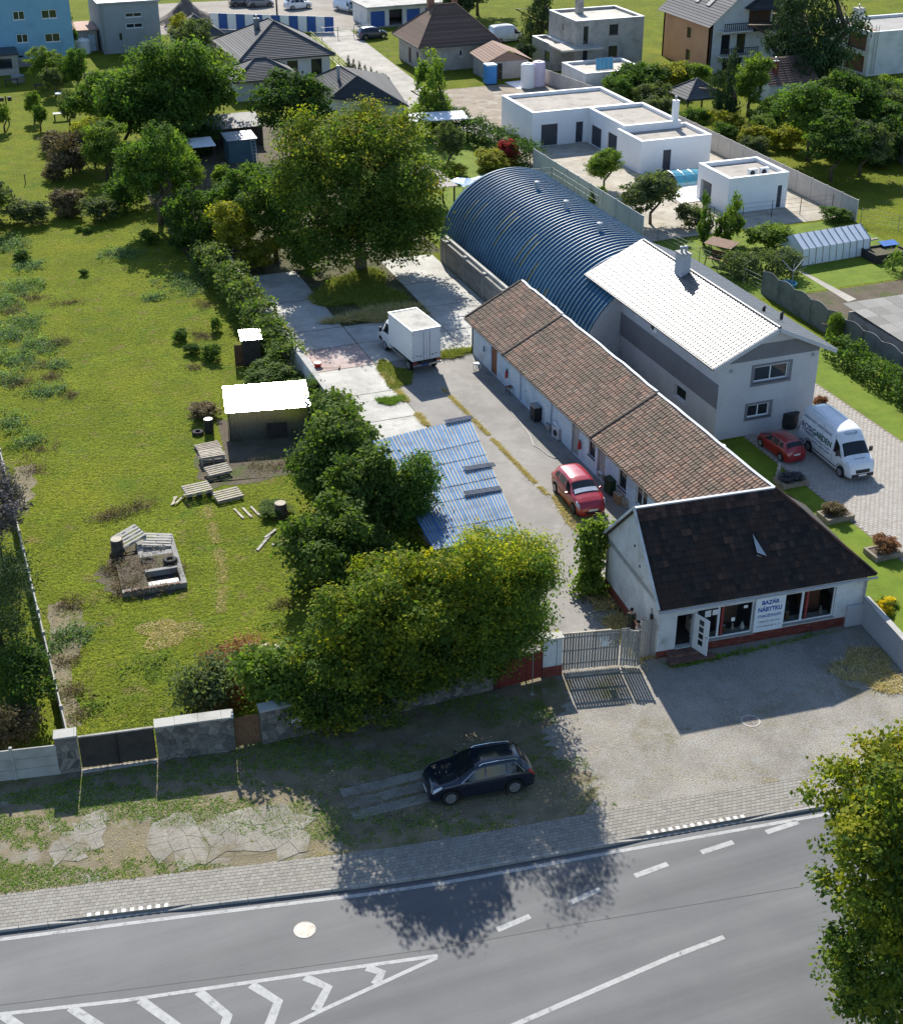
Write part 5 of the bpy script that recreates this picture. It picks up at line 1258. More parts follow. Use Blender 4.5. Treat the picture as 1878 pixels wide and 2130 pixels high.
g = MB(); g.face([(0, 0.0, 6.0), (12.6, 0.0, 6.0), (6.3, 0.0, 11.2)]); g.build('gable_wall', white_plaster, orange)
g = MB(); g.face([(12.6, 11.5, 6.0), (0, 11.5, 6.0), (6.3, 11.5, 11.2)]); g.build('gable_wall', white_plaster, orange)
mb = MB(); row_plane(mb, (-0.7, 12.0, 5.5), (-0.7, -0.9, 5.5), (6.3, -0.9, 11.35), (6.3, 12.0, 11.35), 24); row_plane(mb, (13.3, -0.9, 5.5), (13.3, 12.0, 5.5), (6.3, 12.0, 11.35), (6.3, -0.9, 11.35), 24)
og = mb.build('roof', dark_tile, orange)
for i in range(3):
    y = 9.2 - i * 2.75; z = 7.2; x = (z - 5.5) / (11.35 - 5.5) * 7.0 - 0.7; k = MB(); c_ = 7.0 / math.hypot(7.0, 5.85); s2 = 5.85 / math.hypot(7.0, 5.85)
    a = Vector((x, y, z)); Sv = Vector((c_, 0, s2)); Nv = Vector((-s2, 0, c_)); Yv = Vector((0, -1, 0))
    p = [a + Nv * 0.12, a + Yv * 0.8 + Nv * 0.12, a + Yv * 0.8 + Sv * 1.5 + Nv * 0.12, a + Sv * 1.5 + Nv * 0.12]; k.slab(p[0], p[1], p[2], p[3], 0.1); s_ = k.build('skylight', win_dark, og)
    k = MB(); k.slab(*[q + Nv * 0.01 + (a + Yv * 0.4 + Sv * 0.75 - q) * 0.12 for q in p], 0.008); k.build('pane', mat('skylight_glass', (0.55, 0.6, 0.65), 0.12, 0.02, 2, 10, 0, metal=0.6), s_)
for z in (2.0, 4.85):
    k = MB(); k.box(1.0, 5.9, -1.5, -0.01, z, z + 0.16); bl = k.build('balcony', white_plaster, orange)
    k = MB(); k.box(1.0, 5.9, -1.5, -1.44, z + 1.0, z + 1.08); k.build('handrail', dark_wood, bl)
    for i in range(18):
        k = MB(); k.box(1.0 + i * 0.28, 1.1 + i * 0.28, -1.49, -1.46, z + 0.2, z + 1.0); k.build('baluster', dark_wood, bl)
k = MB(); k.box(4.9, 9.6, -1.6, -0.01, 4.85, 5.0); k.box(4.9, 9.6, -1.6, -1.52, 5.0, 5.9); k.build('oriel_parapet', dark_wood, orange)
mb = MB(); row_plane(mb, (4.3, -2.0, 7.3), (10.2, -2.0, 7.3), (7.2, -0.3, 9.0), (7.2, -0.3, 9.0), 8); row_plane(mb, (4.3, 0.2, 7.3), (4.3, -2.0, 7.3), (7.2, -0.3, 9.0), (7.2, 0.2, 9.0), 8); row_plane(mb, (10.2, -2.0, 7.3), (10.2, 0.2, 7.3), (7.2, 0.2, 9.0), (7.2, -0.3, 9.0), 8); mb.build('oriel_roof', black_tile, orange)
for x in (5.0, 7.2, 9.5):
    k = MB(); k.box(x - 0.07, x + 0.07, -1.6, -1.46, 5.0, 7.3); k.build('oriel_post', white_plaster if x == 7.2 else dark_wood, orange)
k = MB(); k.box(5.1, 9.4, -0.03, -0.005, 5.1, 7.2); k.build('oriel_back', win_brown, orange)
k = MB(); k.tube([(-0.25, -0.6, 5.4), (0.05, -0.12, 4.6), (0.05, -0.12, 0.1)], 0.07, 6); k.build('downpipe', win_brown, orange)
bh = thing('brown_roof_cottage', 'low cottage with stripy brown tiled roof in front of the tall conifer', 'cottage', (90.2, 138.8, 0))
box_walls(bh, 0.3, 6.3, 0.3, 7.0, 2.0, white_plaster); mb = MB(); row_plane(mb, (0, 0, 1.9), (6.6, 0, 1.9), (6.6, 3.6, 4.2), (0, 3.6, 4.2), 12, 0.07); row_plane(mb, (6.6, 7.3, 1.9), (0, 7.3, 1.9), (0, 3.6, 4.2), (6.6, 3.6, 4.2), 12, 0.07); r_ = mb.build('roof', brown_tile, bh); chimney(r_, 1.6, 1.6, 2.4, 4.2, 0.5, brick_red)
gz = thing('gazebo', 'garden gazebo with grey shingle pyramid roof among the bushes', 'gazebo', (78.2, 135.6, 0)); hip_roof(gz, 0, 4.6, 0, 4.6, 2.1, 1.6, dark_tile, rows=8)
for x in (0.2, 4.3):
    for y in (0.2, 4.3):
        k = MB(); k.box(x, x + 0.14, y, y + 0.14, 0, 2.1); k.build('post', dark_wood, gz)
rf = thing('flat_roof_house', 'white flat roofed house with ladder at the right edge behind the conifer', 'house', (108.5, 146.6, 0))
flat_block(rf, 0, 14, 0, 9, 5.05, white_plaster, left=[Hole(4.0, 8.0, 2.7, 4.6), Hole(4.0, 8.0, 0.2, 2.2)], roofm=mat('grey_roof_felt', (0.30, 0.29, 0.27), 0.9, 0.12, 0.6, 10, 0.2)); chimney(rf, 1.5, 5.0, 4.8, 6.9, 1.0, white_plaster)
k = MB(); k.box(0.4, 2.5, 0.5, 8.5, 0.1, 4.8); k.build('loggia_back', brown_wood, rf)
for x in (0.5, 0.95):
    k = MB(); k.tube([(x, -0.15, 0.2), (x, -0.15, 5.9)], 0.03, 5); k.build('ladder_rail', grey_metal, rf)
for i in range(18):
    k = MB(); k.bar((0.5, -0.15, 0.4 + i * 0.3), (0.95, -0.15, 0.4 + i * 0.3), 0.03); k.build('rung', grey_metal, rf)
bl_h = thing('blue_house', 'tall pale blue rendered house with white windows at the upper left', 'house', (-1.0, 187.8, 0))
def pair(u, z, w=1.35, h=1.0): return W(u, u + w, z, z + h, frame=win_white, mull=2, recess=0.08, pane=pane_green)
box_walls(bl_h, 0, 22.7, 0, 11, 9.5, blue_plaster, 0.4, front=[pair(15.9, 5.5), pair(19.25, 5.45, 1.8), pair(15.95, 2.82), pair(19.3, 2.68, 1.8), W(15.8, 16.5, 1.0, 1.4, frame=win_white, sill=False), Dr(19.3, 20.0, 0.05, 1.45, frame=win_brown), W(20.3, 21.2, 1.02, 1.32, frame=win_white, sill=False), pair(10.0, 5.5), pair(6, 5.5)])
k = MB(); k.box(0.0, 22.72, -0.05, -0.003, 0, 0.95); k.build('plinth', cement, bl_h)
hip_roof(bl_h, 0, 22.7, 0, 11, 9.5, 3.5, brown_tile, over=0.5)
ax = thing('annex', 'low grey annex with dark flat roof in front of the blue house', 'annex', (8.0, 183.6, 0)); box_walls(ax, 0, 6.4, 0, 4.0, 2.3, cement, 0.25, front=[W(3.5, 5.7, 0.8, 1.9, frame=win_dark)]); k = MB(); k.box(-0.2, 6.6, -0.3, 4.05, 2.3, 2.5); k.build('roof', win_dark, ax)
gb = thing('grey_block', 'plain grey rendered block with slit windows beside the blue house', 'house', (25.7, 191.6, 0))
WT = dict(frame=win_white, mull=2, recess=0.05)
box_walls(gb, 0, 7.4, 0, 10, 6.1, mat('blue_grey_render', (0.30, 0.32, 0.33), 0.9, 0.06, 0.6, 12, 0.2), 0.3, front=[W(3.1, 5.2, 4.3, 4.85, **WT), W(3.1, 5.2, 2.98, 3.55, **WT), W(2.13, 2.5, 1.6, 2.45, frame=win_dark, sill=False)])
k = MB(); k.box(-0.3, 7.7, -0.35, 10.3, 6.1, 6.28); k.build('roof', zinc, gb); k = MB(); k.tube([(0.25, -0.1, 6.0), (0.25, -0.1, 0)], 0.06, 6); k.build('downpipe', grey_metal, gb)
sg = thing('small_garage', 'small garage with reddish flat roof between the blue and grey houses', 'garage', (22.2, 194.0, 0)); box_walls(sg, 0, 3.2, 0, 6, 2.6, cement, 0.25, front=[Dr(2.0, 2.9, 0, 2.1, frame=pale_door)]); k = MB(); k.box(-0.15, 3.35, -0.2, 6.1, 2.6, 2.72); k.build('roof', mat('reddish_felt', (0.40, 0.26, 0.21), 0.9, 0.12, 0.8, 10, 0.2), sg)
ct = thing('white_tank', 'white rounded tank standing beside the wall of the blue house', 'tank', (23.35, 193.21)); k = MB(); k.lathe([(0.9, 0), (0.95, 0.1), (0.95, 1.6), (0.7, 1.8), (0.1, 1.86)], 16); k.build('body', bright_white, ct); k = MB(); k.lathe([(0.2, 1.86), (0.2, 1.95)], 10); k.build('lid', win_white, ct)
# far car park: hoarding, low building, sand heap, mast
ho = thing('striped_hoarding', 'blue and white panelled hoarding along the car park', 'hoarding', (42.0, 203.4, 0), math.atan2(194.6 - 203.4, 57 - 42.0)); hb = mat('hoarding_blue', (0.03, 0.10, 0.33), 0.6, 0.06, 1, 10, 0.05)
for i in range(14):
    k = MB(); k.box(i * 1.24 + 0.02, i * 1.24 + 1.22, 0, 0.06, 0.05, 2.1); k.build('panel', hb if i % 2 else bright_white, ho)
    k = MB(); k.box(i * 1.24 - 0.04, i * 1.24 + 0.02, -0.03, 0.09, 0, 2.15); k.build('post', grey_metal, ho)
lb = thing('depot_building', 'low flat building with blue gates in the car park', 'depot', (62.5, 197.0, 0), R(2)); box_walls(lb, 0, 12, 0, 6, 2.5, white_plaster, 0.3, front=[Dr(0.5, 2.6, 0, 2.0, frame=hb), Hole(3.2, 5.2, 0, 2.1), Dr(5.8, 7.8, 0, 2.0, frame=hb), Dr(8.6, 11, 0, 2.0, frame=hb)]); k = MB(); k.box(-0.3, 12.3, -0.6, 6.2, 2.5, 2.7); k.build('roof', concrete, lb)
sh = MB(); n = 24; hts = []
hp = thing('sand_heap', 'heap of dark sand behind the grey block house', 'heap', (40.3, 210.5, 0))
N_ = 14
gridp = {}
for i in range(N_ + 1):
    for j in range(N_ + 1):
        u, v = i / N_ * 2 - 1, j / N_ * 2 - 1; r = math.hypot(u, v * 1.1); z = max(0.0, (1 - r)) * 2.6 * (1 + 0.25 * math.sin(5 * u + 2) * math.cos(4 * v)) + (random.uniform(-0.06, 0.06) if r < 0.95 else 0); gridp[i, j] = (u * 5.0, v * 3.5, z)
for i in range(N_):
    for j in range(N_): sh.face([gridp[i, j], gridp[i + 1, j], gridp[i + 1, j + 1], gridp[i, j + 1]])
sh.build('pile', mat('dark_sand', (0.13, 0.11, 0.095), 0.95, 0.25, 0.8, 8, 0.6, 0.05), hp, smooth=True)
mast = thing('lamp_mast', 'tall thin dark mast rising behind the large bungalow', 'mast', (50.4, 199.3, 0)); k = MB(); k.tube([(0, 0, 0), (0, 0, 9)], [0.14, 0.08], 8); k.build('shaft', black_metal, mast); k = MB(); k.lathe([(0.25, 0), (0.25, 0.1)], 10); k.build('base', concrete, mast)
lg = thing('lane_gate', 'wide tube gate across the far end of the lane', 'gate', (54.2, 191.0, 0), R(-3))
for i in range(4):
    k = MB(); k.tube([(i * 2.2, 0, 0), (i * 2.2, 0, 1.6)], 0.05, 6); k.build('post', grey_metal, lg)
for z in (0.3, 0.9, 1.5):
    k = MB(); k.tube([(0, 0, z), (6.6, 0, z)], 0.03, 6); k.build('rail', grey_metal, lg)
# tanks, booth
def tank(label, xy, m):
    t = thing('plastic_tank', label, 'tank', (xy[0], xy[1], 0.02)); k = MB(); k.lathe([(0.72, 0), (0.78, 0.06), (0.78, 2.55), (0.66, 2.72), (0.2, 2.78)], 20); k.build('body', m, t, smooth=False)
    k = MB(); k.lathe([(0.22, 2.78), (0.22, 2.86)], 12); k.build('lid', m, t)
    for i in range(3):
        k = MB(); k.lathe([(0.785, 0.6 + i * 0.7), (0.80, 0.63 + i * 0.7), (0.785, 0.66 + i * 0.7)], 20); k.build('band', m, t)
tank('tall white plastic tank, left of the pair beside the pale fence', (68.45, 155.45), bright_white)
tank('tall lilac tinted plastic tank, right of the pair beside the pale fence', (70.06, 155.96), mat('lilac_plastic', (0.60, 0.52, 0.62), 0.6, 0.05, 1, 10, 0))
sheet('tank_slab', [(67.08, 158.98), (67.20, 155.19), (70.58, 155.29), (70.15, 159.26)], bright_white, 0.02)
bt = thing('toilet_booth', 'blue portable toilet booth beside the red roofed shed', 'toilet booth', (64.6, 158.3, 0)); bbl = mat('booth_blue', (0.03, 0.20, 0.50), 0.5, 0.06, 1, 10, 0)
k = MB(); k.box(0, 1.2, 0, 1.2, 0.1, 2.1); k.build('cabin', bbl, bt); k = MB(); k.box(-0.05, 1.25, -0.05, 1.25, 2.1, 2.28); k.build('roof', mat('booth_roof', (0.3, 0.45, 0.6), 0.5, 0.05, 1, 10, 0), bt); k = MB(); k.box(0.15, 1.05, -0.03, -0.002, 0.15, 2.0); k.build('door', bbl, bt); k = MB(); k.box(-0.05, 1.25, -0.1, 1.25, 0, 0.1); k.build('base', plastic_black, bt)
wire = 0
# right hand neighbour: shed with cement sheets, greenhouse
cs = thing('cement_sheet_shed', 'low shed roofed with weathered grey cement sheets behind the scalloped fence', 'shed', (58.6, 67.5, 0)); csm = tile_mat('cement_sheet', [(0, (0.23, 0.22, 0.20)), (1, (0.33, 0.315, 0.29))], 0.95)
for i in range(8):
    for j in range(7):
        k = MB(); x0, x1 = j * 1.12, j * 1.12 + 1.16; y0, y1 = i * 1.35, i * 1.35 + 1.32; z0 = 1.95 + 0.04 * i + 0.012 * (j % 2); k.slab((x0, y0, z0 + 0.03), (x1, y0, z0 + 0.03), (x1, y1, z0 + 0.08), (x0, y1, z0 + 0.08), 0.03); k.build('roof_sheet', csm, cs)
box_walls(cs, 0.25, 7.6, 0.3, 10.3, 1.85, cement, 0.25)
gh = thing('greenhouse', 'long white panelled garden greenhouse right of the grey house', 'greenhouse', (64.0, 91.3, 0), R(4)); ghm = mat('white_greenhouse_sheet', (0.70, 0.73, 0.76), 0.35, 0.05, 1, 10, 0)
for i in range(10):
    x0, x1 = i * 0.66 + 0.02, i * 0.66 + 0.64
    k = MB(); k.slab((x0, 0, 0.05), (x1, 0, 0.05), (x1, 0.1, 1.35), (x0, 0.1, 1.35), 0.02); k.build('side_panel', ghm, gh)
    k = MB(); k.slab((x0, 0.08, 1.36), (x1, 0.08, 1.36), (x1, 1.5, 2.15), (x0, 1.5, 2.15), 0.02); k.build('roof_panel', ghm, gh)
    k = MB(); k.slab((x0, 1.52, 2.15), (x1, 1.52, 2.15), (x1, 2.92, 1.36), (x0, 2.92, 1.36), 0.02); k.build('roof_panel', ghm, gh)
for i in range(11):
    x = i * 0.66; k = MB(); k.bar((x, -0.02, 0), (x, 0.07, 1.37), 0.04); k.bar((x, 0.07, 1.37), (x, 1.51, 2.19), 0.04); k.bar((x, 1.51, 2.19), (x, 2.95, 1.37), 0.04); k.bar((x, 2.95, 1.37), (x, 3.0, 0), 0.04); k.build('rib', grey_metal, gh)
for x in (0.0, 6.6):
    k = MB(); q = [(x, 0.02, 0.03), (x, 2.98, 0.03), (x, 2.92, 1.36), (x, 1.5, 2.14), (x, 0.1, 1.36)]; k.face(q if x > 1 else list(reversed(q))); k.build('end_wall', ghm, gh)

# ------------------------------------------------------------------ vehicles
def lerp_tab(tab):
    xs = [a for a, b in tab]; ys = [b for a, b in tab]
    return lambda x: float(np.interp(x, xs, ys))
class CarShape:
    def __init__(self, L, W, sill, zt, belt, wtop, wplan, wheels, rw, crown=0.03):
        self.L, self.W, self.sill, self.rw, self.wheels, self.crown = L, W, sill, rw, wheels, crown
        self.zt = lerp_tab(zt); self.belt = lerp_tab(belt); self.wtop = lerp_tab(wtop); self.wplan = lerp_tab(wplan)
    def zb(self, x):
        z = self.sill(x) if callable(self.sill) else self.sill
        for xw in self.wheels:
            d = abs(x - xw); ra = self.rw * 1.17
            if d < ra: z = max(z, self.rw + math.sqrt(max(0, ra * ra - d * d)) - 0.02)
        return z
    def section(self, x):
        w = self.wplan(x) * self.W / 2; zt = self.zt(x); zbl = min(self.belt(x), zt - 0.02); zb = min(self.zb(x), zbl - 0.06); wt = min(self.wtop(x) * self.W / 2, w)
        h = zbl - zb
        return [(w * 0.95, zb), (w * 0.985, zb + h * 0.18), (w, zb + h * 0.55), (w * 0.985, zbl - 0.03), (w * 0.965, zbl), (wt + 0.03 * (zt - zbl > 0.25), zt - min(0.09, 0.3 * (zt - zbl))), (wt * 0.86, zt - 0.012), (wt * 0.5, zt + self.crown * 0.7), (0.0, zt + self.crown)]
    def surf(self, x, k, side=1):
        s = self.section(x); i = min(int(k), len(s) - 2); t = k - i
        a, b = s[i], s[i + 1]
        return Vector((x, side * (a[0] * (1 - t) + b[0] * t), a[1] * (1 - t) + b[1] * t))
    def body(self, n=64):
        xs = sorted(set(list(np.linspace(-self.L / 2, self.L / 2, n)) + [xw + self.rw * 1.17 * math.cos(a) for xw in self.wheels for a in np.linspace(0.02, math.pi - 0.02, 9)]))
        mb = MB(); rows = []
        for x in xs:
            s = self.section(x)
            ring = [(x, -y, z) for y, z in s] + [(x, y, z) for y, z in reversed(s[:-1])]
            i0 = len(mb.v); mb.v.extend(ring); rows.append((i0, len(ring)))
        for (a, m_), (b, _) in zip(rows[:-1], rows[1:]):
            for j in range(m_ - 1):
                mb.f.append((a + j, a + j + 1, b + j + 1, b + j)); mb.m.append(0); mb.t.append(0.5)
        a, m_ = rows[0]; mb.f.append(tuple(a + m_ - 1 - j for j in range(m_))); mb.m.append(0); mb.t.append(0.5)
        a, m_ = rows[-1]; mb.f.append(tuple(a + j for j in range(m_))); mb.m.append(0); mb.t.append(0.5)
        return mb
    def patch(self, x0, x1, k0, k1, side, off=0.006, nx=8, nk=4, x0t=None, x1t=None):
        """a piece of skin between stations x0..x1 (x0t..x1t at the upper edge) and section steps k0..k1"""
        x0t = x0 if x0t is None else x0t; x1t = x1 if x1t is None else x1t
        mb = MB(); g = []
        for i in range(nx + 1):
            row = []
            for j in range(nk + 1):
                t = j / nk; xa = x0 + (x0t - x0) * t; xb = x1 + (x1t - x1) * t; x = xa + (xb - xa) * i / nx; k = k0 + (k1 - k0) * t
                e = 0.01
                p = self.surf(x, k, side); dx = self.surf(x + e, k, side) - self.surf(x - e, k, side); dk = self.surf(x, min(k + 0.02, 7.99), side) - self.surf(x, max(k - 0.02, 0), side)
                n = dk.cross(dx) * side
                n = n.normalized() if n.length > 1e-9 else Vector((0, 0, 1))
                row.append(p + n * off)
            g.append(row)
        for i in range(nx):
            for j in range(nk):
                q = [g[i][j], g[i + 1][j], g[i + 1][j + 1], g[i][j + 1]]
                mb.face(q if side > 0 else list(reversed(q)))
        return mb
    def across(self, x0, x1, k0=4.9, off=0.006, n=8, xk=None):
        """a pane across the car between stations x0..x1 (windscreen or rear window)"""
        mb = MB(); g = []
        ks = [(s, k) for s in (-1, 1) for k in ([k0, 5.4, 6.0, 6.9, 7.9] if s < 0 else [7.0, 6.0, 5.4, k0])]
        for i in range(n + 1):
            x = x0 + (x1 - x0) * i / n; row = []
            for s, k in ks:
                e = 0.01; p = self.surf(x, k, s); dx = self.surf(x + e, k, s) - self.surf(x - e, k, s)
                nn = Vector((-dx.z, 0, dx.x)).normalized(); row.append(p + nn * off)
            g.append(row)
        for i in range(n):
            for j in range(len(ks) - 1): mb.face([g[i][j], g[i + 1][j], g[i + 1][j + 1], g[i][j + 1]][::-1])
        return mb
def wheel(parent, x, y, r, w, side, rim_m, spokes=5):
    t = MB(); t.lathe([(r * 0.62, -w / 2), (r * 0.94, -w / 2), (r, -w * 0.36), (r, w * 0.36), (r * 0.94, w / 2), (r * 0.62, w / 2)], 22, (0, 0, 0), axis='y'); o = t.build('wheel', rubber, parent, (x, y, r))
    d = MB(); yo = side * (w * 0.5 + 0.012); d.lathe([(r * 0.64, yo - 0.01), (r * 0.64, yo), (r * 0.56, yo), (r * 0.56, yo - 0.01)], 22, axis='y')
    for i in range(spokes):
        a = 2 * math.pi * i / spokes; d.bar((0, yo, 0), (r * 0.6 * math.cos(a), yo, r * 0.6 * math.sin(a)), 0.07, 0.02, up=(0, 1, 0))
    d.lathe([(r * 0.13, yo - 0.02), (r * 0.13, yo + 0.012)], 12, axis='y'); d.build('rim', rim_m, o)
    return o
rim_silver = mat('alloy_rim', (0.55, 0.56, 0.58), 0.3, 0.05, 3, 20, 0, metal=0.8)
lamp_glass = mat('lamp_glass', (0.55, 0.58, 0.62), 0.12, 0.03, 3, 20, 0, spec=0.8)
red_lamp = mat('red_lamp', (0.35, 0.015, 0.012), 0.2, 0.05, 3, 20, 0, spec=0.8)
plate_m = mat('number_plate', (0.7, 0.7, 0.68), 0.5, 0.02, 3, 20, 0)
car_glass = glass_mat('car_glass', (0.012, 0.015, 0.018), 0.03)
grille_m = mat('grille_black', (0.012, 0.012, 0.013), 0.5, 0.05, 3, 20, 0)

def hatch_shape():
    return CarShape(4.05, 1.74, 0.19,
        [(-2.03, 0.62), (-1.98, 0.86), (-1.90, 1.02), (-1.78, 1.18), (-1.50, 1.45), (-1.30, 1.50), (-0.6, 1.535), (0.1, 1.51), (0.40, 1.44), (1.22, 1.03), (1.5, 0.95), (1.75, 0.85), (1.93, 0.70), (2.03, 0.55)],
        [(-2.03, 0.58), (-1.9, 0.90), (-1.2, 0.98), (0.8, 0.93), (1.22, 0.93), (1.7, 0.80), (2.03, 0.52)],
        [(-2.03, 0.62), (-1.9, 0.72), (-1.5, 0.70), (-1.0, 0.72), (0.2, 0.72), (0.5, 0.73), (1.2, 0.82), (1.7, 0.80), (2.03, 0.60)],
        [(-2.03, 0.80), (-1.95, 0.90), (-1.7, 0.97), (-1.2, 1.0), (1.2, 1.0), (1.65, 0.95), (1.9, 0.84), (2.03, 0.66)], (1.27, -1.24), 0.31)
def make_hatch(name, label, body_m, parent_loc=(0, 0, 0), group=None):
    S = hatch_shape(); t = thing(name, label, 'car', parent_loc, 0, group)
    S.body().build('body', body_m, t, smooth=True)
    S.across(0.44, 1.17).build('windscreen', car_glass, t, smooth=True); S.across(-1.76, -1.50).build('rear_window', car_glass, t, smooth=True)
    for s in (1, -1):
        S.patch(0.02, 0.92, 4.08, 4.92, s, x0t=0.02, x1t=0.42).build('side_window', car_glass, t, smooth=True)
        S.patch(-0.82, -0.06, 4.08, 4.92, s).build('side_window', car_glass, t, smooth=True)
        S.patch(-1.42, -0.90, 4.15, 4.85, s, x0t=-1.25, x1t=-0.90).build('quarter_window', car_glass, t, smooth=True)
        S.patch(1.62, 1.93, 2.6, 4.6, s, 0.012, x0t=1.52, x1t=1.82).build('headlight', lamp_glass, t, smooth=True)
        S.patch(-1.97, -1.80, 2.9, 4.6, s, 0.012).build('taillight', red_lamp, t, smooth=True)
        for xw in S.wheels: wheel(t, xw, s * 0.76, 0.31, 0.2, s, rim_silver, 7)
        k = MB(); k.lathe([(0.02, -0.07), (0.075, -0.05), (0.09, 0.02), (0.06, 0.06), (0.02, 0.07)], 10, (0, 0, 0)); m_ = k.build('mirror', body_m, t, (0.72, s * 0.96, 0.99)); m_.scale = (0.9, 1.2, 1.0)
        k = MB(); p = S.surf(0.72, 3.9, s); k.bar(p, (0.72, s * 0.93, 0.98), 0.05); k.build('mirror_arm', plastic_black, t)
        S.patch(-1.0, 0.98, 1.9, 2.05, s, 0.012).build('side_moulding', body_m, t)
        for x in (0.98, -0.03, -0.95): S.patch(x - 0.006, x + 0.006, 0.6, 3.9, s, 0.003, 1, 8).build('door_seam', grille_m, t)
        for x in (0.12, -0.84):
            S.patch(x, x + 0.16, 3.05, 3.2, s, 0.025, 2, 1).build('door_handle', body_m, t)
    k = MB(); k.box(-1.95, 1.9, -0.70, 0.70, 0.17, 0.42); k.build('underbody', plastic_black, t)
    k = MB(); k.box(2.00, 2.045, -0.45, 0.45, 0.26, 0.40); k.build('grille', grille_m, t)
    k = MB(); k.box(2.046, 2.06, -0.26, 0.26, 0.42, 0.53); k.build('number_plate', plate_m, t); k = MB(); k.box(-2.05, -2.036, -0.26, 0.26, 0.66, 0.77); k.build('number_plate', plate_m, t)
    k = MB(); k.bar((1.08, -0.5, 1.095), (0.98, 0.1, 1.16), 0.025); k.build('wiper', plastic_black, t)
    return t
def suv_shape():
    return CarShape(4.65, 1.88, 0.24,
        [(-2.33, 0.70), (-2.28, 1.0), (-2.18, 1.12), (-2.02, 1.30), (-1.70, 1.58), (-1.45, 1.64), (-0.8, 1.685), (0.0, 1.68), (0.30, 1.61), (1.10, 1.17), (1.45, 1.10), (1.95, 1.00), (2.18, 0.88), (2.33, 0.62)],
        [(-2.33, 0.66), (-2.1, 1.06), (-1.2, 1.10), (0.8, 1.04), (1.1, 1.05), (1.9, 0.94), (2.33, 0.58)],
        [(-2.33, 0.66), (-2.0, 0.72), (-1.6, 0.70), (0.1, 0.72), (0.5, 0.74), (1.1, 0.84), (1.9, 0.82), (2.33, 0.64)],
        [(-2.33, 0.80), (-2.2, 0.92), (-1.9, 0.98), (-1.2, 1.0), (1.4, 1.0), (1.9, 0.95), (2.2, 0.86), (2.33, 0.70)], (1.45, -1.36), 0.37)
def make_suv(name, label, body_m):
    S = suv_shape(); t = thing(name, label, 'car')
    S.body().build('body', body_m, t, smooth=True)
    S.across(0.33, 1.06).build('windscreen', car_glass, t, smooth=True); S.across(-2.0, -1.70).build('rear_window', car_glass, t, smooth=True)
    for s in (1, -1):
        S.patch(-0.05, 0.86, 4.08, 4.92, s, x0t=-0.05, x1t=0.34).build('side_window', car_glass, t, smooth=True)
        S.patch(-0.98, -0.12, 4.08, 4.92, s).build('side_window', car_glass, t, smooth=True)
        S.patch(-1.75, -1.05, 4.15, 4.9, s, x0t=-1.45, x1t=-1.05).build('quarter_window', car_glass, t, smooth=True)
        k = MB(); q = [S.surf(x, kk, s) + Vector((0, s * 0.012, 0)) for x, kk in ((0.98, 4.02), (0.36, 4.95), (-1.40, 4.95), (-1.82, 4.1), (-0.9, 4.02), (0.98, 4.02))]
        for a, b in zip(q[:-1], q[1:]):
            pts = [a.lerp(b, i / 6) for i in range(7)]
            for c, d in zip(pts[:-1], pts[1:]): k.bar(c, d, 0.022)
        k.build('window_trim', chrome, t)
        k = MB(); q = [S.surf(x, 5.6, s) + Vector((0, 0, h)) for x, h in ((0.15, 0.01), (0.0, 0.05), (-0.7, 0.06), (-1.4, 0.05), (-1.55, 0.01))]
        k.tube(q, 0.022, 6); k.build('roof_rail', chrome, t)
        S.patch(1.86, 2.22, 2.9, 4.5, s, 0.012, x0t=1.80, x1t=2.14).build('headlight', lamp_glass, t, smooth=True)
        S.patch(-2.26, -1.98, 2.9, 4.4, s, 0.012).build('taillight', red_lamp, t, smooth=True)
        for xw in S.wheels: wheel(t, xw, s * 0.82, 0.37, 0.24, s, rim_silver, 5)
        k = MB(); k.lathe([(0.02, -0.08), (0.09, -0.05), (0.10, 0.03), (0.07, 0.07), (0.02, 0.08)], 10); m_ = k.build('mirror', body_m, t, (0.72, s * 1.04, 1.12)); m_.scale = (0.9, 1.3, 1.0)
        k = MB(); k.bar(S.surf(0.72, 3.9, s), (0.72, s * 1.0, 1.11), 0.05); k.build('mirror_arm', plastic_black, t)
        for x in (0.98, -0.08, -1.02): S.patch(x - 0.006, x + 0.006, 0.6, 3.9, s, 0.003, 1, 8).build('door_seam', grille_m, t)
        S.patch(-2.2, 2.1, 0.05, 0.6, s, 0.01, 30, 2).build('sill_cladding', plastic_black, t)
        S.patch(-0.9, 0.95, 3.25, 3.35, s, 0.012, 10, 1).build('shoulder_line', body_m, t)
    k = MB(); k.box(-2.2, 2.2, -0.76, 0.76, 0.2, 0.5); k.build('underbody', plastic_black, t)
    for y in (-0.2, 0.2):
        k = MB(); k.box(2.29, 2.345, y - 0.16, y + 0.16, 0.50, 0.62); k.build('grille', chrome, t)
    k = MB(); k.box(2.34, 2.352, -0.26, 0.26, 0.36, 0.46); k.build('number_plate', plate_m, t)
    k = MB(); k.tube([(-1.35, 0, 1.70), (-1.55, 0, 1.78)], [0.04, 0.01], 6); k.build('aerial', body_m, t)
    return t
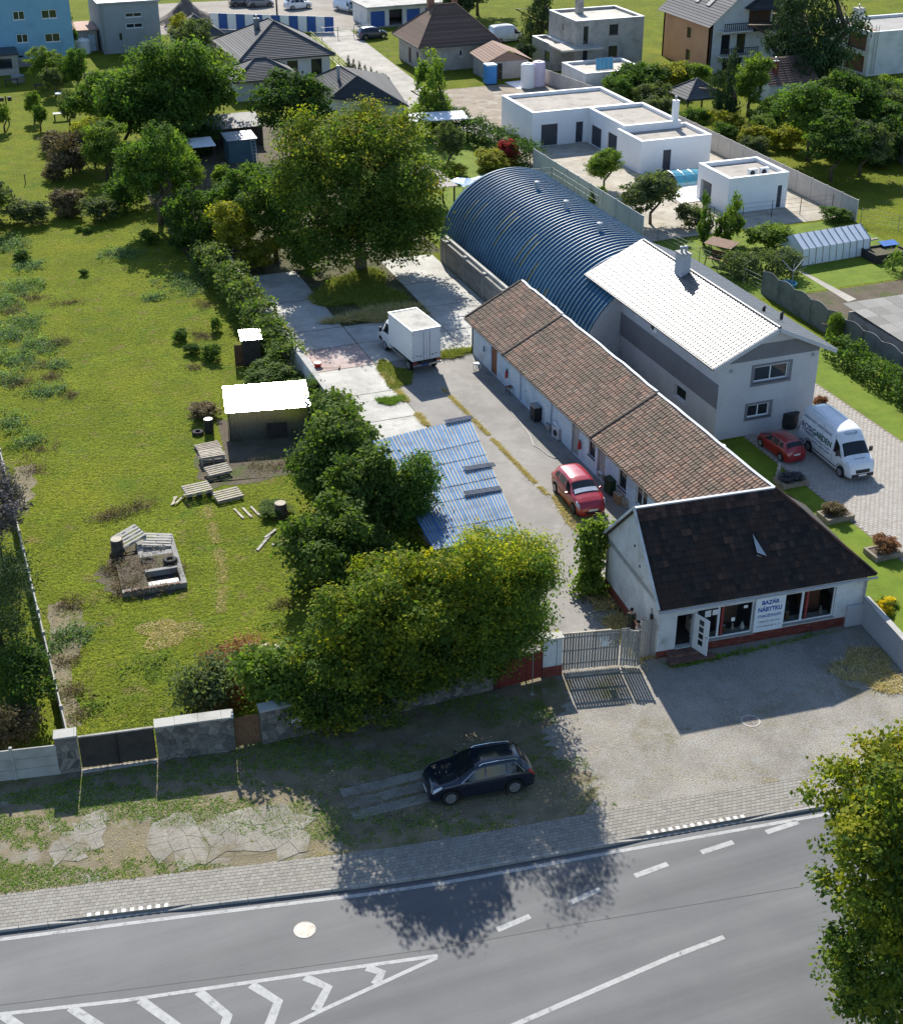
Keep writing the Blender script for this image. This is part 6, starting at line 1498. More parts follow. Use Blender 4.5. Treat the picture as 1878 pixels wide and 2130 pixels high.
def van_shape():
    return CarShape(5.7, 1.98, 0.28,
        [(-2.85, 0.7), (-2.83, 2.35), (-2.76, 2.48), (-2.2, 2.56), (0.4, 2.56), (0.95, 2.47), (1.30, 2.20), (1.50, 2.0), (2.08, 1.35), (2.4, 1.22), (2.66, 1.05), (2.80, 0.80), (2.85, 0.55)],
        [(-2.85, 0.65), (-2.8, 1.25), (1.2, 1.25), (2.08, 1.20), (2.5, 1.08), (2.85, 0.5)],
        [(-2.85, 0.78), (-2.7, 0.80), (0.6, 0.80), (1.2, 0.78), (1.5, 0.78), (2.08, 0.84), (2.6, 0.8), (2.85, 0.66)],
        [(-2.85, 0.95), (-2.75, 1.0), (1.6, 1.0), (2.2, 0.97), (2.6, 0.90), (2.85, 0.74)], (1.95, -1.60), 0.34, 0.02)
def make_van(name, label):
    S = van_shape(); t = thing(name, label, 'van'); wm = paint('van_white_paint', (0.72, 0.74, 0.76), 0.35, 0.4)
    S.body(80).build('body', wm, t, smooth=True)
    S.across(1.53, 2.05).build('windscreen', car_glass, t, smooth=True)
    for s in (1, -1):
        S.patch(1.02, 1.95, 4.02, 4.75, s, x0t=1.02, x1t=1.50).build('cab_window', car_glass, t, smooth=True)
        S.patch(2.42, 2.74, 3.0, 4.8, s, 0.012, x0t=2.34, x1t=2.66).build('headlight', lamp_glass, t, smooth=True)
        S.patch(-2.82, -2.74, 2.5, 4.2, s, 0.014).build('taillight', red_lamp, t, smooth=True)
        for xw in S.wheels: wheel(t, xw, s * 0.86, 0.34, 0.22, s, rim_silver, 6)
        k = MB(); k.box(-0.05, 0.05, -0.10, 0.10, -0.15, 0.15); k.build('mirror', plastic_black, t, (1.72, s * 1.12, 1.45))
        S.patch(-2.6, 2.3, 0.9, 1.15, s, 0.012, 30, 1).build('side_strip', plastic_black, t)
        S.patch(0.96, 0.985, 0.6, 4.9, s, 0.003, 1, 10).build('door_seam', grille_m, t)
        if s < 0: S.patch(-0.35, -0.335, 0.6, 4.9, s, 0.003, 1, 10).build('door_seam', grille_m, t)
    k = MB(); k.box(-2.7, 2.7, -0.8, 0.8, 0.25, 0.55); k.build('underbody', plastic_black, t)
    k = MB(); k.box(2.78, 2.87, -0.72, 0.72, 0.30, 0.52); k.build('bumper', plastic_black, t); k = MB(); k.box(2.80, 2.855, -0.45, 0.45, 0.56, 0.76); k.build('grille', grille_m, t); k = MB(); k.box(2.871, 2.885, -0.26, 0.26, 0.38, 0.49); k.build('number_plate', plate_m, t)
    for i in range(7):
        k = MB(); y = -0.54 + i * 0.18; k.box(-2.3, 0.3, y - 0.035, y + 0.035, 2.565, 2.592); k.build('roof_rib', wm, t)
    k = MB(); k.box(2.30, 2.36, -0.35, 0.35, 1.262, 1.272); k.build('bonnet_vent', grille_m, t)
    vi = mat('van_dark_lettering', (0.05, 0.08, 0.16), 0.6, 0.05, 3, 20, 0); vg = mat('van_green_lettering', (0.03, 0.13, 0.09), 0.6, 0.05, 3, 20, 0)
    # lettering on the right-hand side, read from the rear to the front
    def side_text(txt, size, x, z, m, width, bold=0.0, lean=0.0):
        o = text_part(txt, size, 'lettering', m, t, (x, -1.0, z), (R(90) - lean, 0, 0), bold=bold, width=width); return o
    side_text('ROSI', 0.52, -2.55, 1.34, vi, 1.12, 0.004, 0.055).location.y = -0.985
    side_text('GARDEN', 0.52, -1.35, 1.34, vg, 2.1, 0.008, 0.055).location.y = -0.985
    side_text('ZÁHRADY KVETY STROMY TRÁVNIKY', 0.22, -2.5, 2.02, vi, 3.2, 0.0, 0.15).location.y = -0.955
    side_text('záhradníctvo a realizácia záhrad', 0.16, -2.1, 1.12, vi, 2.7)
    side_text('0905 000 000', 0.15, -1.2, 0.88, vi, 1.9)
    k = MB(); k.box(-2.5, -1.1, -1.0, -0.992, 1.235, 1.275); k.build('lettering_bar', vi, t)
    mb = MB(); n = 28
    for i in range(n):
        a0, a1 = 2 * math.pi * i / n, 2 * math.pi * (i + 1) / n
        def pt(a, f): 
            y = 0.42 * f * math.cos(a); u = 0.15 * f * math.sin(a); x = 1.13 - u * 0.80; return (x + 0.012, y, S.zt(x) + 0.035)
        mb.face([pt(a0, 1), pt(a1, 1), pt(a1, 0.93), pt(a0, 0.93)][::-1])
    mb.build('oval_emblem', vi, t)
    o = text_part('RosiGarden', 0.15, 'lettering', vi, t, (1.20, -0.33, S.zt(1.19) + 0.035), (R(52), 0, R(90)), width=0.66)
    return t
def make_truck(name, label):
    t = thing(name, label, 'truck'); wm = paint('truck_white_paint', (0.70, 0.70, 0.69), 0.4, 0.3); bm2 = mat('truck_box_panel', (0.68, 0.69, 0.69), 0.5, 0.05, 0.8, 10, 0.05)
    # cargo box: x forward, rear at x = 0
    k = MB(); k.box(0.0, 3.75, -1.03, 1.03, 0.88, 2.98); k.build('cargo_box', bm2, t)
    k = MB(); k.box(-0.02, 3.77, -1.05, 1.05, 2.98, 3.0); k.box(-0.03, 0.10, -1.06, 1.06, 3.0, 3.05); k.box(3.65, 3.78, -1.06, 1.06, 3.0, 3.05); k.box(0.10, 3.65, -1.06, -0.96, 3.0, 3.05); k.box(0.10, 3.65, 0.96, 1.06, 3.0, 3.05); k.build('roof_edge', mat('white_edge', (0.75, 0.75, 0.74), 0.5, 0.03, 1, 10, 0), t)
    k = MB(); k.box(0.1, 3.65, -0.96, 0.96, 3.0, 3.012); k.build('roof', mat('dirty_truck_roof', (0.42, 0.40, 0.35), 0.9, 0.15, 1.2, 10, 0.1), t)
    for s in (1, -1):
        k = MB(); k.box(-0.032, -0.002, min(s * 0.012, s * 1.0), max(s * 0.012, s * 1.0), 0.98, 2.92); d = k.build('rear_door', bm2, t)
        k = MB(); k.bar((-0.05, s * 0.22, 1.0), (-0.05, s * 0.22, 2.9), 0.025); k.build('lock_bar', grey_metal, d)
        for z in (1.15, 1.95, 2.75):
            k = MB(); k.box(-0.045, -0.033, min(s * 0.92, s * 1.0), max(s * 0.92, s * 1.0), z, z + 0.06); k.build('hinge', grey_metal, d)
        k = MB(); k.box(-0.04, 0.0, min(s * 0.72, s * 1.0), max(s * 0.72, s * 1.0), 0.70, 0.80); k.build('taillight', red_lamp, t)
        for x, z in ((0.75, 0), (4.55, 0)): wheel(t, x, s * 0.86, 0.36, 0.24, s, rim_silver, 6)
        k = MB(); k.box(1.4, 3.4, s * 0.98 - 0.03, s * 0.98 + 0.03, 0.55, 0.66); k.build('side_guard', grey_metal, t)
        for (yy, zz, ww) in ((0.35, 1.18, 0.18), (0.62, 1.22, 0.14)):
            k = MB(); k.box(-0.036, -0.0325, min(s * yy, s * (yy + ww)), max(s * yy, s * (yy + ww)), zz, zz + 0.05); k.build('scuff_mark', dark_wood, t)
    k = MB(); k.box(-0.1, 4.9, -0.42, 0.42, 0.52, 0.84); k.build('chassis', black_metal, t)
    k = MB(); k.box(-0.14, -0.05, -1.0, 1.0, 0.55, 0.66); k.build('rear_bumper', grey_metal, t); k = MB(); k.box(-0.152, -0.141, -0.1, 0.42, 0.56, 0.66); k.build('number_plate', mat('blue_plate', (0.04, 0.08, 0.28), 0.5, 0.02, 3, 20, 0), t)
    S = CarShape(2.3, 1.98, 0.40, [(-1.15, 2.2), (-0.9, 2.24), (-0.35, 2.2), (0.15, 1.42), (0.6, 1.2), (1.0, 0.98), (1.15, 0.7)], [(-1.15, 1.28), (0.2, 1.22), (0.9, 0.95), (1.15, 0.65)], [(-1.15, 0.8), (-0.35, 0.78), (0.2, 0.85), (1.15, 0.7)], [(-1.15, 1.0), (0.5, 1.0), (1.0, 0.9), (1.15, 0.76)], (-0.35 + 0.75,), 0.36)
    cb = S.body(40).build('cab', wm, t, (4.95 - 0.0, 0, 0.0), smooth=True)
    cb.location = (4.95, 0, 0.02)
    S.across(-0.30, 0.12).build('windscreen', car_glass, cb, smooth=True)
    for s in (1, -1):
        S.patch(-0.95, 0.05, 4.05, 4.8, s, x0t=-0.95, x1t=-0.35).build('cab_window', car_glass, cb, smooth=True)
        k = MB(); k.box(-0.04, 0.04, -0.09, 0.09, -0.16, 0.16); k.build('mirror', plastic_black, cb, (-0.1, s * 1.15, 1.45)); S.patch(0.75, 1.0, 2.8, 4.5, s, 0.012).build('headlight', lamp_glass, cb, smooth=True)
    k = MB(); k.box(-1.1, 1.0, -0.8, 0.8, 0.35, 0.6); k.build('underbody', plastic_black, cb)
    return t
def park(t, front, rear, side, wb, track, mid_x=0.03, shrink=0.95):
    """stand the car on two wheel contact points of one side (side = 1 left, -1 right)"""
    f = Vector((front[0], front[1], 0)); r = Vector((rear[0], rear[1], 0)); d = (f - r); s = d.length / wb * shrink; d.normalize(); left = Vector((-d.y, d.x, 0))
    c = (f + r) / 2 - left * side * track * s - d * mid_x * s
    t.location = (c.x, c.y, 0.015); t.rotation_euler = (0, 0, math.atan2(d.y, d.x)); t.scale = (s, s, s)
    return s
navy = paint('navy_car_paint', (0.008, 0.012, 0.026), 0.18, 1.0); red_p = paint('red_car_paint', (0.36, 0.02, 0.028), 0.28, 0.9); red_d = paint('dark_red_car_paint', (0.30, 0.012, 0.018), 0.30, 0.8)
suv = make_suv('parked_car', 'dark navy estate car with chrome window trim under the street tree', navy)
park(suv, (15.69, 41.52), (18.46, 41.25), 1, 2.81, 0.94, 0.045)
red1 = make_hatch('parked_car', 'bright red hatchback with sunshade parked beside the long shed', red_p)
park(red1, (30.35, 61.35), (30.47, 64.17), -1, 2.51, 0.86, 0.015, 0.91)
k = MB(); hs = hatch_shape()
sshade = hs.across(0.86, 1.10, k0=5.3, off=0.011).build('sunshade', mat('silver_sunshade', (0.75, 0.76, 0.78), 0.35, 0.1, 2, 20, 0.1, metal=0.5), red1)
red2 = make_hatch('parked_car', 'dark red hatchback in the shade beside the lettered van', red_d)
park(red2, (44.18, 65.03), (44.24, 62.87), 1, 2.51, 0.86, 0.015)
van = make_van('delivery_van', 'tall white van with garden lettering on the paved driveway')
park(van, (46.30, 59.92), (46.46, 63.53), -1, 3.55, 0.97, 0.17)
truck = make_truck('box_truck', 'white box truck parked in the concrete yard with its back to the street')
tr_a = math.atan2(3.5, -0.33); truck.location = (29.55, 82.35, 0.012); truck.rotation_euler = (0, 0, tr_a)
# far car park: simple copies of the hatchback in other colours
def recolour(t, m, old):
    for c in t.children_recursive:
        for sl in c.material_slots:
            if sl.material == old: sl.link = 'OBJECT'; sl.material = m
far_cols = [('dark grey car, leftmost of the row at the top edge of the picture', (50.33, 219.24), R(0), (0.05, 0.052, 0.06)), ('mid grey car in the row at the top edge, just right of the leftmost car', (52.55, 217.79), R(0), (0.16, 0.165, 0.17)), ('white car by itself left of the parked van in the far row', (57.35, 214.17), R(10), (0.72, 0.72, 0.72)), ('dark teal car right of the white van in the far car park', (65.14, 207.69), R(25), (0.03, 0.07, 0.08)), ('dark blue car behind the tube gate at the lane end', (60.68, 189.37), R(5), (0.015, 0.03, 0.06)), ('white car half hidden behind the low depot roof', (71.5, 206.5), R(4), (0.72, 0.72, 0.72))]
for i, (lab, xy, rz, colr) in enumerate(far_cols):
    c = copy_tree(red1); c.location = (xy[0], xy[1], 0.015); c.rotation_euler = (0, 0, rz); c.scale = (1, 1, 1); c['label'] = lab; c['group'] = 'cars parked in the far car park'
    bpy.context.view_layer.update()
    for ch in list(c.children):
        if ch.name.startswith('sunshade'): bpy.data.objects.remove(ch)
    recolour(c, paint('far_car_paint_%d' % i, colr, 0.3, 0.8), red_p)
wv = copy_tree(van); wv.location = (*(63.54, 209.75), 0.015); wv.rotation_euler = (0, 0, R(-70)); wv.scale = (0.85, 0.85, 0.72); wv['label'] = 'plain white van in the far car park beside the dark teal car'
bpy.context.view_layer.update()
for ch in list(wv.children):
    if ch.name.startswith('lettering') or ch.name.startswith('oval'): bpy.data.objects.remove(ch)
wv2 = copy_tree(wv); wv2.location = (76.5, 181.0, 0.015); wv2.rotation_euler = (0, 0, R(5)); wv2.scale = (0.8, 0.9, 0.85); wv2['label'] = 'white van half hidden by a conifer behind the old hipped house'

# ------------------------------------------------------------------ vegetation
def unit(n, r):
    v = r.normal(size=(n, 3)); return v / np.linalg.norm(v, axis=1, keepdims=True)
def leaf_cloud(blobs, n_leaf, leaf, seed, clump=0.35, per=24, inner=0.3, zmin=0.15, top_yellow=0.0, flat=0.7, asp=0.55, up=0.5, lump=0.16, boxes=None, sats=8):
    """leaves in clumps through the shell of some ellipsoids (cx, cy, cz, rx, ry, rz) or along boxes; returns verts, quads, tint"""
    r = np.random.default_rng(seed); nc = max(1, n_leaf // per)
    if boxes is None:
        sat = []
        for b in blobs:      # boughs that stand out of the main masses and break the outline
            for q in range(sats):
                d = unit(1, r)[0]; d[2] = abs(d[2]) if r.random() < 0.7 else d[2]; f = r.uniform(0.2, 0.42); g = r.uniform(0.85, 1.12)
                sat.append((b[0] + d[0] * b[3] * g, b[1] + d[1] * b[4] * g, b[2] + d[2] * b[5] * g, b[3] * f, b[4] * f, b[5] * f))
        B = np.array([(*b[:3], *(np.array(b[3:6]) * (0.84 if sats else 1))) for b in blobs] + sat, float); w = (B[:, 3] * B[:, 4] + B[:, 3] * B[:, 5] + B[:, 4] * B[:, 5]); w /= w.sum()
        bi = r.choice(len(B), nc, p=w); d = unit(nc, r)
        rad = 1 - inner * r.random(nc) ** 1.6
        ph = r.random((6, 3)) * 6.28; fr = r.normal(size=(6, 3)) * 3.2
        lum = sum(np.sin(d @ fr[k] + bi * 1.7 + ph[k, 0]) for k in range(6)) / 2.6
        rad = rad * (1 + lump * lum)
        c = B[bi, :3] + d * B[bi, 3:6] * rad[:, None]; nrm = d
    else:
        # boxes: (x0, y0, x1, y1, half width, height): a hedge along a line
        Bx = np.array(boxes, float); L = np.hypot(Bx[:, 2] - Bx[:, 0], Bx[:, 3] - Bx[:, 1]); bi = r.choice(len(Bx), nc, p=L / L.sum()); t = r.random(nc)
        ux = (Bx[bi, 2] - Bx[bi, 0]) / L[bi]; uy = (Bx[bi, 3] - Bx[bi, 1]) / L[bi]
        a = r.random(nc); hw = Bx[bi, 4]; hh = Bx[bi, 5]
        per_len = 2 * hh + 2 * hw; s = a * per_len
        off = np.where(s < hh, -hw, np.where(s < hh + 2 * hw, s - hh - hw, hw)); zz = np.where(s < hh, s, np.where(s < hh + 2 * hw, hh, per_len - s))
        wob = 1 + 0.16 * np.sin(t * L[bi] * 1.9 + bi) + 0.1 * np.sin(t * L[bi] * 5.1)
        off = off * wob; zz = zz * (1 + 0.10 * np.sin(t * L[bi] * 1.3 + 2) + 0.06 * np.sin(t * L[bi] * 4.3))
        c = np.stack([Bx[bi, 0] + ux * t * L[bi] - uy * off, Bx[bi, 1] + uy * t * L[bi] + ux * off, zz], -1)
        nrm = np.stack([-uy * np.sign(off) * 0.7, ux * np.sign(off) * 0.7, np.full(nc, 0.7)], -1)
    keep = c[:, 2] > zmin; c, nrm = c[keep], nrm[keep]; nc = len(c)
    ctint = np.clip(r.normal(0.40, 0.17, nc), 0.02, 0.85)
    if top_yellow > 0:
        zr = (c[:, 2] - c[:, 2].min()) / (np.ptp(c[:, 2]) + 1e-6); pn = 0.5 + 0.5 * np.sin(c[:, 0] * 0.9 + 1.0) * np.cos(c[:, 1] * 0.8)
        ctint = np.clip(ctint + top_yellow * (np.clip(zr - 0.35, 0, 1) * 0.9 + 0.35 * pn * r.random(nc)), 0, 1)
    n = nc * per
    cc = np.repeat(c, per, 0) + r.normal(size=(n, 3)) * clump * np.array([1, 1, flat]); nn = np.repeat(nrm * 0.55 + unit(nc, r) * 0.55, per, 0) + unit(n, r) * 0.6 + np.array([0, 0, up])
    nn /= np.linalg.norm(nn, axis=1, keepdims=True)
    tt = np.cross(nn, unit(n, r)); tt /= np.linalg.norm(tt, axis=1, keepdims=True); bb = np.cross(nn, tt)
    l = leaf * r.uniform(0.45, 1.4, n)[:, None]
    V = np.stack([cc - tt * l * 0.5, cc + bb * l * asp * 0.5 + nn * l * 0.06, cc + tt * l * 0.5, cc - bb * l * asp * 0.5 + nn * l * 0.06], 1).reshape(-1, 3)
    F = np.arange(n * 4).reshape(n, 4)
    T = np.clip(np.repeat(ctint, per) + r.normal(0, 0.06, n), 0, 1)
    V[:, 2] = np.maximum(V[:, 2], 0.02)
    return V, F, T

LG = dict(
    deep=leaf_mat('leaf_deep_green', [(0.0, (0.016, 0.032, 0.010)), (0.5, (0.032, 0.060, 0.014)), (1.0, (0.075, 0.105, 0.020))]),
    mid=leaf_mat('leaf_mid_green', [(0.0, (0.024, 0.048, 0.011)), (0.5, (0.050, 0.088, 0.017)), (1.0, (0.110, 0.140, 0.024))]),
    light=leaf_mat('leaf_light_green', [(0.0, (0.040, 0.068, 0.014)), (0.5, (0.080, 0.118, 0.022)), (1.0, (0.150, 0.165, 0.030))]),
    walnut=leaf_mat('leaf_walnut', [(0.0, (0.020, 0.040, 0.010)), (0.42, (0.042, 0.074, 0.014)), (0.66, (0.078, 0.100, 0.016)), (0.88, (0.135, 0.125, 0.016)), (1.0, (0.170, 0.115, 0.018))]),
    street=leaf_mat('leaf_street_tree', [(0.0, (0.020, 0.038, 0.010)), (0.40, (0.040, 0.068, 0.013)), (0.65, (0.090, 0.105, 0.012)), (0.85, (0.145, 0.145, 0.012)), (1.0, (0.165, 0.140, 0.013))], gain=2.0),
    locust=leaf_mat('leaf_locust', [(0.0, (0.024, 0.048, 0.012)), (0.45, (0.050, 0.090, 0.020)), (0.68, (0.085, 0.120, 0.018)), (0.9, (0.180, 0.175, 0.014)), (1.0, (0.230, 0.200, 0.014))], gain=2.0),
    olive=leaf_mat('leaf_olive_grey', [(0.0, (0.034, 0.046, 0.020)), (0.5, (0.062, 0.080, 0.034)), (1.0, (0.120, 0.135, 0.065))]),
    ivy=leaf_mat('leaf_ivy', [(0.0, (0.026, 0.046, 0.012)), (0.5, (0.055, 0.086, 0.019)), (1.0, (0.130, 0.135, 0.045))]),
    nettle=leaf_mat('leaf_grey_weed', [(0.0, (0.045, 0.075, 0.028)), (0.5, (0.085, 0.125, 0.055)), (1.0, (0.165, 0.200, 0.115))]),
    brown=leaf_mat('dry_brown_foliage', [(0.0, (0.040, 0.030, 0.016)), (0.5, (0.085, 0.065, 0.034)), (1.0, (0.150, 0.120, 0.066))], 0.2),
    rust=leaf_mat('rusty_foliage', [(0.0, (0.075, 0.032, 0.018)), (0.5, (0.150, 0.070, 0.035)), (1.0, (0.220, 0.120, 0.060))], 0.2),
    yellow=leaf_mat('leaf_yellow_green', [(0.0, (0.080, 0.090, 0.014)), (0.5, (0.150, 0.150, 0.020)), (1.0, (0.300, 0.240, 0.024))]),
    gold=leaf_mat('yellow_flowers', [(0.0, (0.300, 0.220, 0.010)), (1.0, (0.560, 0.430, 0.015))], 0.25),
    red=leaf_mat('leaf_red_maple', [(0.0, (0.090, 0.012, 0.018)), (0.5, (0.190, 0.025, 0.035)), (1.0, (0.300, 0.060, 0.070))]),
    purple=leaf_mat('leaf_purple_lilac', [(0.0, (0.03, 0.03, 0.03)), (0.5, (0.06, 0.052, 0.062)), (1.0, (0.16, 0.135, 0.16))], 0.25),
    grass=leaf_mat('grass_blade', [(0.0, (0.060, 0.090, 0.014)), (0.45, (0.105, 0.130, 0.020)), (0.8, (0.165, 0.170, 0.030)), (1.0, (0.230, 0.190, 0.070))], 0.35, 0.7),
    lushgrass=leaf_mat('lush_grass_blade', [(0.0, (0.045, 0.090, 0.012)), (0.6, (0.090, 0.150, 0.020)), (1.0, (0.130, 0.175, 0.030))], 0.35, 0.7),
    drygrass=leaf_mat('dry_grass_blade', [(0.0, (0.14, 0.125, 0.045)), (0.5, (0.27, 0.22, 0.11)), (1.0, (0.40, 0.33, 0.19))], 0.35, 0.8),
    conifer=leaf_mat('needle_dark', [(0.0, (0.012, 0.024, 0.010)), (0.5, (0.026, 0.044, 0.017)), (1.0, (0.055, 0.075, 0.026))], 0.15),
)
def trunk_mesh(name, h, r, limbs, m, seed=0):
    """tapered trunk with limbs ending at the given points"""
    rr = np.random.default_rng(seed); mb = MB()
    mb.tube([(0, 0, 0), (0.05 * r, 0.02, h * 0.3), (rr.normal() * 0.06, rr.normal() * 0.06, h * 0.65), (rr.normal() * 0.1, rr.normal() * 0.1, h)], [r * 1.25, r, r * 0.8, r * 0.55], 8)
    for (x, y, z) in limbs:
        s = h * rr.uniform(0.5, 0.9); mid = (x * 0.45 + rr.normal() * 0.15, y * 0.45 + rr.normal() * 0.15, s + (z - s) * 0.6)
        mb.tube([(0, 0, s), mid, (x, y, z)], [r * 0.5, r * 0.32, r * 0.1], 6)
    return mb.mesh(name, m, True)
def tree(name, label, loc, blobs, n, leaf, m, seed, trunk_h=2.0, trunk_r=0.2, tm=None, group=None, cat='tree', **kw):
    t = thing(name, label, cat, (loc[0], loc[1], 0), 0, group)
    put(trunk_mesh('trunk', trunk_h, trunk_r, [b[:3] for b in blobs], tm or bark, seed), 'trunk', t)
    V, F, T = leaf_cloud(blobs, n, leaf, seed, **kw)
    put(np_mesh('crown', V, F, m, T), 'crown', t)
    return t
# ---- the near trees, each with its own crown
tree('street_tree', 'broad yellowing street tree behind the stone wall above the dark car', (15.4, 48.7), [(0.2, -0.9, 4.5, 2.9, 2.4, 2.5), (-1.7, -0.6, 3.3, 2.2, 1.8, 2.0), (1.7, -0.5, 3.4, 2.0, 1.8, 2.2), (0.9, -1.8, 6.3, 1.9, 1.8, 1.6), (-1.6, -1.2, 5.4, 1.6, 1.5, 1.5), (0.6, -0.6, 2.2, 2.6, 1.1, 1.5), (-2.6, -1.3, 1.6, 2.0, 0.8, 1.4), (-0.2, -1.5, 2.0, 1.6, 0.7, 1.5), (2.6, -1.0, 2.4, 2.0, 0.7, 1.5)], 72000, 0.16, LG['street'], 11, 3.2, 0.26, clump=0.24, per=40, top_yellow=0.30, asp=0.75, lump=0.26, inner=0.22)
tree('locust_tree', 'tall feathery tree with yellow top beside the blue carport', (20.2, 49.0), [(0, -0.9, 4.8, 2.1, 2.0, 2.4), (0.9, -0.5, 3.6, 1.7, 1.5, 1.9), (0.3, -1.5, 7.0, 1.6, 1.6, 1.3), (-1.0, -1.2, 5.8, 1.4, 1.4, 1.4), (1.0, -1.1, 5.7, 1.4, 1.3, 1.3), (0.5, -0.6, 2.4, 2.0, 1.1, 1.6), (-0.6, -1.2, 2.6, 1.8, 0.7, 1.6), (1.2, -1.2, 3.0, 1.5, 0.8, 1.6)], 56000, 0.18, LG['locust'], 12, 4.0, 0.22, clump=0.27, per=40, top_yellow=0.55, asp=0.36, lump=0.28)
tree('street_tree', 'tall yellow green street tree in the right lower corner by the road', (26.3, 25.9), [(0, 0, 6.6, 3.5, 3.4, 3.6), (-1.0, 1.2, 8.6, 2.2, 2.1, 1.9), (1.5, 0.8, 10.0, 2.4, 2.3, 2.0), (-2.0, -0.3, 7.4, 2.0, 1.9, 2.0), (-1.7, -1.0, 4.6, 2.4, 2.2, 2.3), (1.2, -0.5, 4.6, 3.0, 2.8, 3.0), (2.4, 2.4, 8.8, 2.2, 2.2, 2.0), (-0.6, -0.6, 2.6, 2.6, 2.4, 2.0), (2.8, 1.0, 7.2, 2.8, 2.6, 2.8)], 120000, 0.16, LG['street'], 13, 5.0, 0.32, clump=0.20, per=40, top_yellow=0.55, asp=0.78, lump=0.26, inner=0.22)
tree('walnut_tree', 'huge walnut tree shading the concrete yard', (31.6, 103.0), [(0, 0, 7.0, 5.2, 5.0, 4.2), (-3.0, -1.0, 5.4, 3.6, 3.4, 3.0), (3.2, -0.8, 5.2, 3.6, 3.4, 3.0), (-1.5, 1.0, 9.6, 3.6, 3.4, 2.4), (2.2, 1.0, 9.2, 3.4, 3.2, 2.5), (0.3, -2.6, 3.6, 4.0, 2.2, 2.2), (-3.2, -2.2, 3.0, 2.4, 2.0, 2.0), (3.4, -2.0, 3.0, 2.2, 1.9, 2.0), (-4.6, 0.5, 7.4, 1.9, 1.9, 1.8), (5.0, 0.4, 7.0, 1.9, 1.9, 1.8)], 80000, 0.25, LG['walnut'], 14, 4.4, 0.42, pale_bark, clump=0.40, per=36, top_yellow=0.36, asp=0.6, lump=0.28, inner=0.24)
tree('ivy_tree', 'ivy clad tree left of the blue carport behind the pallets', (18.9, 67.0), [(0, 0, 2.7, 1.8, 1.8, 2.4), (-0.5, 0.2, 4.1, 1.2, 1.2, 1.2), (0.8, 0.6, 3.4, 1.1, 1.1, 1.4), (-1.1, -0.6, 2.0, 1.5, 1.5, 1.8), (0.5, -0.5, 4.3, 0.7, 0.7, 0.7)], 16000, 0.22, LG['ivy'], 15, 3.0, 0.2, clump=0.26, per=22, asp=0.8, lump=0.22)
tree('ivy_tree', 'dark ivy covered tree between the bush and blue carport', (18.9, 61.4), [(0, 0, 2.6, 1.5, 1.6, 2.6), (0.2, 0.1, 4.7, 0.8, 0.8, 1.3), (-0.8, 0.4, 3.8, 1.1, 1.1, 1.5), (0.9, -0.3, 2.4, 0.9, 1.0, 1.8)], 15000, 0.2, LG['ivy'], 16, 2.8, 0.2, clump=0.2, per=30, asp=0.8, lump=0.24)
tree('locust_tree', 'young feathery tree leaning over the edge of the blue carport', (20.9, 61.0), [(0.2, 0, 3.2, 1.0, 1.0, 1.6), (0.6, 0.2, 4.2, 0.9, 0.9, 0.8), (-0.2, -0.4, 2.2, 0.9, 0.9, 1.5)], 9000, 0.24, LG['locust'], 17, 2.5, 0.12, clump=0.25, per=30, asp=0.34, lump=0.28)
tree('round_bush', 'large round ivy bush at the meadow edge in front of the dark tree', (15.9, 58.9), [(0, 0, 1.7, 2.2, 1.9, 1.9), (0.9, 0.8, 2.6, 1.6, 1.5, 1.4), (-0.9, 0.4, 2.3, 1.4, 1.3, 1.2), (1.6, -0.4, 1.3, 1.3, 1.2, 1.3)], 13000, 0.21, LG['ivy'], 18, 1.4, 0.12, cat='bush', clump=0.24, per=22, asp=0.8, lump=0.22)
tree('round_bush', 'leafy sapling clump beside the street wall right of the brown brushwood', (10.9, 49.4), [(0, 0, 1.7, 1.1, 0.9, 1.4), (-0.7, 0.3, 2.3, 0.8, 0.8, 0.9), (0.6, -0.4, 1.4, 0.9, 0.8, 1.1)], 5000, 0.26, LG['light'], 19, 1.2, 0.06, cat='bush', clump=0.3, per=20, asp=0.6)
tree('round_bush', 'mixed green and rusty bush behind the rough stone wall', (7.9, 51.0), [(0, 0, 1.0, 1.0, 0.9, 1.1), (0.9, 0.4, 1.1, 0.9, 0.9, 0.9)], 4000, 0.2, LG['olive'], 20, 0.8, 0.06, cat='bush', clump=0.3, per=20)
tree('brushwood_pile', 'heap of rusty brown dry brushwood behind the stone wall', (9.7, 52.3), [(0, 0, 0.6, 1.5, 1.6, 0.8), (-0.9, -0.9, 0.6, 1.0, 0.9, 0.8), (0.7, 1.0, 0.7, 1.1, 1.0, 0.7)], 7000, 0.22, LG['rust'], 21, 0.3, 0.04, cat='brushwood', clump=0.3, per=20, asp=0.22)
tree('conifer', 'dark fir at the left edge beside the meadow fence', (0.2, 57.6), [(0, 0, 3.0, 1.7, 1.7, 3.0), (0.3, -0.3, 5.0, 1.0, 1.0, 1.5), (-0.6, 0, 1.8, 1.9, 1.8, 1.6)], 12000, 0.2, LG['conifer'], 22, 3.0, 0.16, clump=0.28, per=24, asp=0.25)
tree('lilac_bush', 'purple flowering bush hanging over the meadow fence', (1.0, 68.2), [(0, 0, 2.4, 1.2, 2.2, 2.0), (0.2, -1.2, 3.2, 1.0, 1.4, 1.2), (0.1, 1.4, 2.6, 1.0, 1.4, 1.4)], 8000, 0.17, LG['purple'], 23, 1.4, 0.08, cat='bush', clump=0.24, per=22)
tree('garden_bush', 'dark green bush in the left lower garden beside the fence', (0.6, 53.6), [(0, 0, 1.4, 1.0, 1.2, 1.3), (0.3, 1.2, 1.9, 0.9, 1.0, 1.2)], 5500, 0.18, LG['deep'], 24, 1.0, 0.06, cat='bush', clump=0.24, per=22)
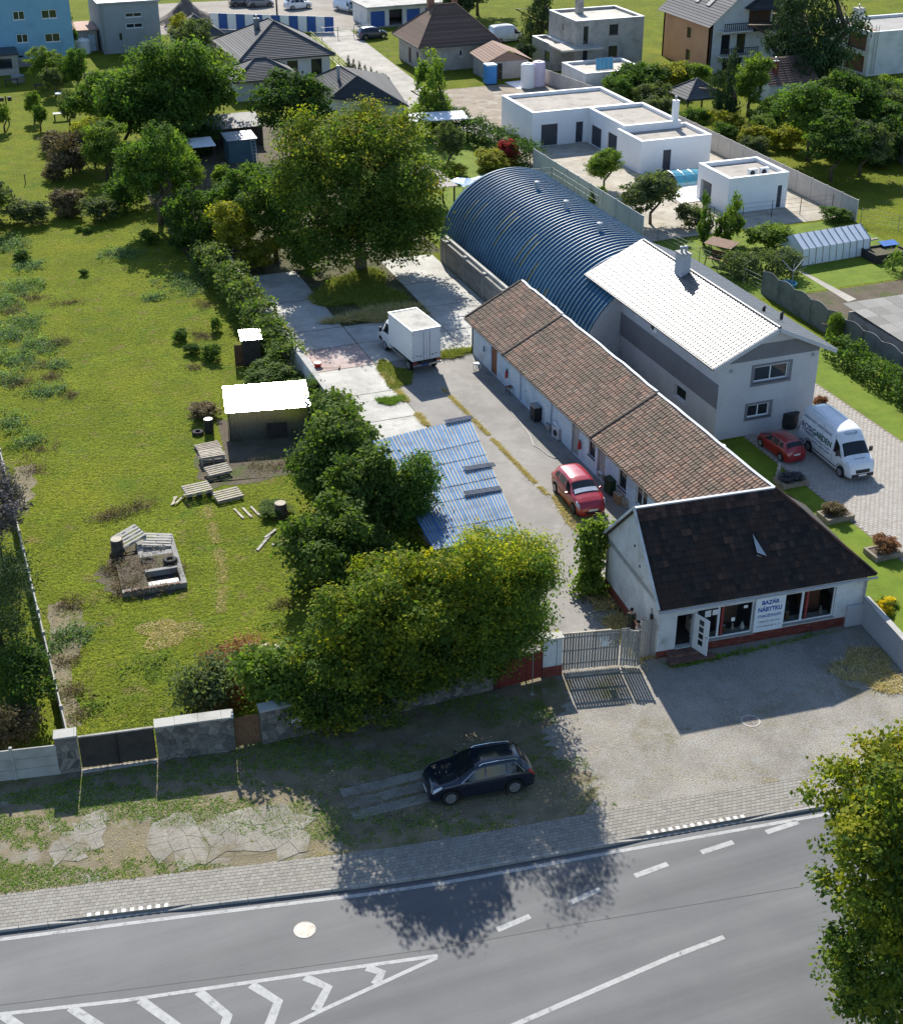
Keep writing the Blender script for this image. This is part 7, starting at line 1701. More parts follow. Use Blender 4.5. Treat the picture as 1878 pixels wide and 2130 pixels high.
tree('garden_bush', 'brownish shrub in the corner behind the concrete panel wall', (-0.6, 51.6), [(0, 0, 0.9, 1.0, 0.9, 0.9), (0.8, 0.2, 0.7, 0.8, 0.7, 0.7)], 3500, 0.15, LG['brown'], 25, 0.6, 0.05, cat='bush', clump=0.22, per=20)
tree('climbing_vine', 'pale green vine climbing the corner of the shop gable', (28.1, 54.5), [(0, 0, 1.5, 0.5, 0.55, 1.5), (0.1, 0.1, 2.8, 0.55, 0.55, 0.6), (-0.5, -0.5, 0.4, 0.6, 0.6, 0.5)], 4200, 0.22, LG['light'], 26, 1.0, 0.05, cat='vine', clump=0.24, per=20, asp=0.8)
# ---- hedges
def hedge(name, label, boxes, n, leaf, m, seed, **kw):
    t = thing(name, label, 'hedge', (boxes[0][0], boxes[0][1], 0)); ox, oy = boxes[0][0], boxes[0][1]
    V, F, T = leaf_cloud(None, n, leaf, seed, boxes=[(b[0] - ox, b[1] - oy, b[2] - ox, b[3] - oy, b[4], b[5]) for b in boxes], **kw)
    put(np_mesh('foliage', V, F, m, T), 'foliage', t)
    k = MB(); rr = np.random.default_rng(seed)
    for b in boxes:
        L = math.hypot(b[2] - b[0], b[3] - b[1]); nst = max(2, int(L / 0.8))
        for i in range(nst):
            u = (i + 0.5) / nst; x, y = b[0] + (b[2] - b[0]) * u - ox, b[1] + (b[3] - b[1]) * u - oy
            k.tube([(x, y, 0), (x + rr.normal() * 0.08, y + rr.normal() * 0.08, b[5] * 0.85)], [0.05, 0.02], 5)
    o = k.build('stems', bark, t); o['kind'] = 'stuff'
    return t
hedge('ivy_hedge', 'long ivy covered hedge dividing the meadow from the concrete yard', [(20.9, 84.5, 21.0, 92.0, 0.75, 1.9), (21.0, 92.0, 20.9, 100.0, 0.8, 2.1), (20.9, 100.0, 20.4, 107.5, 0.8, 2.2)], 15000, 0.24, LG['ivy'], 31, clump=0.22, per=18, asp=0.8, top_yellow=0.25)
hedge('ivy_hedge', 'short ivy hedge between the metal shed and the concrete yard', [(20.9, 69.8, 21.0, 76.8, 0.85, 2.5)], 7000, 0.24, LG['ivy'], 32, clump=0.24, per=18, asp=0.8)
hedge('laurel_hedge', 'clipped laurel hedge in front of the dark scalloped fence', [(56.2, 60.0, 56.3, 75.3, 0.75, 1.2)], 8000, 0.22, LG['mid'], 33, clump=0.2, per=18, asp=0.6)
hedge('yew_hedge', 'tall dark hedge between the lane and the neighbour lawn', [(52.6, 143.5, 55.6, 123.5, 0.9, 2.1)], 11000, 0.26, LG['deep'], 34, clump=0.24, per=18)
hedge('vine_row', 'blue flowered vine row beside the greenhouse', [(57.2, 91.2, 62.8, 90.2, 0.7, 1.6)], 5000, 0.22, LG['olive'], 35, clump=0.24, per=18)
hedge('clipped_hedge', 'clipped light green hedge in front of the flat roofed house', [(103.5, 137.5, 112.5, 126.5, 1.0, 2.0)], 5000, 0.3, LG['light'], 36, clump=0.26, per=18)
# ---- prototypes for the trees further back; copies share the crown mesh
def proto(blobs, n, leaf, seed, **kw): return leaf_cloud(blobs, n, leaf, seed, zmin=-9, **kw)
PR = {}
def crown_mesh(kind, mname, var=0):
    key = (kind, mname, var)
    if key not in PR:
        sd = 100 + var * 17 + len(kind)
        if kind == 'round': d_ = proto([(0, 0, 0.55, 0.42, 0.42, 0.36), (-0.2, 0.05, 0.42, 0.3, 0.3, 0.3), (0.2, -0.08, 0.45, 0.3, 0.3, 0.3), (0.05, 0.1, 0.78, 0.28, 0.28, 0.2), (0.1, -0.2, 0.35, 0.28, 0.24, 0.22)], 11000, 0.048, sd, clump=0.042, per=30, lump=0.3, asp=0.65)
        elif kind == 'bush': d_ = proto([(0, 0, 0.38, 0.46, 0.46, 0.42), (0.22, 0.1, 0.6, 0.27, 0.27, 0.3), (-0.22, -0.06, 0.5, 0.28, 0.28, 0.32)], 6500, 0.062, sd, clump=0.05, per=26, lump=0.28, asp=0.65)
        elif kind == 'column': d_ = proto([(0, 0, 0.5, 0.46, 0.46, 0.5), (0, 0, 0.28, 0.48, 0.48, 0.26)], 5000, 0.075, sd, clump=0.05, per=24, lump=0.16, asp=0.5)
        elif kind == 'cone': d_ = proto([(0, 0, 0.16, 0.5, 0.5, 0.18), (0, 0, 0.36, 0.40, 0.40, 0.2), (0, 0, 0.56, 0.29, 0.29, 0.2), (0, 0, 0.76, 0.18, 0.18, 0.18), (0, 0, 0.92, 0.08, 0.08, 0.1)], 8000, 0.05, sd, clump=0.04, per=24, lump=0.2, asp=0.35)
        V, F, T = d_
        PR[key] = np_mesh('crown', V, F, LG[mname], T)
    return PR[key]
TRK = {}
def plant(name, label, loc, h, w, kind, mname, var=0, cat='tree', group=None, trunk=None, rz=None, d=None):
    """one plant: trunk and a crown that reaches h with width w"""
    t = thing(name, label, cat, (loc[0], loc[1], 0), 0, group)
    bare = {'round': 0.22, 'bush': 0.0, 'column': 0.04, 'cone': 0.03}[kind] * h if trunk is None else trunk
    c = put(crown_mesh(kind, mname, var), 'crown', t, (0, 0, bare), random.uniform(0, 6.28) if rz is None else rz)
    c.scale = (w, d or w, h - bare)
    key = 'thin' if h < 3.5 else 'thick'
    if key not in TRK: TRK[key] = trunk_mesh('trunk', 0.75, 0.035 if key == 'thin' else 0.03, [(0.2, 0.1, 0.7), (-0.2, -0.1, 0.65), (0.05, -0.2, 0.6)], bark, 3)
    k = put(TRK[key], 'trunk', t); k.scale = (h * 0.9, h * 0.9, h * 0.9)
    return t
P_ = plant
P_('deciduous_tree', 'slim tree with yellowing top between the lane and hedge', (51.49, 140.59), 7.3, 3.9, 'column', 'light', 1)
P_('deciduous_tree', 'dark rounded tree right of the small grey garage', (35.79, 137.63), 7.8, 7.4, 'round', 'deep', 0)
tree('deciduous_tree', 'very broad light green tree group in front of the grey bungalows', (24.6, 143.0), [(0, 0, 6.0, 5.0, 4.4, 3.6), (-2.6, -0.4, 4.6, 3.2, 3.0, 2.8), (2.8, -0.6, 4.8, 3.2, 3.0, 2.8), (0.4, 0.6, 8.2, 3.2, 3.0, 2.0), (-0.4, -2.2, 3.6, 3.6, 2.4, 2.2)], 30000, 0.36, LG['mid'], 27, 3.4, 0.35, clump=0.42, per=34, lump=0.28)
P_('deciduous_tree', 'broad tree joining the right side of the big light tree group', (29.0, 146.0), 8.4, 8.0, 'round', 'light', 2)
P_('deciduous_tree', 'smaller tree at the left foot of the big light tree group', (19.5, 150.0), 6.6, 6.5, 'round', 'mid', 3)
P_('deciduous_tree', 'bushy green tree standing at the meadow corner above the ivy hedge', (19.19, 119.67), 8.2, 5.8, 'round', 'mid', 2)
P_('deciduous_tree', 'leaning sapling right of the bushy meadow corner tree', (22.0, 122.0), 5.4, 3.4, 'round', 'light', 3)
P_('clipped_cypress', 'rounded golden edged cypress at the top of the ivy hedge', (20.20, 112.05), 5.0, 3.9, 'column', 'deep', 2)
P_('deciduous_tree', 'small yellowish tree right of the rounded cypress', (22.86, 108.19), 4.8, 4.0, 'round', 'yellow', 0)
P_('deciduous_tree', 'tree between the yellowish tree and the huge walnut', (25.90, 107.04), 7.0, 5.0, 'round', 'walnut', 1)
P_('deciduous_tree', 'dark tree behind the one left of the huge walnut', (25.0, 112.5), 6.6, 5.2, 'round', 'mid', 4)
P_('deciduous_tree', 'low tree under the left side of the huge walnut', (27.4, 103.8), 3.6, 3.6, 'bush', 'light', 0)
P_('young_tree', 'young slender tree on the neighbour lawn behind the huge walnut', (48.00, 127.09), 4.2, 2.8, 'round', 'olive', 2)
P_('garden_shrub', 'yellow green shrub at the foot of the young slender tree', (47.48, 124.39), 1.4, 2.8, 'bush', 'yellow', 1, 'shrub')
P_('garden_shrub', 'spreading yellow green shrub left of the red maple', (51.56, 125.36), 1.9, 3.8, 'bush', 'yellow', 0, 'shrub')
P_('red_maple', 'small red leaved maple beside the dark hedge', (54.06, 126.64), 2.4, 2.2, 'bush', 'red', 0, 'tree')
P_('court_tree', 'bright green little tree in the villa court', (58.90, 115.89), 3.6, 3.6, 'round', 'light', 1)
P_('court_tree', 'grey green olive tree near the end of the grey panel fence', (58.01, 105.20), 4.5, 4.9, 'round', 'olive', 3)
P_('columnar_tree', 'narrow columnar tree, nearest the olive tree on the garden lawn', (59.51, 98.72), 3.9, 1.1, 'column', 'mid', 0)
P_('columnar_tree', 'small spindly column between the two columnar garden trees', (60.76, 98.79), 2.2, 0.7, 'column', 'mid', 1)
P_('columnar_tree', 'wider egg shaped tree on the garden lawn in front of the pool house', (61.71, 98.42), 3.9, 2.0, 'column', 'light', 2)
P_('climber', 'climber on the middle of the smooth grey panel fence', (55.5, 110.3), 2.3, 1.5, 'bush', 'mid', 1, 'shrub')
P_('garden_shrub', 'big leafy shrub left of the greenhouse', (64.08, 95.37), 2.4, 4.0, 'bush', 'light', 1, 'shrub')
P_('garden_shrub', 'low wispy shrub at the court edge behind the olive tree', (60.51, 102.95), 2.2, 2.4, 'bush', 'olive', 1, 'shrub')
P_('garden_shrub', 'planter shrubs at the end of the pool house fence', (73.2, 100.4), 1.2, 2.6, 'bush', 'mid', 2, 'shrub')
P_('garden_shrub', 'dark shrub right of the greenhouse', (86.49, 113.57), 1.8, 3.0, 'bush', 'deep', 1, 'shrub')
P_('conifer', 'narrow dark cypress in front of the orange house', (80.38, 131.82), 7.0, 2.6, 'column', 'conifer', 0)
P_('conifer', 'huge dark spruce between the orange house and flat roofed house', (99.3, 143.0), 15.0, 9.0, 'cone', 'conifer', 0)
P_('conifer', 'second dark spruce leaning against the huge spruce', (96.4, 145.0), 12.5, 8.0, 'cone', 'conifer', 1)
P_('deciduous_tree', 'pale green tree beside the narrow cypress', (85.17, 134.57), 6.6, 4.6, 'round', 'light', 3)
P_('deciduous_tree', 'broad bright green tree in the garden behind the pool house', (81.51, 117.35), 7.4, 7.6, 'round', 'mid', 0)
P_('deciduous_tree', 'dark tree behind the broad bright green garden tree', (87.5, 121.0), 7.2, 6.5, 'round', 'deep', 1)
P_('deciduous_tree', 'dark bushy tree right of the pool house', (79.5, 110.5), 5.6, 5.6, 'round', 'deep', 2)
P_('deciduous_tree', 'blue green tree right of the dark bushy tree by the meadow', (83.0, 111.0), 5.0, 5.0, 'round', 'olive', 0)
P_('conifer', 'tall dark pine behind the old hipped house', (78.45, 174.82), 9.0, 5.0, 'cone', 'conifer', 2)
P_('conifer', 'round topped dark tree right of the chimney of the old house', (73.5, 189.0), 8.0, 6.5, 'round', 'conifer', 0)
P_('deciduous_tree', 'tree at the top edge left of the dark pine', (80.0, 200.0), 8.0, 8.5, 'round', 'mid', 3)
P_('conifer', 'small dark fir beside the porch of the cement house', (72.46, 165.90), 3.0, 2.6, 'bush', 'conifer', 0)
P_('garden_shrub', 'tall grey shrub at the far left meadow end beside the blue house wall', (21.23, 191.79), 7.0, 2.2, 'column', 'deep', 3, 'shrub')
# shrubs in the gardens behind the villa: look-alikes
for i, (x, y, h, w, mm) in enumerate([(74, 143, 3.6, 4.2, 'mid'), (76.5, 145.5, 4.0, 4.6, 'deep'), (79.5, 147.5, 3.8, 5.0, 'mid'), (83, 148, 3.4, 4.6, 'yellow'), (86, 148.5, 3.2, 4.4, 'light'), (76, 139.5, 3.4, 3.8, 'olive'), (74.8, 135.5, 3.0, 3.6, 'olive'), (77, 131.5, 2.6, 3.4, 'mid'), (79, 128.5, 2.6, 3.6, 'yellow'), (81.5, 126, 2.6, 3.4, 'light'), (84, 129, 2.8, 3.4, 'mid'), (86.5, 126, 3.0, 3.6, 'light'), (79, 123.5, 2.4, 3.2, 'yellow'), (82, 121.5, 2.6, 3.4, 'yellow'), (77.5, 126, 2.0, 2.8, 'mid'), (76.5, 119.5, 2.4, 3.0, 'olive'), (88.5, 133, 3.0, 3.6, 'mid'), (92, 128, 3.6, 4.2, 'deep'), (95, 124, 3.4, 4.4, 'mid'), (98, 128, 3.6, 4.6, 'olive'), (94, 117, 3.6, 4.2, 'deep'), (98.5, 119, 3.2, 4.4, 'mid'), (101, 113, 3.0, 4.0, 'light'), (96.5, 110, 3.0, 4.0, 'mid'), (91.5, 111, 3.4, 4.0, 'deep'), (104, 122, 3.2, 4.4, 'light'), (88, 104.5, 2.4, 2.4, 'yellow'), (100.5, 133.5, 3.0, 4.4, 'deep'), (90, 123.5, 3.8, 4.6, 'mid'), (85.5, 117.5, 3.4, 4.4, 'deep'), (96.5, 115, 3.8, 5.0, 'mid'), (88.5, 116, 4.2, 5.0, 'deep'), (104.5, 116, 3.6, 4.8, 'deep')]):
    P_('garden_bush', dict(mid='mid green', deep='dark green', yellow='yellow green', light='light green', olive='grey green')[mm] + ' leafy bush among the crowded gardens behind the white villa', (x, y), h, w, 'bush', mm, i % 3, 'bush', 'bushes crowding the gardens behind the villa')
# orchard trees and shrubs in the upper left meadow
orch = [((18.67, 155.99), 3.4, 2.6, 'little orchard tree with clean trunk near the dividing fence'), ((13.53, 155.67), 2.6, 1.6, 'little orchard tree with shadow pool at its foot, lowest in the far meadow'), ((9.95, 156.28), 2.8, 1.6, 'little orchard tree at the left picture edge in the far meadow'), ((16.49, 155.30), 4.0, 2.2, 'slender orchard tree left of the clean trunked one'), ((13.38, 159.55), 3.2, 1.8, 'thin orchard sapling left of the slender orchard tree'), ((19.29, 169.78), 5.2, 3.4, 'grey green bushy tree nearest the dividing fence in the far meadow'), ((16.68, 176.25), 4.2, 4.0, 'round leafy shrub in front of the blue house'), ((17.03, 170.64), 3.2, 2.8, 'pale sapling below the round leafy shrub')]
for i, (xy, h, w, lab) in enumerate(orch): P_('orchard_tree', lab, xy, h, w, 'round', ('light', 'mid', 'light', 'olive')[i % 4], i % 4, 'tree', 'orchard trees in the far meadow')
P_('meadow_bush', 'big dark bush at the left picture edge of the upper meadow', (5.2, 124.5), 5.0, 6.0, 'bush', 'olive', 0, 'bush')
P_('meadow_bush', 'brown drying bush, leftmost of the row across the upper meadow', (14.45, 138.33), 4.2, 4.2, 'bush', 'brown', 1, 'bush')
P_('meadow_bush', 'low brown bramble beside the drying bush in the upper meadow', (12.64, 136.59), 1.8, 2.4, 'bush', 'brown', 0, 'bush')
P_('meadow_bush', 'dark brown round bush further back in the upper meadow', (13.73, 146.35), 2.0, 2.8, 'bush', 'brown', 2, 'bush')
P_('fruit_tree', 'crooked dark trunked fruit tree in the row across the upper meadow', (17.03, 134.33), 5.6, 4.6, 'round', 'light', 0)
P_('fruit_tree', 'yellowish fruit tree behind the crooked one', (16.85, 140.56), 4.6, 4.0, 'round', 'yellow', 1)
P_('fruit_tree', 'tall loose tree by the end of the dividing fence', (20.24, 143.20), 6.6, 4.2, 'round', 'mid', 3)
P_('deciduous_tree', 'tree left of the grey bungalows below the sand heap', (34.5, 178), 6.0, 5.5, 'round', 'olive', 1)
P_('deciduous_tree', 'yellow green tree at the corner of the grey block house', (35.2, 187), 5.0, 4.0, 'round', 'yellow', 2)
P_('garden_shrub', 'low dark bramble beside the old blue hut', (26.36, 140.87), 2.8, 5.4, 'bush', 'deep', 2, 'shrub')
P_('garden_shrub', 'pale shrub in the rough garden below the blue hut', (26.29, 127.89), 2.4, 2.2, 'bush', 'light', 2, 'shrub')
P_('garden_shrub', 'grey shrub beside the pale shrub in the rough garden', (25.5, 118.0), 1.8, 2.4, 'bush', 'olive', 2, 'shrub')
for i, (xx, yy) in enumerate([(50.2, 166 - 1.75 * i) for i in range(8)]): P_('thuja', ('first', 'second', 'third', 'fourth', 'fifth', 'sixth', 'seventh', 'eighth')[i] + ' small thuja beside the grey bungalow, counted from the far end of the row', (xx + 0.12 * i, yy), 2.9, 1.1, 'cone', 'conifer', i % 2, 'conifer', 'thujas in the row beside the bungalow')
for i, (x, y, h, w, kd, mm, lab) in enumerate([(20.8, 127.5, 5.6, 4.4, 'round', 'mid', 'green tree by the end of the old dividing fence'), (22.6, 131.5, 5.0, 4.4, 'round', 'light', 'light tree behind the tree at the old fence end'), (23.4, 116.5, 3.4, 4.0, 'bush', 'mid', 'wide bush behind the rounded cypress'), (20.6, 116.5, 3.0, 3.2, 'bush', 'deep', 'dark bush left of the wide bush behind the cypress'), (24.6, 106.3, 2.6, 3.4, 'bush', 'yellow', 'yellowish bush at the back edge of the concrete yard'), (22.6, 111.5, 2.6, 3.0, 'bush', 'ivy', 'ivy bush at the far end of the long hedge'), (9.0, 124.0, 2.0, 3.4, 'bush', 'olive', 'low grey scrub right of the big dark bush in the upper meadow'), (14.6, 122.6, 2.2, 3.2, 'bush', 'olive', 'grey scrub in the row across the upper meadow'), (17.0, 124.8, 3.2, 3.4, 'bush', 'mid', 'green scrub at the right end of the row across the upper meadow'), (12.0, 125.0, 2.4, 3.0, 'bush', 'brown', 'brown scrub in the middle of the row across the upper meadow')]):
    P_('scrub', lab, (x, y), h, w, kd, mm, i % 3, 'bush')
# green clumps in the meadow
for i, (xy, h, w, lab) in enumerate([((15.57, 93.55), 0.85, 1.2, 'dark green weed clump nearest the left in the trio by the outhouse'), ((15.87, 90.84), 0.8, 1.2, 'dark green weed clump in the middle of the trio by the outhouse'), ((16.78, 89.39), 1.1, 1.4, 'biggest dark green weed clump of the trio by the outhouse'), ((18.16, 94.25), 1.1, 0.9, 'upright green weed clump close to the ivy hedge shade'), ((17.28, 115.03), 1.2, 1.6, 'dark leafy clump in the upper meadow near the rounded cypress'), ((7.11, 114.41), 0.9, 1.5, 'dark leafy clump at the upper left meadow edge'), ((12.34, 125.23), 0.9, 2.4, 'wide grassy clump high in the meadow'), ((12.39, 120.45), 0.5, 0.7, 'tiny dark clump, left of the pair in the upper meadow'), ((13.01, 119.73), 0.5, 0.8, 'tiny dark clump, right of the pair in the upper meadow'), ((11.25, 109.24), 0.5, 0.8, 'tiny bright clump in the middle of the upper meadow')]):
    P_('weed_clump', lab, xy, h, w, 'bush', ('mid', 'deep', 'mid', 'light')[i % 4] if i < 8 else 'mid', i % 3, 'weed')
P_('low_bush', 'low olive green bush behind the sheet metal shed', (19.1, 83.2), 1.7, 3.8, 'bush', 'ivy', 0, 'bush')
P_('low_bush', 'small ivy bush at the yard end of the ivy hedge', (20.9, 79.6), 2.2, 2.2, 'bush', 'ivy', 1, 'bush')
P_('low_bush', 'olive bush between the metal shed and the ivy tree', (19.4, 71.0), 2.4, 3.0, 'bush', 'ivy', 2, 'bush')
# yellow flowers by the garden wall
for i, (xy, h, w) in enumerate([((39.6, 46.4), 1.5, 1.1), ((40.2, 44.6), 1.4, 1.0), ((39.2, 44.0), 1.1, 0.9), ((40.9, 43.0), 1.2, 1.0)]):
    t = P_('goldenrod', ('tall', 'second', 'low', 'nearest')[i] + ' yellow flowering plant behind the grey garden wall', xy, h, w, 'bush', 'light', i % 3, 'flowers')
    c = put(crown_mesh('bush', 'gold', 1), 'blossom', t, (0, 0, h * 0.42)); c.scale = (w * 0.8, w * 0.8, h * 0.62)

# ---- ground cover that nobody could count
def blades(n, sampler, h0, h1, w, m, name, seed, tint_fn=None):
    r = np.random.default_rng(seed); P = sampler(r, n); n = len(P)
    a = r.random(n) * 6.283; hh = r.uniform(h0, h1, n); ww = w * r.uniform(0.6, 1.4, n); lean = r.normal(size=(n, 2)) * hh[:, None] * 1.5
    dx, dy = np.cos(a) * ww, np.sin(a) * ww
    V = np.stack([np.stack([P[:, 0] - dx, P[:, 1] - dy, P[:, 2]], -1), np.stack([P[:, 0] + dx, P[:, 1] + dy, P[:, 2]], -1), np.stack([P[:, 0] + lean[:, 0], P[:, 1] + lean[:, 1], P[:, 2] + hh], -1)], 1).reshape(-1, 3)
    T = np.clip((tint_fn(P, r) if tint_fn else r.random(n)), 0, 1)
    return put(np_mesh(name, V, np.arange(n * 3).reshape(n, 3), LG[m], T), name)
def fbm(P, s, seed):
    r = np.random.default_rng(seed); v = 0
    for k in range(5):
        f = r.normal(size=2) * s * (1.7 ** k); v = v + np.sin(P[:, 0] * f[0] + P[:, 1] * f[1] + r.random() * 6.28) / (1.35 ** k)
    return v / 2.4
HOLES = [(14.2, 20.7, 73.3, 80.0)]
def field_s(r, n):
    y = 50.3 + 78 * r.random(n) ** 1.7; x = 2.4 + r.random(n) * 18.4
    k = ~np.any([(x > a) & (x < b) & (y > c) & (y < d) for a, b, c, d in HOLES], axis=0)
    return np.stack([x[k], y[k], np.full(k.sum(), -0.01)], -1)
tag(blades(90000, field_s, 0.012, 0.06, 0.035, 'grass', 'meadow_grass', 41, lambda P, r: 0.42 + 0.30 * fbm(P, 0.5, 1) + 0.22 * fbm(P, 2.2, 2) + r.normal(0, 0.13, len(P))), 'uneven yellow green meadow grass', 'grass', kind='stuff')
def verge_s(r, n):
    x = -8 + r.random(n) * 30; y = np.interp(x, KX, KY) + KS + 0.08 + r.random(n) * (48.4 - np.interp(x, KX, KY) - KS)
    P = np.stack([x, y, np.zeros(n)], -1); k = fbm(P, 0.9, 5) + 0.5 * fbm(P, 2.5, 6) > 0.05 - 0.30 * (y > 45.2) + 0.35 * (x > 11.5)
    return P[k]
tag(blades(80000, verge_s, 0.02, 0.08, 0.022, 'lushgrass', 'verge_grass', 42), 'patchy green grass on the verge below the walls', 'grass', kind='stuff')
def dry_s(r, n):
    x = -8 + r.random(n) * 46; u = r.random(n) ** 2.2; y = np.interp(x, KX, KY) + KS + 0.05 + u * 5.5
    P = np.stack([x, y, np.zeros(n)], -1); k = fbm(P, 0.7, 8) + 0.5 * fbm(P, 2.1, 9) > 0.12 + 0.15 * (x > 26)
    return P[k]
tag(blades(42000, dry_s, 0.012, 0.045, 0.016, 'drygrass', 'dry_grass', 43), 'dry straw coloured grass along the pavement edge', 'grass', kind='stuff')
def patch_s(cx, cy, rx, ry, z=0.0):
    def f(r, n):
        a = r.random(n) * 6.283; d = np.sqrt(r.random(n)); q = 1 + 0.25 * np.sin(3 * a + cx) + 0.15 * np.sin(5 * a + cy); return np.stack([cx + np.cos(a) * d * rx * q, cy + np.sin(a) * d * ry * q, np.full(n, z)], -1)
    return f
# crack weeds and patches in the yard

def line_s(pts, w, z=0.0, gap=0.0, seed=0):
    p = np.array(pts, float); L = np.hypot(*(p[1:] - p[:-1]).T); 
    def f(r, n):
        i = r.choice(len(L), n, p=L / L.sum()); t = r.random(n)[:, None]; q = p[i] + (p[i + 1] - p[i]) * t; q = q + r.normal(size=(n, 2)) * w; P = np.stack([q[:, 0], q[:, 1], np.full(n, z)], -1)
        return P[np.sin(q[:, 1] * 1.9 + seed) + 0.7 * np.sin(q[:, 1] * 4.7 + seed) > gap]
    return f
tag(blades(9000, line_s([(29.6, 79.5), (29.8, 72), (29.9, 66), (30.0, 64)], 0.07, 0.0, -1.25), 0.02, 0.09, 0.018, 'drygrass', 'crack_weeds', 44), 'straw coloured weeds in the long yard crack', 'weeds', kind='stuff')
tag(blades(9000, patch_s(30.6, 60.3, 0.75, 4.2, 0.0), 0.03, 0.14, 0.022, 'drygrass', 'dry_weeds', 45), 'dry weeds beside the red car in the yard', 'weeds', kind='stuff')
tag(blades(8000, patch_s(27.4, 82.6, 0.9, 2.2, 0.014), 0.03, 0.14, 0.022, 'grass', 'yard_weeds', 46), 'green weeds growing behind the box truck', 'weeds', kind='stuff')
tag(blades(2500, patch_s(25.9, 78.9, 0.9, 0.5, 0.014), 0.05, 0.16, 0.03, 'lushgrass', 'slab_weeds', 47), 'green weed patch on the pale concrete slab', 'weeds', kind='stuff')
tag(blades(7000, line_s([(26.8, 84.5), (26.8, 79), (26.78, 73)], 0.08, 0.0, -0.1, 2), 0.04, 0.14, 0.03, 'drygrass', 'joint_weeds', 48), 'weeds in the joint between concrete and asphalt', 'weeds', kind='stuff')
tag(blades(5000, patch_s(32.2, 84.6, 1.6, 0.5, 0.014), 0.05, 0.25, 0.03, 'grass', 'corner_weeds', 49), 'weeds at the far corner of the long shed', 'weeds', kind='stuff')
tag(blades(9000, patch_s(30.0, 93.0, 3.2, 1.2, 0.03), 0.1, 0.4, 0.03, 'drygrass', 'island_grass', 50), 'tall dry grass on the front edge of the tree island', 'grass', kind='stuff')
tag(blades(16000, patch_s(30.0, 98.0, 3.0, 4.5, 0.03), 0.08, 0.3, 0.03, 'grass', 'island_undergrowth', 51), 'shaded grass under the huge walnut', 'grass', kind='stuff')
tag(blades(3500, patch_s(36.8, 43.4, 1.3, 1.8, 0.006), 0.04, 0.2, 0.02, 'drygrass', 'forecourt_weeds', 52), 'straw weeds in the forecourt corner by the grey garden wall', 'weeds', kind='stuff')
tag(blades(3000, line_s([(28.6, 46.9), (31, 46.6), (38, 46.4)], 0.15, 0.0, 0.2), 0.04, 0.18, 0.03, 'lushgrass', 'wall_foot_weeds', 53), 'weeds along the foot of the shop front', 'weeds', kind='stuff')
tag(blades(4000, line_s([(27.6, 48.0), (28.0, 52.0), (28.3, 54.0)], 0.3, 0.0, -0.8), 0.05, 0.3, 0.035, 'drygrass', 'gable_foot_weeds', 54), 'dry weeds along the foot of the shop gable', 'weeds', kind='stuff')
def low_cover(label, name, m, seed, patches, n, leaf, h, cat='weeds', asp=0.5):
    r = np.random.default_rng(seed); Vs, Ts = [], []; tot = sum(p[2] * p[3] for p in patches)
    bl = [(cx, cy, 0.0, rx, ry, h) for cx, cy, rx, ry in patches]
    V, F, T = leaf_cloud(bl, n, leaf, seed, clump=0.16, per=12, inner=0.95, zmin=0.02, asp=asp, lump=0.3, flat=0.5, sats=0)
    tag(put(np_mesh(name, V, F, LG[m], T), name), label, cat, kind='stuff')
low_cover('grey green weeds overgrowing the left side of the meadow', 'weed_cover', 'nettle', 61, [(*(6.32, 108.09), 2.0, 2.2), (*(4.63, 98.88), 1.8, 2.6), (*(6.26, 95.94), 1.6, 1.8), (*(4.47, 94.07), 1.8, 1.8), (*(5.63, 87.99), 1.4, 1.4), (*(6.69, 119.06), 1.6, 2.6), (*(4.94, 105.54), 1.4, 2.4), (*(5.89, 100.81), 1.6, 1.8), (*(3.59, 90.78), 1.2, 1.6), (*(7.50, 112.97), 1.4, 1.6), (*(6.93, 92.21), 0.9, 1.0), (*(18.03, 104.44), 1.8, 3.2), (*(15.30, 102.35), 1.0, 1.0), (*(14.61, 113.32), 2.2, 1.4), (*(3.45, 59.14), 1.2, 1.0), (*(2.35, 58.50), 0.7, 1.0), (*(3.10, 83.92), 0.9, 2.0), (*(3.99, 81.06), 1.1, 1.0)], 70000, 0.15, 0.34)
low_cover('brown dead weeds scattered over the left side of the meadow', 'dead_weeds', 'brown', 62, [(*(7.43, 96.15), 1.4, 1.4), (*(5.08, 103.27), 1.4, 0.9), (*(5.97, 92.57), 1.2, 0.9), (*(7.03, 105.50), 1.2, 0.8), (*(4.28, 90.22), 1.6, 1.4), (*(6.35, 90.32), 0.9, 0.9), (*(9.24, 103.53), 1.4, 0.8), (*(7.19, 86.83), 0.9, 0.8), (*(15.30, 88.42), 0.8, 0.6), (*(17.15, 93.78), 0.9, 1.4), (*(18.55, 99.62), 0.7, 0.9), (*(6.97, 70.11), 1.7, 0.8), (*(8.44, 70.58), 1.2, 0.7), (*(4.42, 79.68), 1.0, 0.9), (*(3.74, 77.14), 1.0, 1.2), (*(3.58, 61.78), 1.3, 0.8), (*(2.94, 57.09), 0.8, 0.8), (*(2.75, 54.63), 0.8, 1.0), (*(2.79, 52.76), 0.7, 0.6), (*(6.32, 64.47), 0.9, 0.9), (*(14.63, 81.65), 0.5, 0.4), (*(16.65, 72.68), 1.8, 1.0), (*(13.38, 58.20), 0.8, 0.5), (*(9.31, 55.11), 0.9, 0.5)], 42000, 0.14, 0.24, 'weeds', 0.25)
low_cover('bright green nettles along the left meadow fence', 'nettle_cover', 'light', 63, [(*(3.42, 81.28), 1.0, 1.4), (*(2.73, 80.33), 0.8, 1.2), (*(3.57, 53.11), 1.4, 1.2), (*(6.49, 55.17), 2.0, 1.3), (*(12.65, 56.73), 1.2, 0.7)], 7000, 0.12, 0.12)

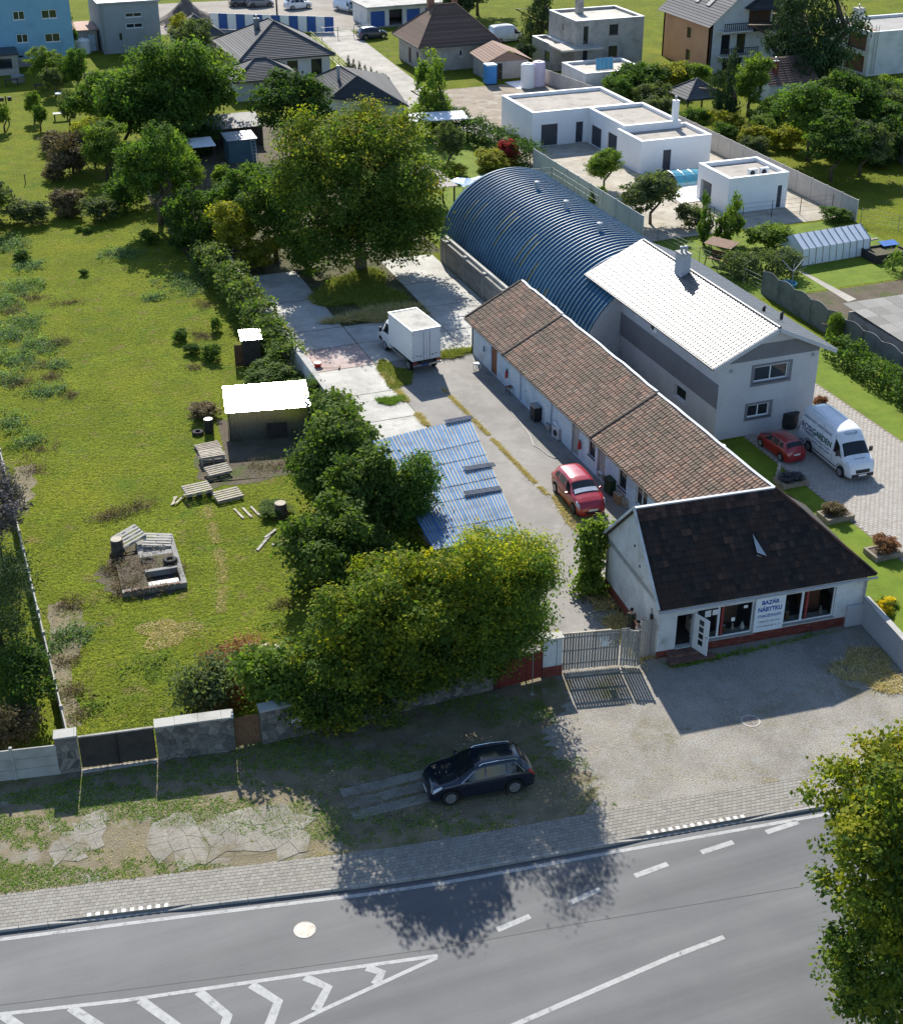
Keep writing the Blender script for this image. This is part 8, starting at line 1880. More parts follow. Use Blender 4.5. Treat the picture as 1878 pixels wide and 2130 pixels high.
# ------------------------------------------------------------------ small things
def pallet_parts(t, m, w=1.2, d=0.8):
    for i in range(5):
        k = MB(); y = i * (d - 0.1) / 4; k.box(0, w, y, y + 0.1, 0.122, 0.144); k.build('deck_board', m, t)
    for i in range(3):
        x = i * (w - 0.1) / 2; k = MB(); k.box(x, x + 0.1, 0, d, 0.1, 0.121); k.build('stringer', m, t)
        for j in range(3):
            k = MB(); k.box(x, x + 0.1, j * (d - 0.14) / 2, j * (d - 0.14) / 2 + 0.14, 0.022, 0.099); k.build('block', m, t)
    for j in range(3):
        k = MB(); k.box(0, w, j * (d - 0.1) / 2, j * (d - 0.1) / 2 + 0.1, 0, 0.021); k.build('bottom_board', m, t)
worn_pallet = mat('grey_pallet_wood', (0.36, 0.31, 0.25), 0.9, 0.25, 3, 30, 0.4, 0.01)
def pallet(label, xy, z, rz, m, tilt=(0, 0), s=1.0):
    t = thing('pallet', label, 'pallet', (xy[0], xy[1], z), rz); pallet_parts(t, m); t.rotation_euler = (tilt[0], tilt[1], rz); t.scale = (s, s, s); return t
pallet('weathered pallet, bottom of the stack beside the metal shed', (12.79, 74.15), 0.02, R(-4), worn_pallet, s=1.2); pallet('weathered pallet, second in the stack beside the metal shed', (12.79, 74.15), 0.20, R(-9), worn_pallet, s=1.2); pallet('weathered pallet, top of the stack beside the metal shed', (12.82, 74.14), 0.38, R(0), pale_wood, s=1.15); pallet('brown pallet behind the stack beside the metal shed', (12.98, 75.71), 0.03, R(5), worn_pallet, s=1.2)
pallet('pale pallet just below the weathered pallet stack', (12.86, 72.32), 0.14, R(8), pale_wood, (R(7), 0), 1.15)
pallet('pale pallet propped on blocks, left in the meadow row', (11.15, 70.17), 0.30, R(6), pale_wood, (R(4), 0), 1.25)
for i in range(3):
    t = thing('support_block', ('left', 'middle', 'right')[i] + ' dark block under the propped pallet', 'block', ((11.15, 70.17)[0] + 0.1 + 0.55 * i, (11.15, 70.17)[1] + 0.3, 0)); k = MB(); k.box(0, 0.25, 0, 0.3, 0, 0.26); k.build('body', dark_wood, t); k = MB(); k.box(0.02, 0.23, 0.02, 0.28, 0.26, 0.28); k.build('top', dark_wood, t)
pallet('pale pallet in the middle of the meadow row', (12.67, 69.28), 0.06, R(8), pale_wood, (R(5), 0), 1.25)
pallet('white pallet lying tilted over the concrete pit', (6.88, 65.62), 0.35, R(24), mat('white_pallet', (0.50, 0.47, 0.41), 0.85, 0.12, 3, 30, 0.3), (R(14), R(-8)), 1.25)
pallet('second white pallet leaning under the tilted one at the pit', (7.91, 65.59), 0.32, R(-14), MATS['white_pallet'], (R(12), R(6)), 1.2)
for i in range(3):
    t = thing('loose_plank', ('left', 'middle', 'right')[i] + ' of three pale planks lying parallel in the grass', 'plank', (*((13.65, 67.27), (14.10, 67.20), (14.55, 67.19))[i], 0.02), R(100)); k = MB(); k.box(0, 1.25, 0, 0.12, 0, 0.04); k.build('board', pale_wood, t); k = MB(); k.box(0.1, 0.2, -0.02, 0.14, 0.04, 0.06); k.build('cleat', pale_wood, t)
for i, (a, l) in enumerate(((62, 1.0), (75, 0.9), (50, 1.1))):
    t = thing('board_scrap', ('longest', 'middle', 'shortest')[i] + ' broken board in the little heap left of the propped pallet', 'board', ((10.30, 70.07)[0] + 0.12 * i, (10.30, 70.07)[1], 0.03 + 0.03 * i), R(a)); k = MB(); k.box(0, l, 0, 0.1, 0, 0.03); k.build('board', pale_wood, t); k = MB(); k.box(l * 0.4, l * 0.5, 0.01, 0.09, 0.03, 0.045); k.build('cleat', pale_wood, t)
for i, (vx, vy, a, l) in enumerate(((1515, 975, 52, 1.6), (1590, 945, -30, 0.9), (1560, 905, 40, 1.0))):
    xy = ((13.52, 63.65), (14.27, 63.92), (14.20, 64.71))[i]; t = thing('grey_board', ('longest', 'shortest', 'middle')[i] + ' grey board lying beside the round ivy bush', 'board', (*xy, 0.02 + 0.02 * i), R(a)); k = MB(); k.box(0, l, 0, 0.16, 0, 0.035); k.build('board', old_wood, t); k = MB(); k.box(l * 0.7, l * 0.76, 0.0, 0.16, 0.035, 0.05); k.build('cleat', old_wood, t)
def tyre(label, xy, z, tilt=0.0, r=0.33):
    t = thing('tyre', label, 'tyre', (xy[0], xy[1], z)); t.rotation_euler = (tilt, 0, 0.4)
    k = MB(); prof = [(r + 0.11 * 1.0 * math.cos(a) - 0.09, 0.1 + 0.1 * math.sin(a)) for a in np.linspace(-math.pi, math.pi, 12, endpoint=False)]
    n = 24; i0 = 0
    for (pr, pz) in prof: k.v.extend([(pr * math.cos(2 * math.pi * j / n), pr * math.sin(2 * math.pi * j / n), pz) for j in range(n)])
    for a in range(len(prof)):
        for j in range(n): b = (a + 1) % len(prof); k.f.append((a * n + j, a * n + (j + 1) % n, b * n + (j + 1) % n, b * n + j)); k.m.append(0); k.t.append(0.5)
    k.build('carcass', rubber, t, smooth=True)
    k = MB()
    for j in range(20): a = 2 * math.pi * j / 20; k.bar(((r + 0.015) * math.cos(a), (r + 0.015) * math.sin(a), 0.03), ((r + 0.015) * math.cos(a + 0.1), (r + 0.015) * math.sin(a + 0.1), 0.17), 0.035, 0.02)
    k.build('tread', rubber, t)['kind'] = 'stuff'
tyre('old tyre lying near the corner of the metal shed', (13.51, 78.44), 0.02); tyre('old tyre on the concrete rim of the pit', (8.94, 63.62), 0.34); tyre('old tyre half buried in brush at the pit', (7.91, 64.26), 0.12, 0.2)
def stump(label, xy, h, r):
    t = thing('tree_stump', label, 'stump', (xy[0], xy[1], 0)); k = MB(); k.tube([(0, 0, 0), (0.02, 0, h * 0.25), (0, 0.02, h)], [r * 1.35, r, r * 0.92], 12); k.build('wood', bark, t, smooth=True); k = MB(); k.lathe([(r * 0.88, h - 0.01), (r * 0.86, h + 0.02)], 12); k.build('cut_face', pale_wood, t)
stump('tall cut tree stump behind the tilted white pallet', (6.65, 65.80), 0.95, 0.34); stump('cut stump with brush around it right of the parallel planks', (15.58, 66.94), 0.75, 0.36)
P_('stump_brush', 'dry ivy brush around the right stump', (15.32, 67.24), 0.55, 1.9, 'bush', 'ivy', 1, 'brush')
bb_ = thing('oil_drum', 'dark drum standing beside the metal shed corner', 'drum', (14.20, 78.48)); k = MB(); k.lathe([(0.28, 0), (0.29, 0.02), (0.29, 0.29), (0.30, 0.3), (0.29, 0.31), (0.29, 0.59), (0.30, 0.6), (0.29, 0.61), (0.29, 0.86), (0.27, 0.88)], 18); k.build('shell', black_metal, bb_); k = MB(); k.lathe([(0.26, 0.86), (0.26, 0.89)], 18); k.build('lid', black_metal, bb_)
P_('brush_heap', 'dark heap of twigs behind the drum at the metal shed', (14.34, 80.56), 1.0, 2.0, 'bush', 'brown', 1, 'brush')
# concrete pit
pit = thing('concrete_pit', 'broken concrete pit with brick rim in the meadow', 'pit', (6.2, 61.6, 0), R(-3))
k = MB(); k.box(2.9, 3.15, 0.0, 5.0, 0, 0.30); k.build('rim_wall', dark_concrete, pit); k = MB(); k.box(0.0, 2.9, 0.0, 0.28, 0, 0.28); k.build('rim_wall', dark_concrete, pit); k = MB(); k.box(1.3, 2.9, 1.5, 1.72, 0, 0.36); k.build('cross_wall', dark_concrete, pit); k = MB(); k.box(1.2, 2.9, 3.2, 5.0, 0, 0.24); k.build('slab', dark_concrete, pit)
k = MB(); k.box(1.3, 2.9, 0.28, 1.5, 0.012, 0.03); k.build('pit_floor', black_metal, pit); k = MB(); k.box(0.0, 1.3, 0.28, 3.6, 0, 0.22); k.build('rubble_fill', soil_mat, pit); k = MB(); k.box(1.3, 2.9, 1.72, 3.2, 0, 0.26); k.build('rubble_fill', soil_mat, pit)
for i in range(9):
    k = MB(); k.box(0.1 + i * 0.31, 0.36 + i * 0.31, -0.02, 0.12, 0.281, 0.35 + random.uniform(-0.02, 0.02)); k.build('brick', mat('old_brick', (0.20, 0.12, 0.085), 0.9, 0.25, 3, 14, 0.3), pit)
low_cover('brown roots and brush over the concrete pit', 'pit_brush', 'brown', 64, [(7.1, 63.2, 1.1, 1.5), (8.2, 64.2, 0.9, 1.2), (6.3, 62.2, 0.8, 1.2), (6.6, 64.6, 0.9, 1.2), (8.6, 65.4, 0.6, 0.8), (9.2, 63.2, 0.35, 1.2), (7.6, 61.6, 1.4, 0.4)], 12000, 0.15, 0.45, 'brush', 0.2)
tag(blades(5000, patch_s(7.6, 57.8, 1.3, 1.2, 0.0), 0.01, 0.05, 0.03, 'drygrass', 'trodden_straw', 55), 'pale trodden straw patch in the lower meadow', 'straw', kind='stuff')
# broken concrete on the verge
apron_m = ground_mat('broken_apron_concrete', [((0.27, 0.25, 0.21), 0.6, 0, 0), ((0.19, 0.165, 0.115), 0.9, 0.50, 0.64), ((0.12, 0.125, 0.05), 1.3, 0.60, 0.70)], 14, 0.4, 12, 0.6, 0.03)
ap = sheet('concrete_apron', [(4.42, 44.73), (7.28, 44.19), (10.47, 43.53), (10.12, 41.94), (9.63, 41.10), (6.73, 41.81), (4.53, 42.28), (4.22, 43.13)], mat('apron_joint', (0.17, 0.145, 0.09), 0.95, 0.25, 2, 12, 0.5, 0.03), 0.008)
def shards(parent, poly, n, seed, m):
    """broken slabs: a jittered grid of quads kept inside the outline"""
    r = random.Random(seed); xs = [p[0] for p in poly]; ys = [p[1] for p in poly]
    def inside(x, y):
        c = False
        for i in range(len(poly)):
            a, b = poly[i], poly[i - 1]
            if (a[1] > y) != (b[1] > y) and x < (b[0] - a[0]) * (y - a[1]) / (b[1] - a[1]) + a[0]: c = not c
        return c
    nx = n; ny = max(2, int(n * (max(ys) - min(ys)) / (max(xs) - min(xs)))); G = {}
    for i in range(nx + 1):
        for j in range(ny + 1): G[i, j] = (min(xs) + (max(xs) - min(xs)) * (i + r.uniform(-0.42, 0.42)) / nx, min(ys) + (max(ys) - min(ys)) * (j + r.uniform(-0.42, 0.42)) / ny)
    for i in range(nx):
        for j in range(ny):
            q = [G[i, j], G[i + 1, j], G[i + 1, j + 1], G[i, j + 1]]; cx, cy = sum(p[0] for p in q) / 4, sum(p[1] for p in q) / 4
            if not inside(cx, cy): continue
            z = 0.016 + r.uniform(0, 0.012); f = r.uniform(0.965, 0.99); mb = MB(); t = [(cx + (p[0] - cx) * f, cy + (p[1] - cy) * f, z) for p in q]; mb.face(t)
            for k_ in range(4): mb.face([(t[k_][0], t[k_][1], 0.009), (t[(k_ + 1) % 4][0], t[(k_ + 1) % 4][1], 0.009), t[(k_ + 1) % 4], t[k_]])
            mb.build('concrete_shard', m, parent)
shards(ap, [(4.42, 44.73), (7.28, 44.19), (10.47, 43.53), (10.12, 41.94), (9.63, 41.10), (6.73, 41.81), (4.53, 42.28), (4.22, 43.13)], 10, 3, apron_m)
ap2 = sheet('concrete_apron', [(0.61, 44.65), (1.96, 46.13), (3.06, 45.95), (2.62, 44.11), (1.85, 43.74), (0.72, 43.66)], MATS['apron_joint'], 0.008); shards(ap2, [(0.61, 44.65), (1.96, 46.13), (3.06, 45.95), (2.62, 44.11), (1.85, 43.74), (0.72, 43.66)], 6, 4, apron_m)
ap3 = sheet('parking_strips', [(11.50, 42.82), (15.94, 41.94), (15.48, 40.68), (11.04, 41.29)], MATS['apron_joint'], 0.008)
for i in range(3):
    k = MB(); a_, b_ = 11.9, 16.6; y = 42.05 + i * 0.72; k.box(a_, b_, y, y + 0.52, 0.009, 0.02); k.build('concrete_strip', apron_m, ap3)
# red bucket, broom, board in the concrete yard
t = thing('bucket', 'red plastic tub on the concrete yard near the ivy hedge end', 'tub', (*(23.10, 85.74), 0.014)); rdp = mat('red_plastic', (0.42, 0.03, 0.03), 0.45, 0.05, 3, 20, 0); k = MB(); k.lathe([(0.2, 0), (0.29, 0.28), (0.31, 0.28), (0.31, 0.3), (0.27, 0.3), (0.19, 0.04)], 16); k.build('body', rdp, t); k = MB(); k.lathe([(0.315, 0.26), (0.33, 0.28), (0.315, 0.3)], 16); k.build('rim', rdp, t)
t = thing('broom', 'broom lying on the concrete yard beside the red tub', 'broom', (*(23.23, 85.38), 0.03), R(-22)); k = MB(); k.tube([(0, 0, 0.02), (1.15, 0, 0.05)], 0.015, 6); k.build('handle', pale_wood, t); k = MB(); k.box(1.15, 1.25, -0.22, 0.22, 0.0, 0.1); k.build('head', brown_wood, t)
t = thing('white_board', 'white board leaning on the end of the yard wall', 'board', (21.95, 84.0, 0), R(-90)); k = MB(); k.slab((0, 0.3, 0), (1.3, 0.3, 0), (1.3, 0.0, 1.5), (0, 0.0, 1.5), 0.03); k.build('panel', bright_white, t); k = MB(); k.box(0.1, 0.16, 0.02, 0.06, 0.05, 1.2); k.build('batten', pale_wood, t)
# things along the shed wall
def stool(label, xy, m, s=1.0, back=True):
    t = thing('chair', label, 'chair', (xy[0], xy[1], 0.004), R(-80)); t.scale = (s, s, s)
    k = MB(); k.box(-0.22, 0.22, -0.22, 0.22, 0.42, 0.46); k.build('seat', m, t)
    for x in (-0.19, 0.19):
        for y in (-0.19, 0.19): k = MB(); k.bar((x, y, 0), (x, y, 0.42), 0.04); k.build('leg', m, t)
    if back: k = MB(); k.box(-0.22, 0.22, 0.2, 0.23, 0.5, 0.88); k.build('backrest', m, t)
stool('white plastic chair by the shed wall near the red car', (33.66, 64.58), win_white); stool('brown wooden stool by the far shed door', (33.39, 77.30), brown_wood, 1.0, False); stool('small white stool at the far corner of the long shed', (32.82, 81.61), win_white, 0.9, False)
t = thing('stove', 'dark old stove standing against the shed wall', 'stove', (*(33.41, 72.98), 0.004)); k = MB(); k.box(-0.4, 0.35, -0.35, 0.35, 0.12, 1.0); k.build('body', black_metal, t); k = MB(); k.box(-0.44, 0.39, -0.39, 0.39, 1.0, 1.05); k.build('top', grey_metal, t)
for x in (-0.35, 0.25):
    for y in (-0.3, 0.25): k = MB(); k.box(x, x + 0.06, y, y + 0.06, 0, 0.12); k.build('foot', black_metal, t)
k = MB(); k.box(-0.425, -0.402, -0.25, 0.25, 0.35, 0.85); k.build('door', plastic_black, t)
t = thing('garden_machine', 'pale grey machine beside the dark stove at the shed wall', 'machine', (*(33.59, 70.24), 0.004), R(10)); k = MB(); k.box(-0.32, 0.32, -0.35, 0.35, 0.06, 0.8); k.build('body', light_grey_plaster, t); k = MB(); k.slab((-0.32, -0.35, 0.8), (0.32, -0.35, 0.8), (0.22, 0.3, 1.05), (-0.22, 0.3, 1.05), 0.1); k.build('hood', win_white, t); k = MB(); k.lathe([(0.2, 0), (0.2, 0.02)], 14, (-0.335, 0, 0.42), axis='x'); k.build('port', plastic_black, t)
t = thing('crate', 'low grey crate between the stove and the pale machine', 'crate', (*(33.60, 71.50), 0.004)); k = MB(); k.box(-0.25, 0.25, -0.25, 0.25, 0, 0.05); k.box(-0.25, -0.22, -0.25, 0.25, 0.05, 0.4); k.box(0.22, 0.25, -0.25, 0.25, 0.05, 0.4); k.box(-0.22, 0.22, -0.25, -0.22, 0.05, 0.4); k.box(-0.22, 0.22, 0.22, 0.25, 0.05, 0.4); k.build('sides', old_wood, t); k = MB(); k.box(-0.2, 0.2, -0.2, 0.2, 0.06, 0.3); k.build('contents', dark_wood, t)
t = thing('fire_extinguisher', 'red fire extinguisher hung on the shed wall by the grey door', 'extinguisher', (33.38, 67.1, 0.75)); k = MB(); k.lathe([(0.02, 0), (0.09, 0.02), (0.09, 0.45), (0.05, 0.52), (0.03, 0.56)], 12); k.build('cylinder', rdp, t); k = MB(); k.box(-0.03, 0.03, -0.06, 0.06, 0.56, 0.62); k.build('valve', plastic_black, t)
t = thing('fire_extinguisher', 'second red extinguisher hung near the far shed stool', 'extinguisher', (33.38, 78.0, 0.75)); k = MB(); k.lathe([(0.02, 0), (0.08, 0.02), (0.08, 0.4), (0.04, 0.48)], 12); k.build('cylinder', rdp, t); k = MB(); k.box(-0.03, 0.03, -0.05, 0.05, 0.48, 0.54); k.build('valve', plastic_black, t)
t = thing('waste_bin', 'dark green bin at the shed wall beside the white chair', 'bin', (*(33.43, 62.92), 0.004), R(4)); gb_ = mat('green_bin', (0.012, 0.045, 0.02), 0.55, 0.08, 3, 20, 0); k = MB(); k.box(-0.3, 0.3, -0.35, 0.35, 0.05, 0.85); k.build('body', gb_, t); k = MB(); k.box(-0.33, 0.33, -0.38, 0.38, 0.85, 0.92); k.build('lid', gb_, t)
for i, (vx, lab) in enumerate(((0, 'brown carton at the shed wall beside the green bin'), (1, 'low crate with slatted sides near the shed window'))):
    xy = ((33.38, 61.77), (33.60, 61.37))[i]; t = thing('carton', lab, 'box', (*xy, 0.004), R(6)); k = MB(); k.box(-0.28, 0.28, -0.3, 0.3, 0, 0.55 - 0.1 * i); k.build('body', pale_wood if i else mat('cardboard', (0.30, 0.20, 0.12), 0.9, 0.1, 3, 20, 0.1), t); k = MB(); k.box(-0.29, 0.0, -0.31, 0.31, 0.55 - 0.1 * i, 0.57 - 0.1 * i); k.build('flap', pale_wood, t)
t = thing('garden_hose', 'pale hose lying along the asphalt yard towards the shed', 'hose', (30.5, 70.0, 0.02)); k = MB(); hp_ = [(32.32, 74.72), (32.24, 73.04), (32.06, 71.07), (31.75, 69.84), (31.94, 69.16), (32.04, 68.29), (32.23, 67.82)]; k.tube([(p[0] - 30.5, p[1] - 70.0, 0.0) for p in hp_], 0.028, 6); k.build('tube', mat('pale_hose', (0.5, 0.48, 0.42), 0.7, 0.1, 3, 20, 0), t); k = MB(); k.tube([(hp_[-1][0] - 30.5, hp_[-1][1] - 70.0, 0.0), (hp_[-1][0] - 30.35, hp_[-1][1] - 70.0, 0.0)], 0.035, 6); k.build('nozzle', plastic_black, t)
# planters, figurine, drum by the grey house
def planter(label, xy, plantm, h):
    t = thing('stone_planter', label, 'planter', (xy[0], xy[1], 0)); w, d = 1.7, 1.1; st = mat('planter_stone', (0.26, 0.22, 0.17), 0.95, 0.2, 2, 12, 0.4)
    for r in range(2):
        for i in range(6):
            for (x0, x1, y0, y1) in ((i * w / 6, (i + 1) * w / 6 - 0.01, -d, -d + 0.14), (i * w / 6, (i + 1) * w / 6 - 0.01, -0.14, 0)):
                k = MB(); k.box(x0 - w / 2, x1 - w / 2, y0 + d / 2, y1 + d / 2, r * 0.15 + 0.002, r * 0.15 + 0.145); k.build('block', st, t)
        for i in range(3):
            for x0 in (0, w - 0.14):
                k = MB(); y0 = 0.14 + i * (d - 0.28) / 3; k.box(x0 - w / 2, x0 + 0.14 - w / 2, y0 - d / 2, y0 + (d - 0.28) / 3 - 0.01 - d / 2, r * 0.15 + 0.002, r * 0.15 + 0.145); k.build('block', st, t)
    k = MB(); k.box(-w / 2 + 0.14, w / 2 - 0.14, -d / 2 + 0.14, d / 2 - 0.14, 0, 0.26); k.build('soil', soil_mat, t)
    s_ = plant('planter_shrub', 'shrub growing in the ' + label.split(' stone')[0] + ' stone trough', xy, h, 1.25, 'bush', plantm, 1, 'shrub', trunk=0.2)
planter('shaded stone trough nearest the dark red car', (43.39, 60.36), 'purple', 0.7); planter('middle stone trough on the strip of lawn', (43.42, 56.04), 'brown', 0.95); planter('nearest stone trough on the strip of lawn', (43.50, 51.86), 'rust', 1.15)
t = thing('garden_figurine', 'small pale figurine standing on the shaded lawn strip', 'figurine', (43.29, 61.51)); k = MB(); k.lathe([(0.14, 0), (0.15, 0.1), (0.10, 0.25), (0.13, 0.42), (0.06, 0.5), (0.09, 0.58), (0.07, 0.68), (0.02, 0.72)], 14); k.build('figure', concrete, t, smooth=True); k = MB(); k.lathe([(0.18, 0), (0.18, 0.05)], 14); k.build('plinth', concrete, t)
t = thing('flue_pipe', 'steel flue with white cap rising behind the long shed ridge', 'flue', (38.6, 60.3, 0)); k = MB(); k.lathe([(0.12, 0), (0.12, 3.1)], 14); k.build('pipe', grey_metal, t); k = MB(); k.lathe([(0.2, 3.1), (0.22, 3.16), (0.2, 3.24), (0.02, 3.28)], 14); k.build('cap', bright_white, t)
t = thing('water_butt', 'black round water butt at the grey house wall behind the red car', 'water butt', (47.23, 66.74)); k = MB(); k.lathe([(0.5, 0), (0.58, 0.4), (0.56, 0.95), (0.6, 1.0), (0.5, 1.02), (0.46, 0.9)], 18); k.build('barrel', plastic_black, t); k = MB(); k.lathe([(0.52, 1.0), (0.5, 1.05)], 18); k.build('lid', black_metal, t)
P_('dry_shrub', 'small brown dry shrub at the corner of the grey house', (50.67, 68.46), 0.8, 0.9, 'bush', 'rust', 0, 'shrub')
# tarp, pergola beyond the hall
t = thing('pergola', 'pergola with pale felt roof beside the far end of the arched hall', 'pergola', (40.8, 114.0, 0)); k = MB(); k.slab((0, 0.2, 2.3), (3.2, 0.2, 2.3), (3.0, 6.2, 2.6), (0, 6.2, 2.6), 0.07); k.build('roof', mat('pale_felt', (0.33, 0.30, 0.27), 0.9, 0.1, 0.8, 10, 0.1), t)
for x in (0.15, 2.9):
    for y in (0.4, 3.2, 6.0): k = MB(); k.box(x, x + 0.12, y, y + 0.12, 0, 2.25); k.build('post', dark_wood, t)
t = thing('blue_tarp', 'crumpled blue tarpaulin stretched behind the arched hall', 'tarpaulin', (44.4, 114.0, 0)); mb = MB(); n = 10; gp = {}
for i in range(n + 1):
    for j in range(6): gp[i, j] = (i * 0.4 + 0.05 * j, j * 0.8 + random.uniform(-0.05, 0.05), 2.2 - 0.10 * j + 0.10 * math.sin(i * 1.3 + j) + random.uniform(-0.06, 0.06))
for i in range(n):
    for j in range(5): mb.face([gp[i, j], gp[i + 1, j], gp[i + 1, j + 1], gp[i, j + 1]])
mb.build('sheet', mat('blue_tarp', (0.06, 0.17, 0.45), 0.4, 0.15, 1, 8, 0.1), t, smooth=False)
for x in (0.05, 3.9): k = MB(); k.bar((x, 0.05, 0), (x, 0.05, 2.1), 0.07); k.build('pole', grey_metal, t)
wire_fence('tube frame cage between the blue tarp and grey panel fence', [(48.6, 118.0), (54.6, 118.0), (54.6, 108.5)], 1.9, 2.0)
# rough garden at the back: hut with ladder, old sheds
t = thing('garden_hut', 'blue corrugated hut with a ladder in the back garden', 'hut', (29.0, 136.3, 0)); corr_wall(t, (0, 0), (2.6, 0), 2.2, 2.2, 14, 'front_wall', mat('teal_sheet', (0.06, 0.13, 0.17), 0.6, 0.12, 1, 10, 0.05)); corr_wall(t, (0, 2.2), (0, 0), 2.2, 2.2, 12, 'side_wall', MATS['teal_sheet']); corr_wall(t, (2.6, 0), (2.6, 2.2), 2.2, 2.2, 12, 'side_wall', MATS['teal_sheet']); k = MB(); k.slab((-0.2, -0.2, 2.2), (2.8, -0.2, 2.2), (2.8, 2.4, 2.4), (-0.2, 2.4, 2.4), 0.05); k.build('roof', zinc, t)
t = thing('ladder', 'aluminium ladder leaning on the blue hut', 'ladder', (31.2, 135.7, 0))
for x in (0, 0.45): k = MB(); k.bar((x, 0, 0), (x - 0.1, 0.5, 2.3), 0.05); k.build('rail', zinc, t)
for i in range(7): k = MB(); f = (i + 0.7) / 7.6; k.bar((-0.1 * f, 0.5 * f, 2.3 * f), (0.45 - 0.1 * f, 0.5 * f, 2.3 * f), 0.035); k.build('rung', zinc, t)
t = thing('old_shed', 'long low shed with grey sheet roof behind the blue hut', 'shed', (27.4, 141.5, 0)); k = MB(); k.slab((0, 0, 2.0), (6.5, 0, 2.0), (6.5, 4, 2.5), (0, 4, 2.5), 0.06); k.build('roof', mat('old_sheet', (0.26, 0.25, 0.24), 0.8, 0.15, 0.8, 10, 0.1), t); facade(t, (0.2, 0.2), (6.3, 0.2), 0, 1.92, 0.1, dark_wood); facade(t, (0.2, 3.8), (0.2, 0.3), 0, 1.92, 0.1, dark_wood)
t = thing('lean_to', 'small lean-to with pale plastic roof left of the blue hut', 'lean-to', (25.4, 136.4, 0)); k = MB(); k.slab((0, 0, 1.8), (2.4, 0, 1.8), (2.4, 2.4, 2.1), (0, 2.4, 2.1), 0.04); k.build('roof', bright_white, t)
for x in (0.1, 2.2): k = MB(); k.bar((x, 0.1, 0), (x, 0.1, 1.76), 0.1); k.build('post', dark_wood, t)
wire_fence('tall dividing fence between the far meadow and the tree group', [(17.3, 132.0), (19.6, 158.0), (21.6, 182.0)], 1.6, 2.4, dark_wood, r=0.05)
# far meadow furniture
t = thing('water_tank', 'round white water tank in front of the blue house', 'tank', (13.78, 179.24)); k = MB(); k.lathe([(0.75, 0), (0.78, 0.05), (0.78, 0.75), (0.8, 0.8)], 16); k.build('wall', grey_metal, t); k = MB(); k.lathe([(0.74, 0.7), (0.74, 0.78)], 16); k.build('water', bright_white, t)
def bench(label, xy, m):
    t = thing('garden_table', label, 'table', (xy[0], xy[1], 0)); k = MB(); k.box(-0.8, 0.8, -0.4, 0.4, 0.68, 0.74); k.build('top', m, t)
    for x in (-0.7, 0.62):
        for y in (-0.34, 0.26): k = MB(); k.box(x, x + 0.08, y, y + 0.08, 0, 0.68); k.build('leg', m, t)
bench('dark garden table beside the round white water tank', (12.88, 177.69), dark_wood); bench('dark garden table under the round leafy shrub', (15.81, 173.81), dark_wood); bench('green garden table under the slender orchard tree', (16.10, 159.29), mat('green_paint', (0.03, 0.07, 0.05), 0.6, 0.1, 2, 10, 0))
t = thing('bird_table', 'white topped stand beside the pale sapling in the far meadow', 'stand', (16.99, 167.17)); k = MB(); k.box(-0.4, 0.4, -0.4, 0.4, 1.0, 1.08); k.build('top', bright_white, t); k = MB(); k.bar((0, 0, 0), (0, 0, 1.0), 0.1); k.build('post', dark_wood, t)
t = thing('post_with_boxes', 'dark post with nesting boxes at the left edge of the far meadow', 'post', (10.69, 159.02)); k = MB(); k.bar((0, 0, 0), (0, 0, 3.0), 0.12); k.build('shaft', dark_wood, t); k = MB(); k.box(-0.6, -0.2, -0.2, 0.2, 2.5, 2.9); k.build('nest_box', dark_wood, t); k = MB(); k.box(0.2, 0.6, -0.2, 0.2, 2.5, 2.9); k.build('nest_box', dark_wood, t)
wire_fence('low rail fence stub beside the big dark bush in the upper meadow', [(9.82, 136.18), (12.12, 137.39)], 0.9, 1.8, dark_wood, wires=2, r=0.05)
# right garden details
t = thing('swing_bench', 'garden swing bench with dark canopy behind the grey house ridge', 'swing', (57.6, 94.6, 0), R(-60))
for x in (0, 2.0): k = MB(); k.bar((x, -0.6, 0), (x, 0, 1.9), 0.06); k.bar((x, 0.6, 0), (x, 0, 1.9), 0.06); k.build('frame', black_metal, t)
k = MB(); k.slab((-0.2, -0.7, 1.8), (2.2, -0.7, 1.8), (2.2, 0.7, 2.0), (-0.2, 0.7, 2.0), 0.04); k.build('canopy', brown_wood, t); k = MB(); k.box(0.1, 1.9, -0.3, 0.3, 0.5, 0.58); k.build('seat', brown_wood, t); k = MB(); k.box(0.1, 1.9, 0.3, 0.36, 0.6, 1.1); k.build('backrest', brown_wood, t)
t = thing('clothes_dryer', 'white rotary clothes dryer in the right hand garden', 'clothes dryer', (60.97, 87.92)); k = MB(); k.bar((0, 0, 0), (0, 0, 1.7), 0.05); k.build('pole', zinc, t)
for i in range(4): k = MB(); a = i * math.pi / 2 + 0.4; k.bar((0, 0, 1.1), (1.1 * math.cos(a), 1.1 * math.sin(a), 1.75), 0.035); k.build('arm', zinc, t)
t = thing('raised_bed', 'dark raised bed with blue tarp at the right edge of the gardens', 'raised bed', (69.77, 89.74)); k = MB(); k.box(0, 3.2, 0, 0.12, 0, 0.7); k.box(0, 0.12, 0.12, 2.2, 0, 0.7); k.box(3.08, 3.2, 0.12, 2.2, 0, 0.7); k.box(0.12, 3.08, 2.08, 2.2, 0, 0.7); k.build('sides', dark_wood, t); k = MB(); k.box(0.12, 3.08, 0.12, 2.08, 0, 0.55); k.build('soil', soil_mat, t); k = MB(); k.slab((1.8, 1.6, 0.75), (3.3, 1.6, 0.75), (3.3, 2.4, 0.9), (1.8, 2.4, 0.9), 0.03); k.build('tarp', MATS['blue_tarp'], t)
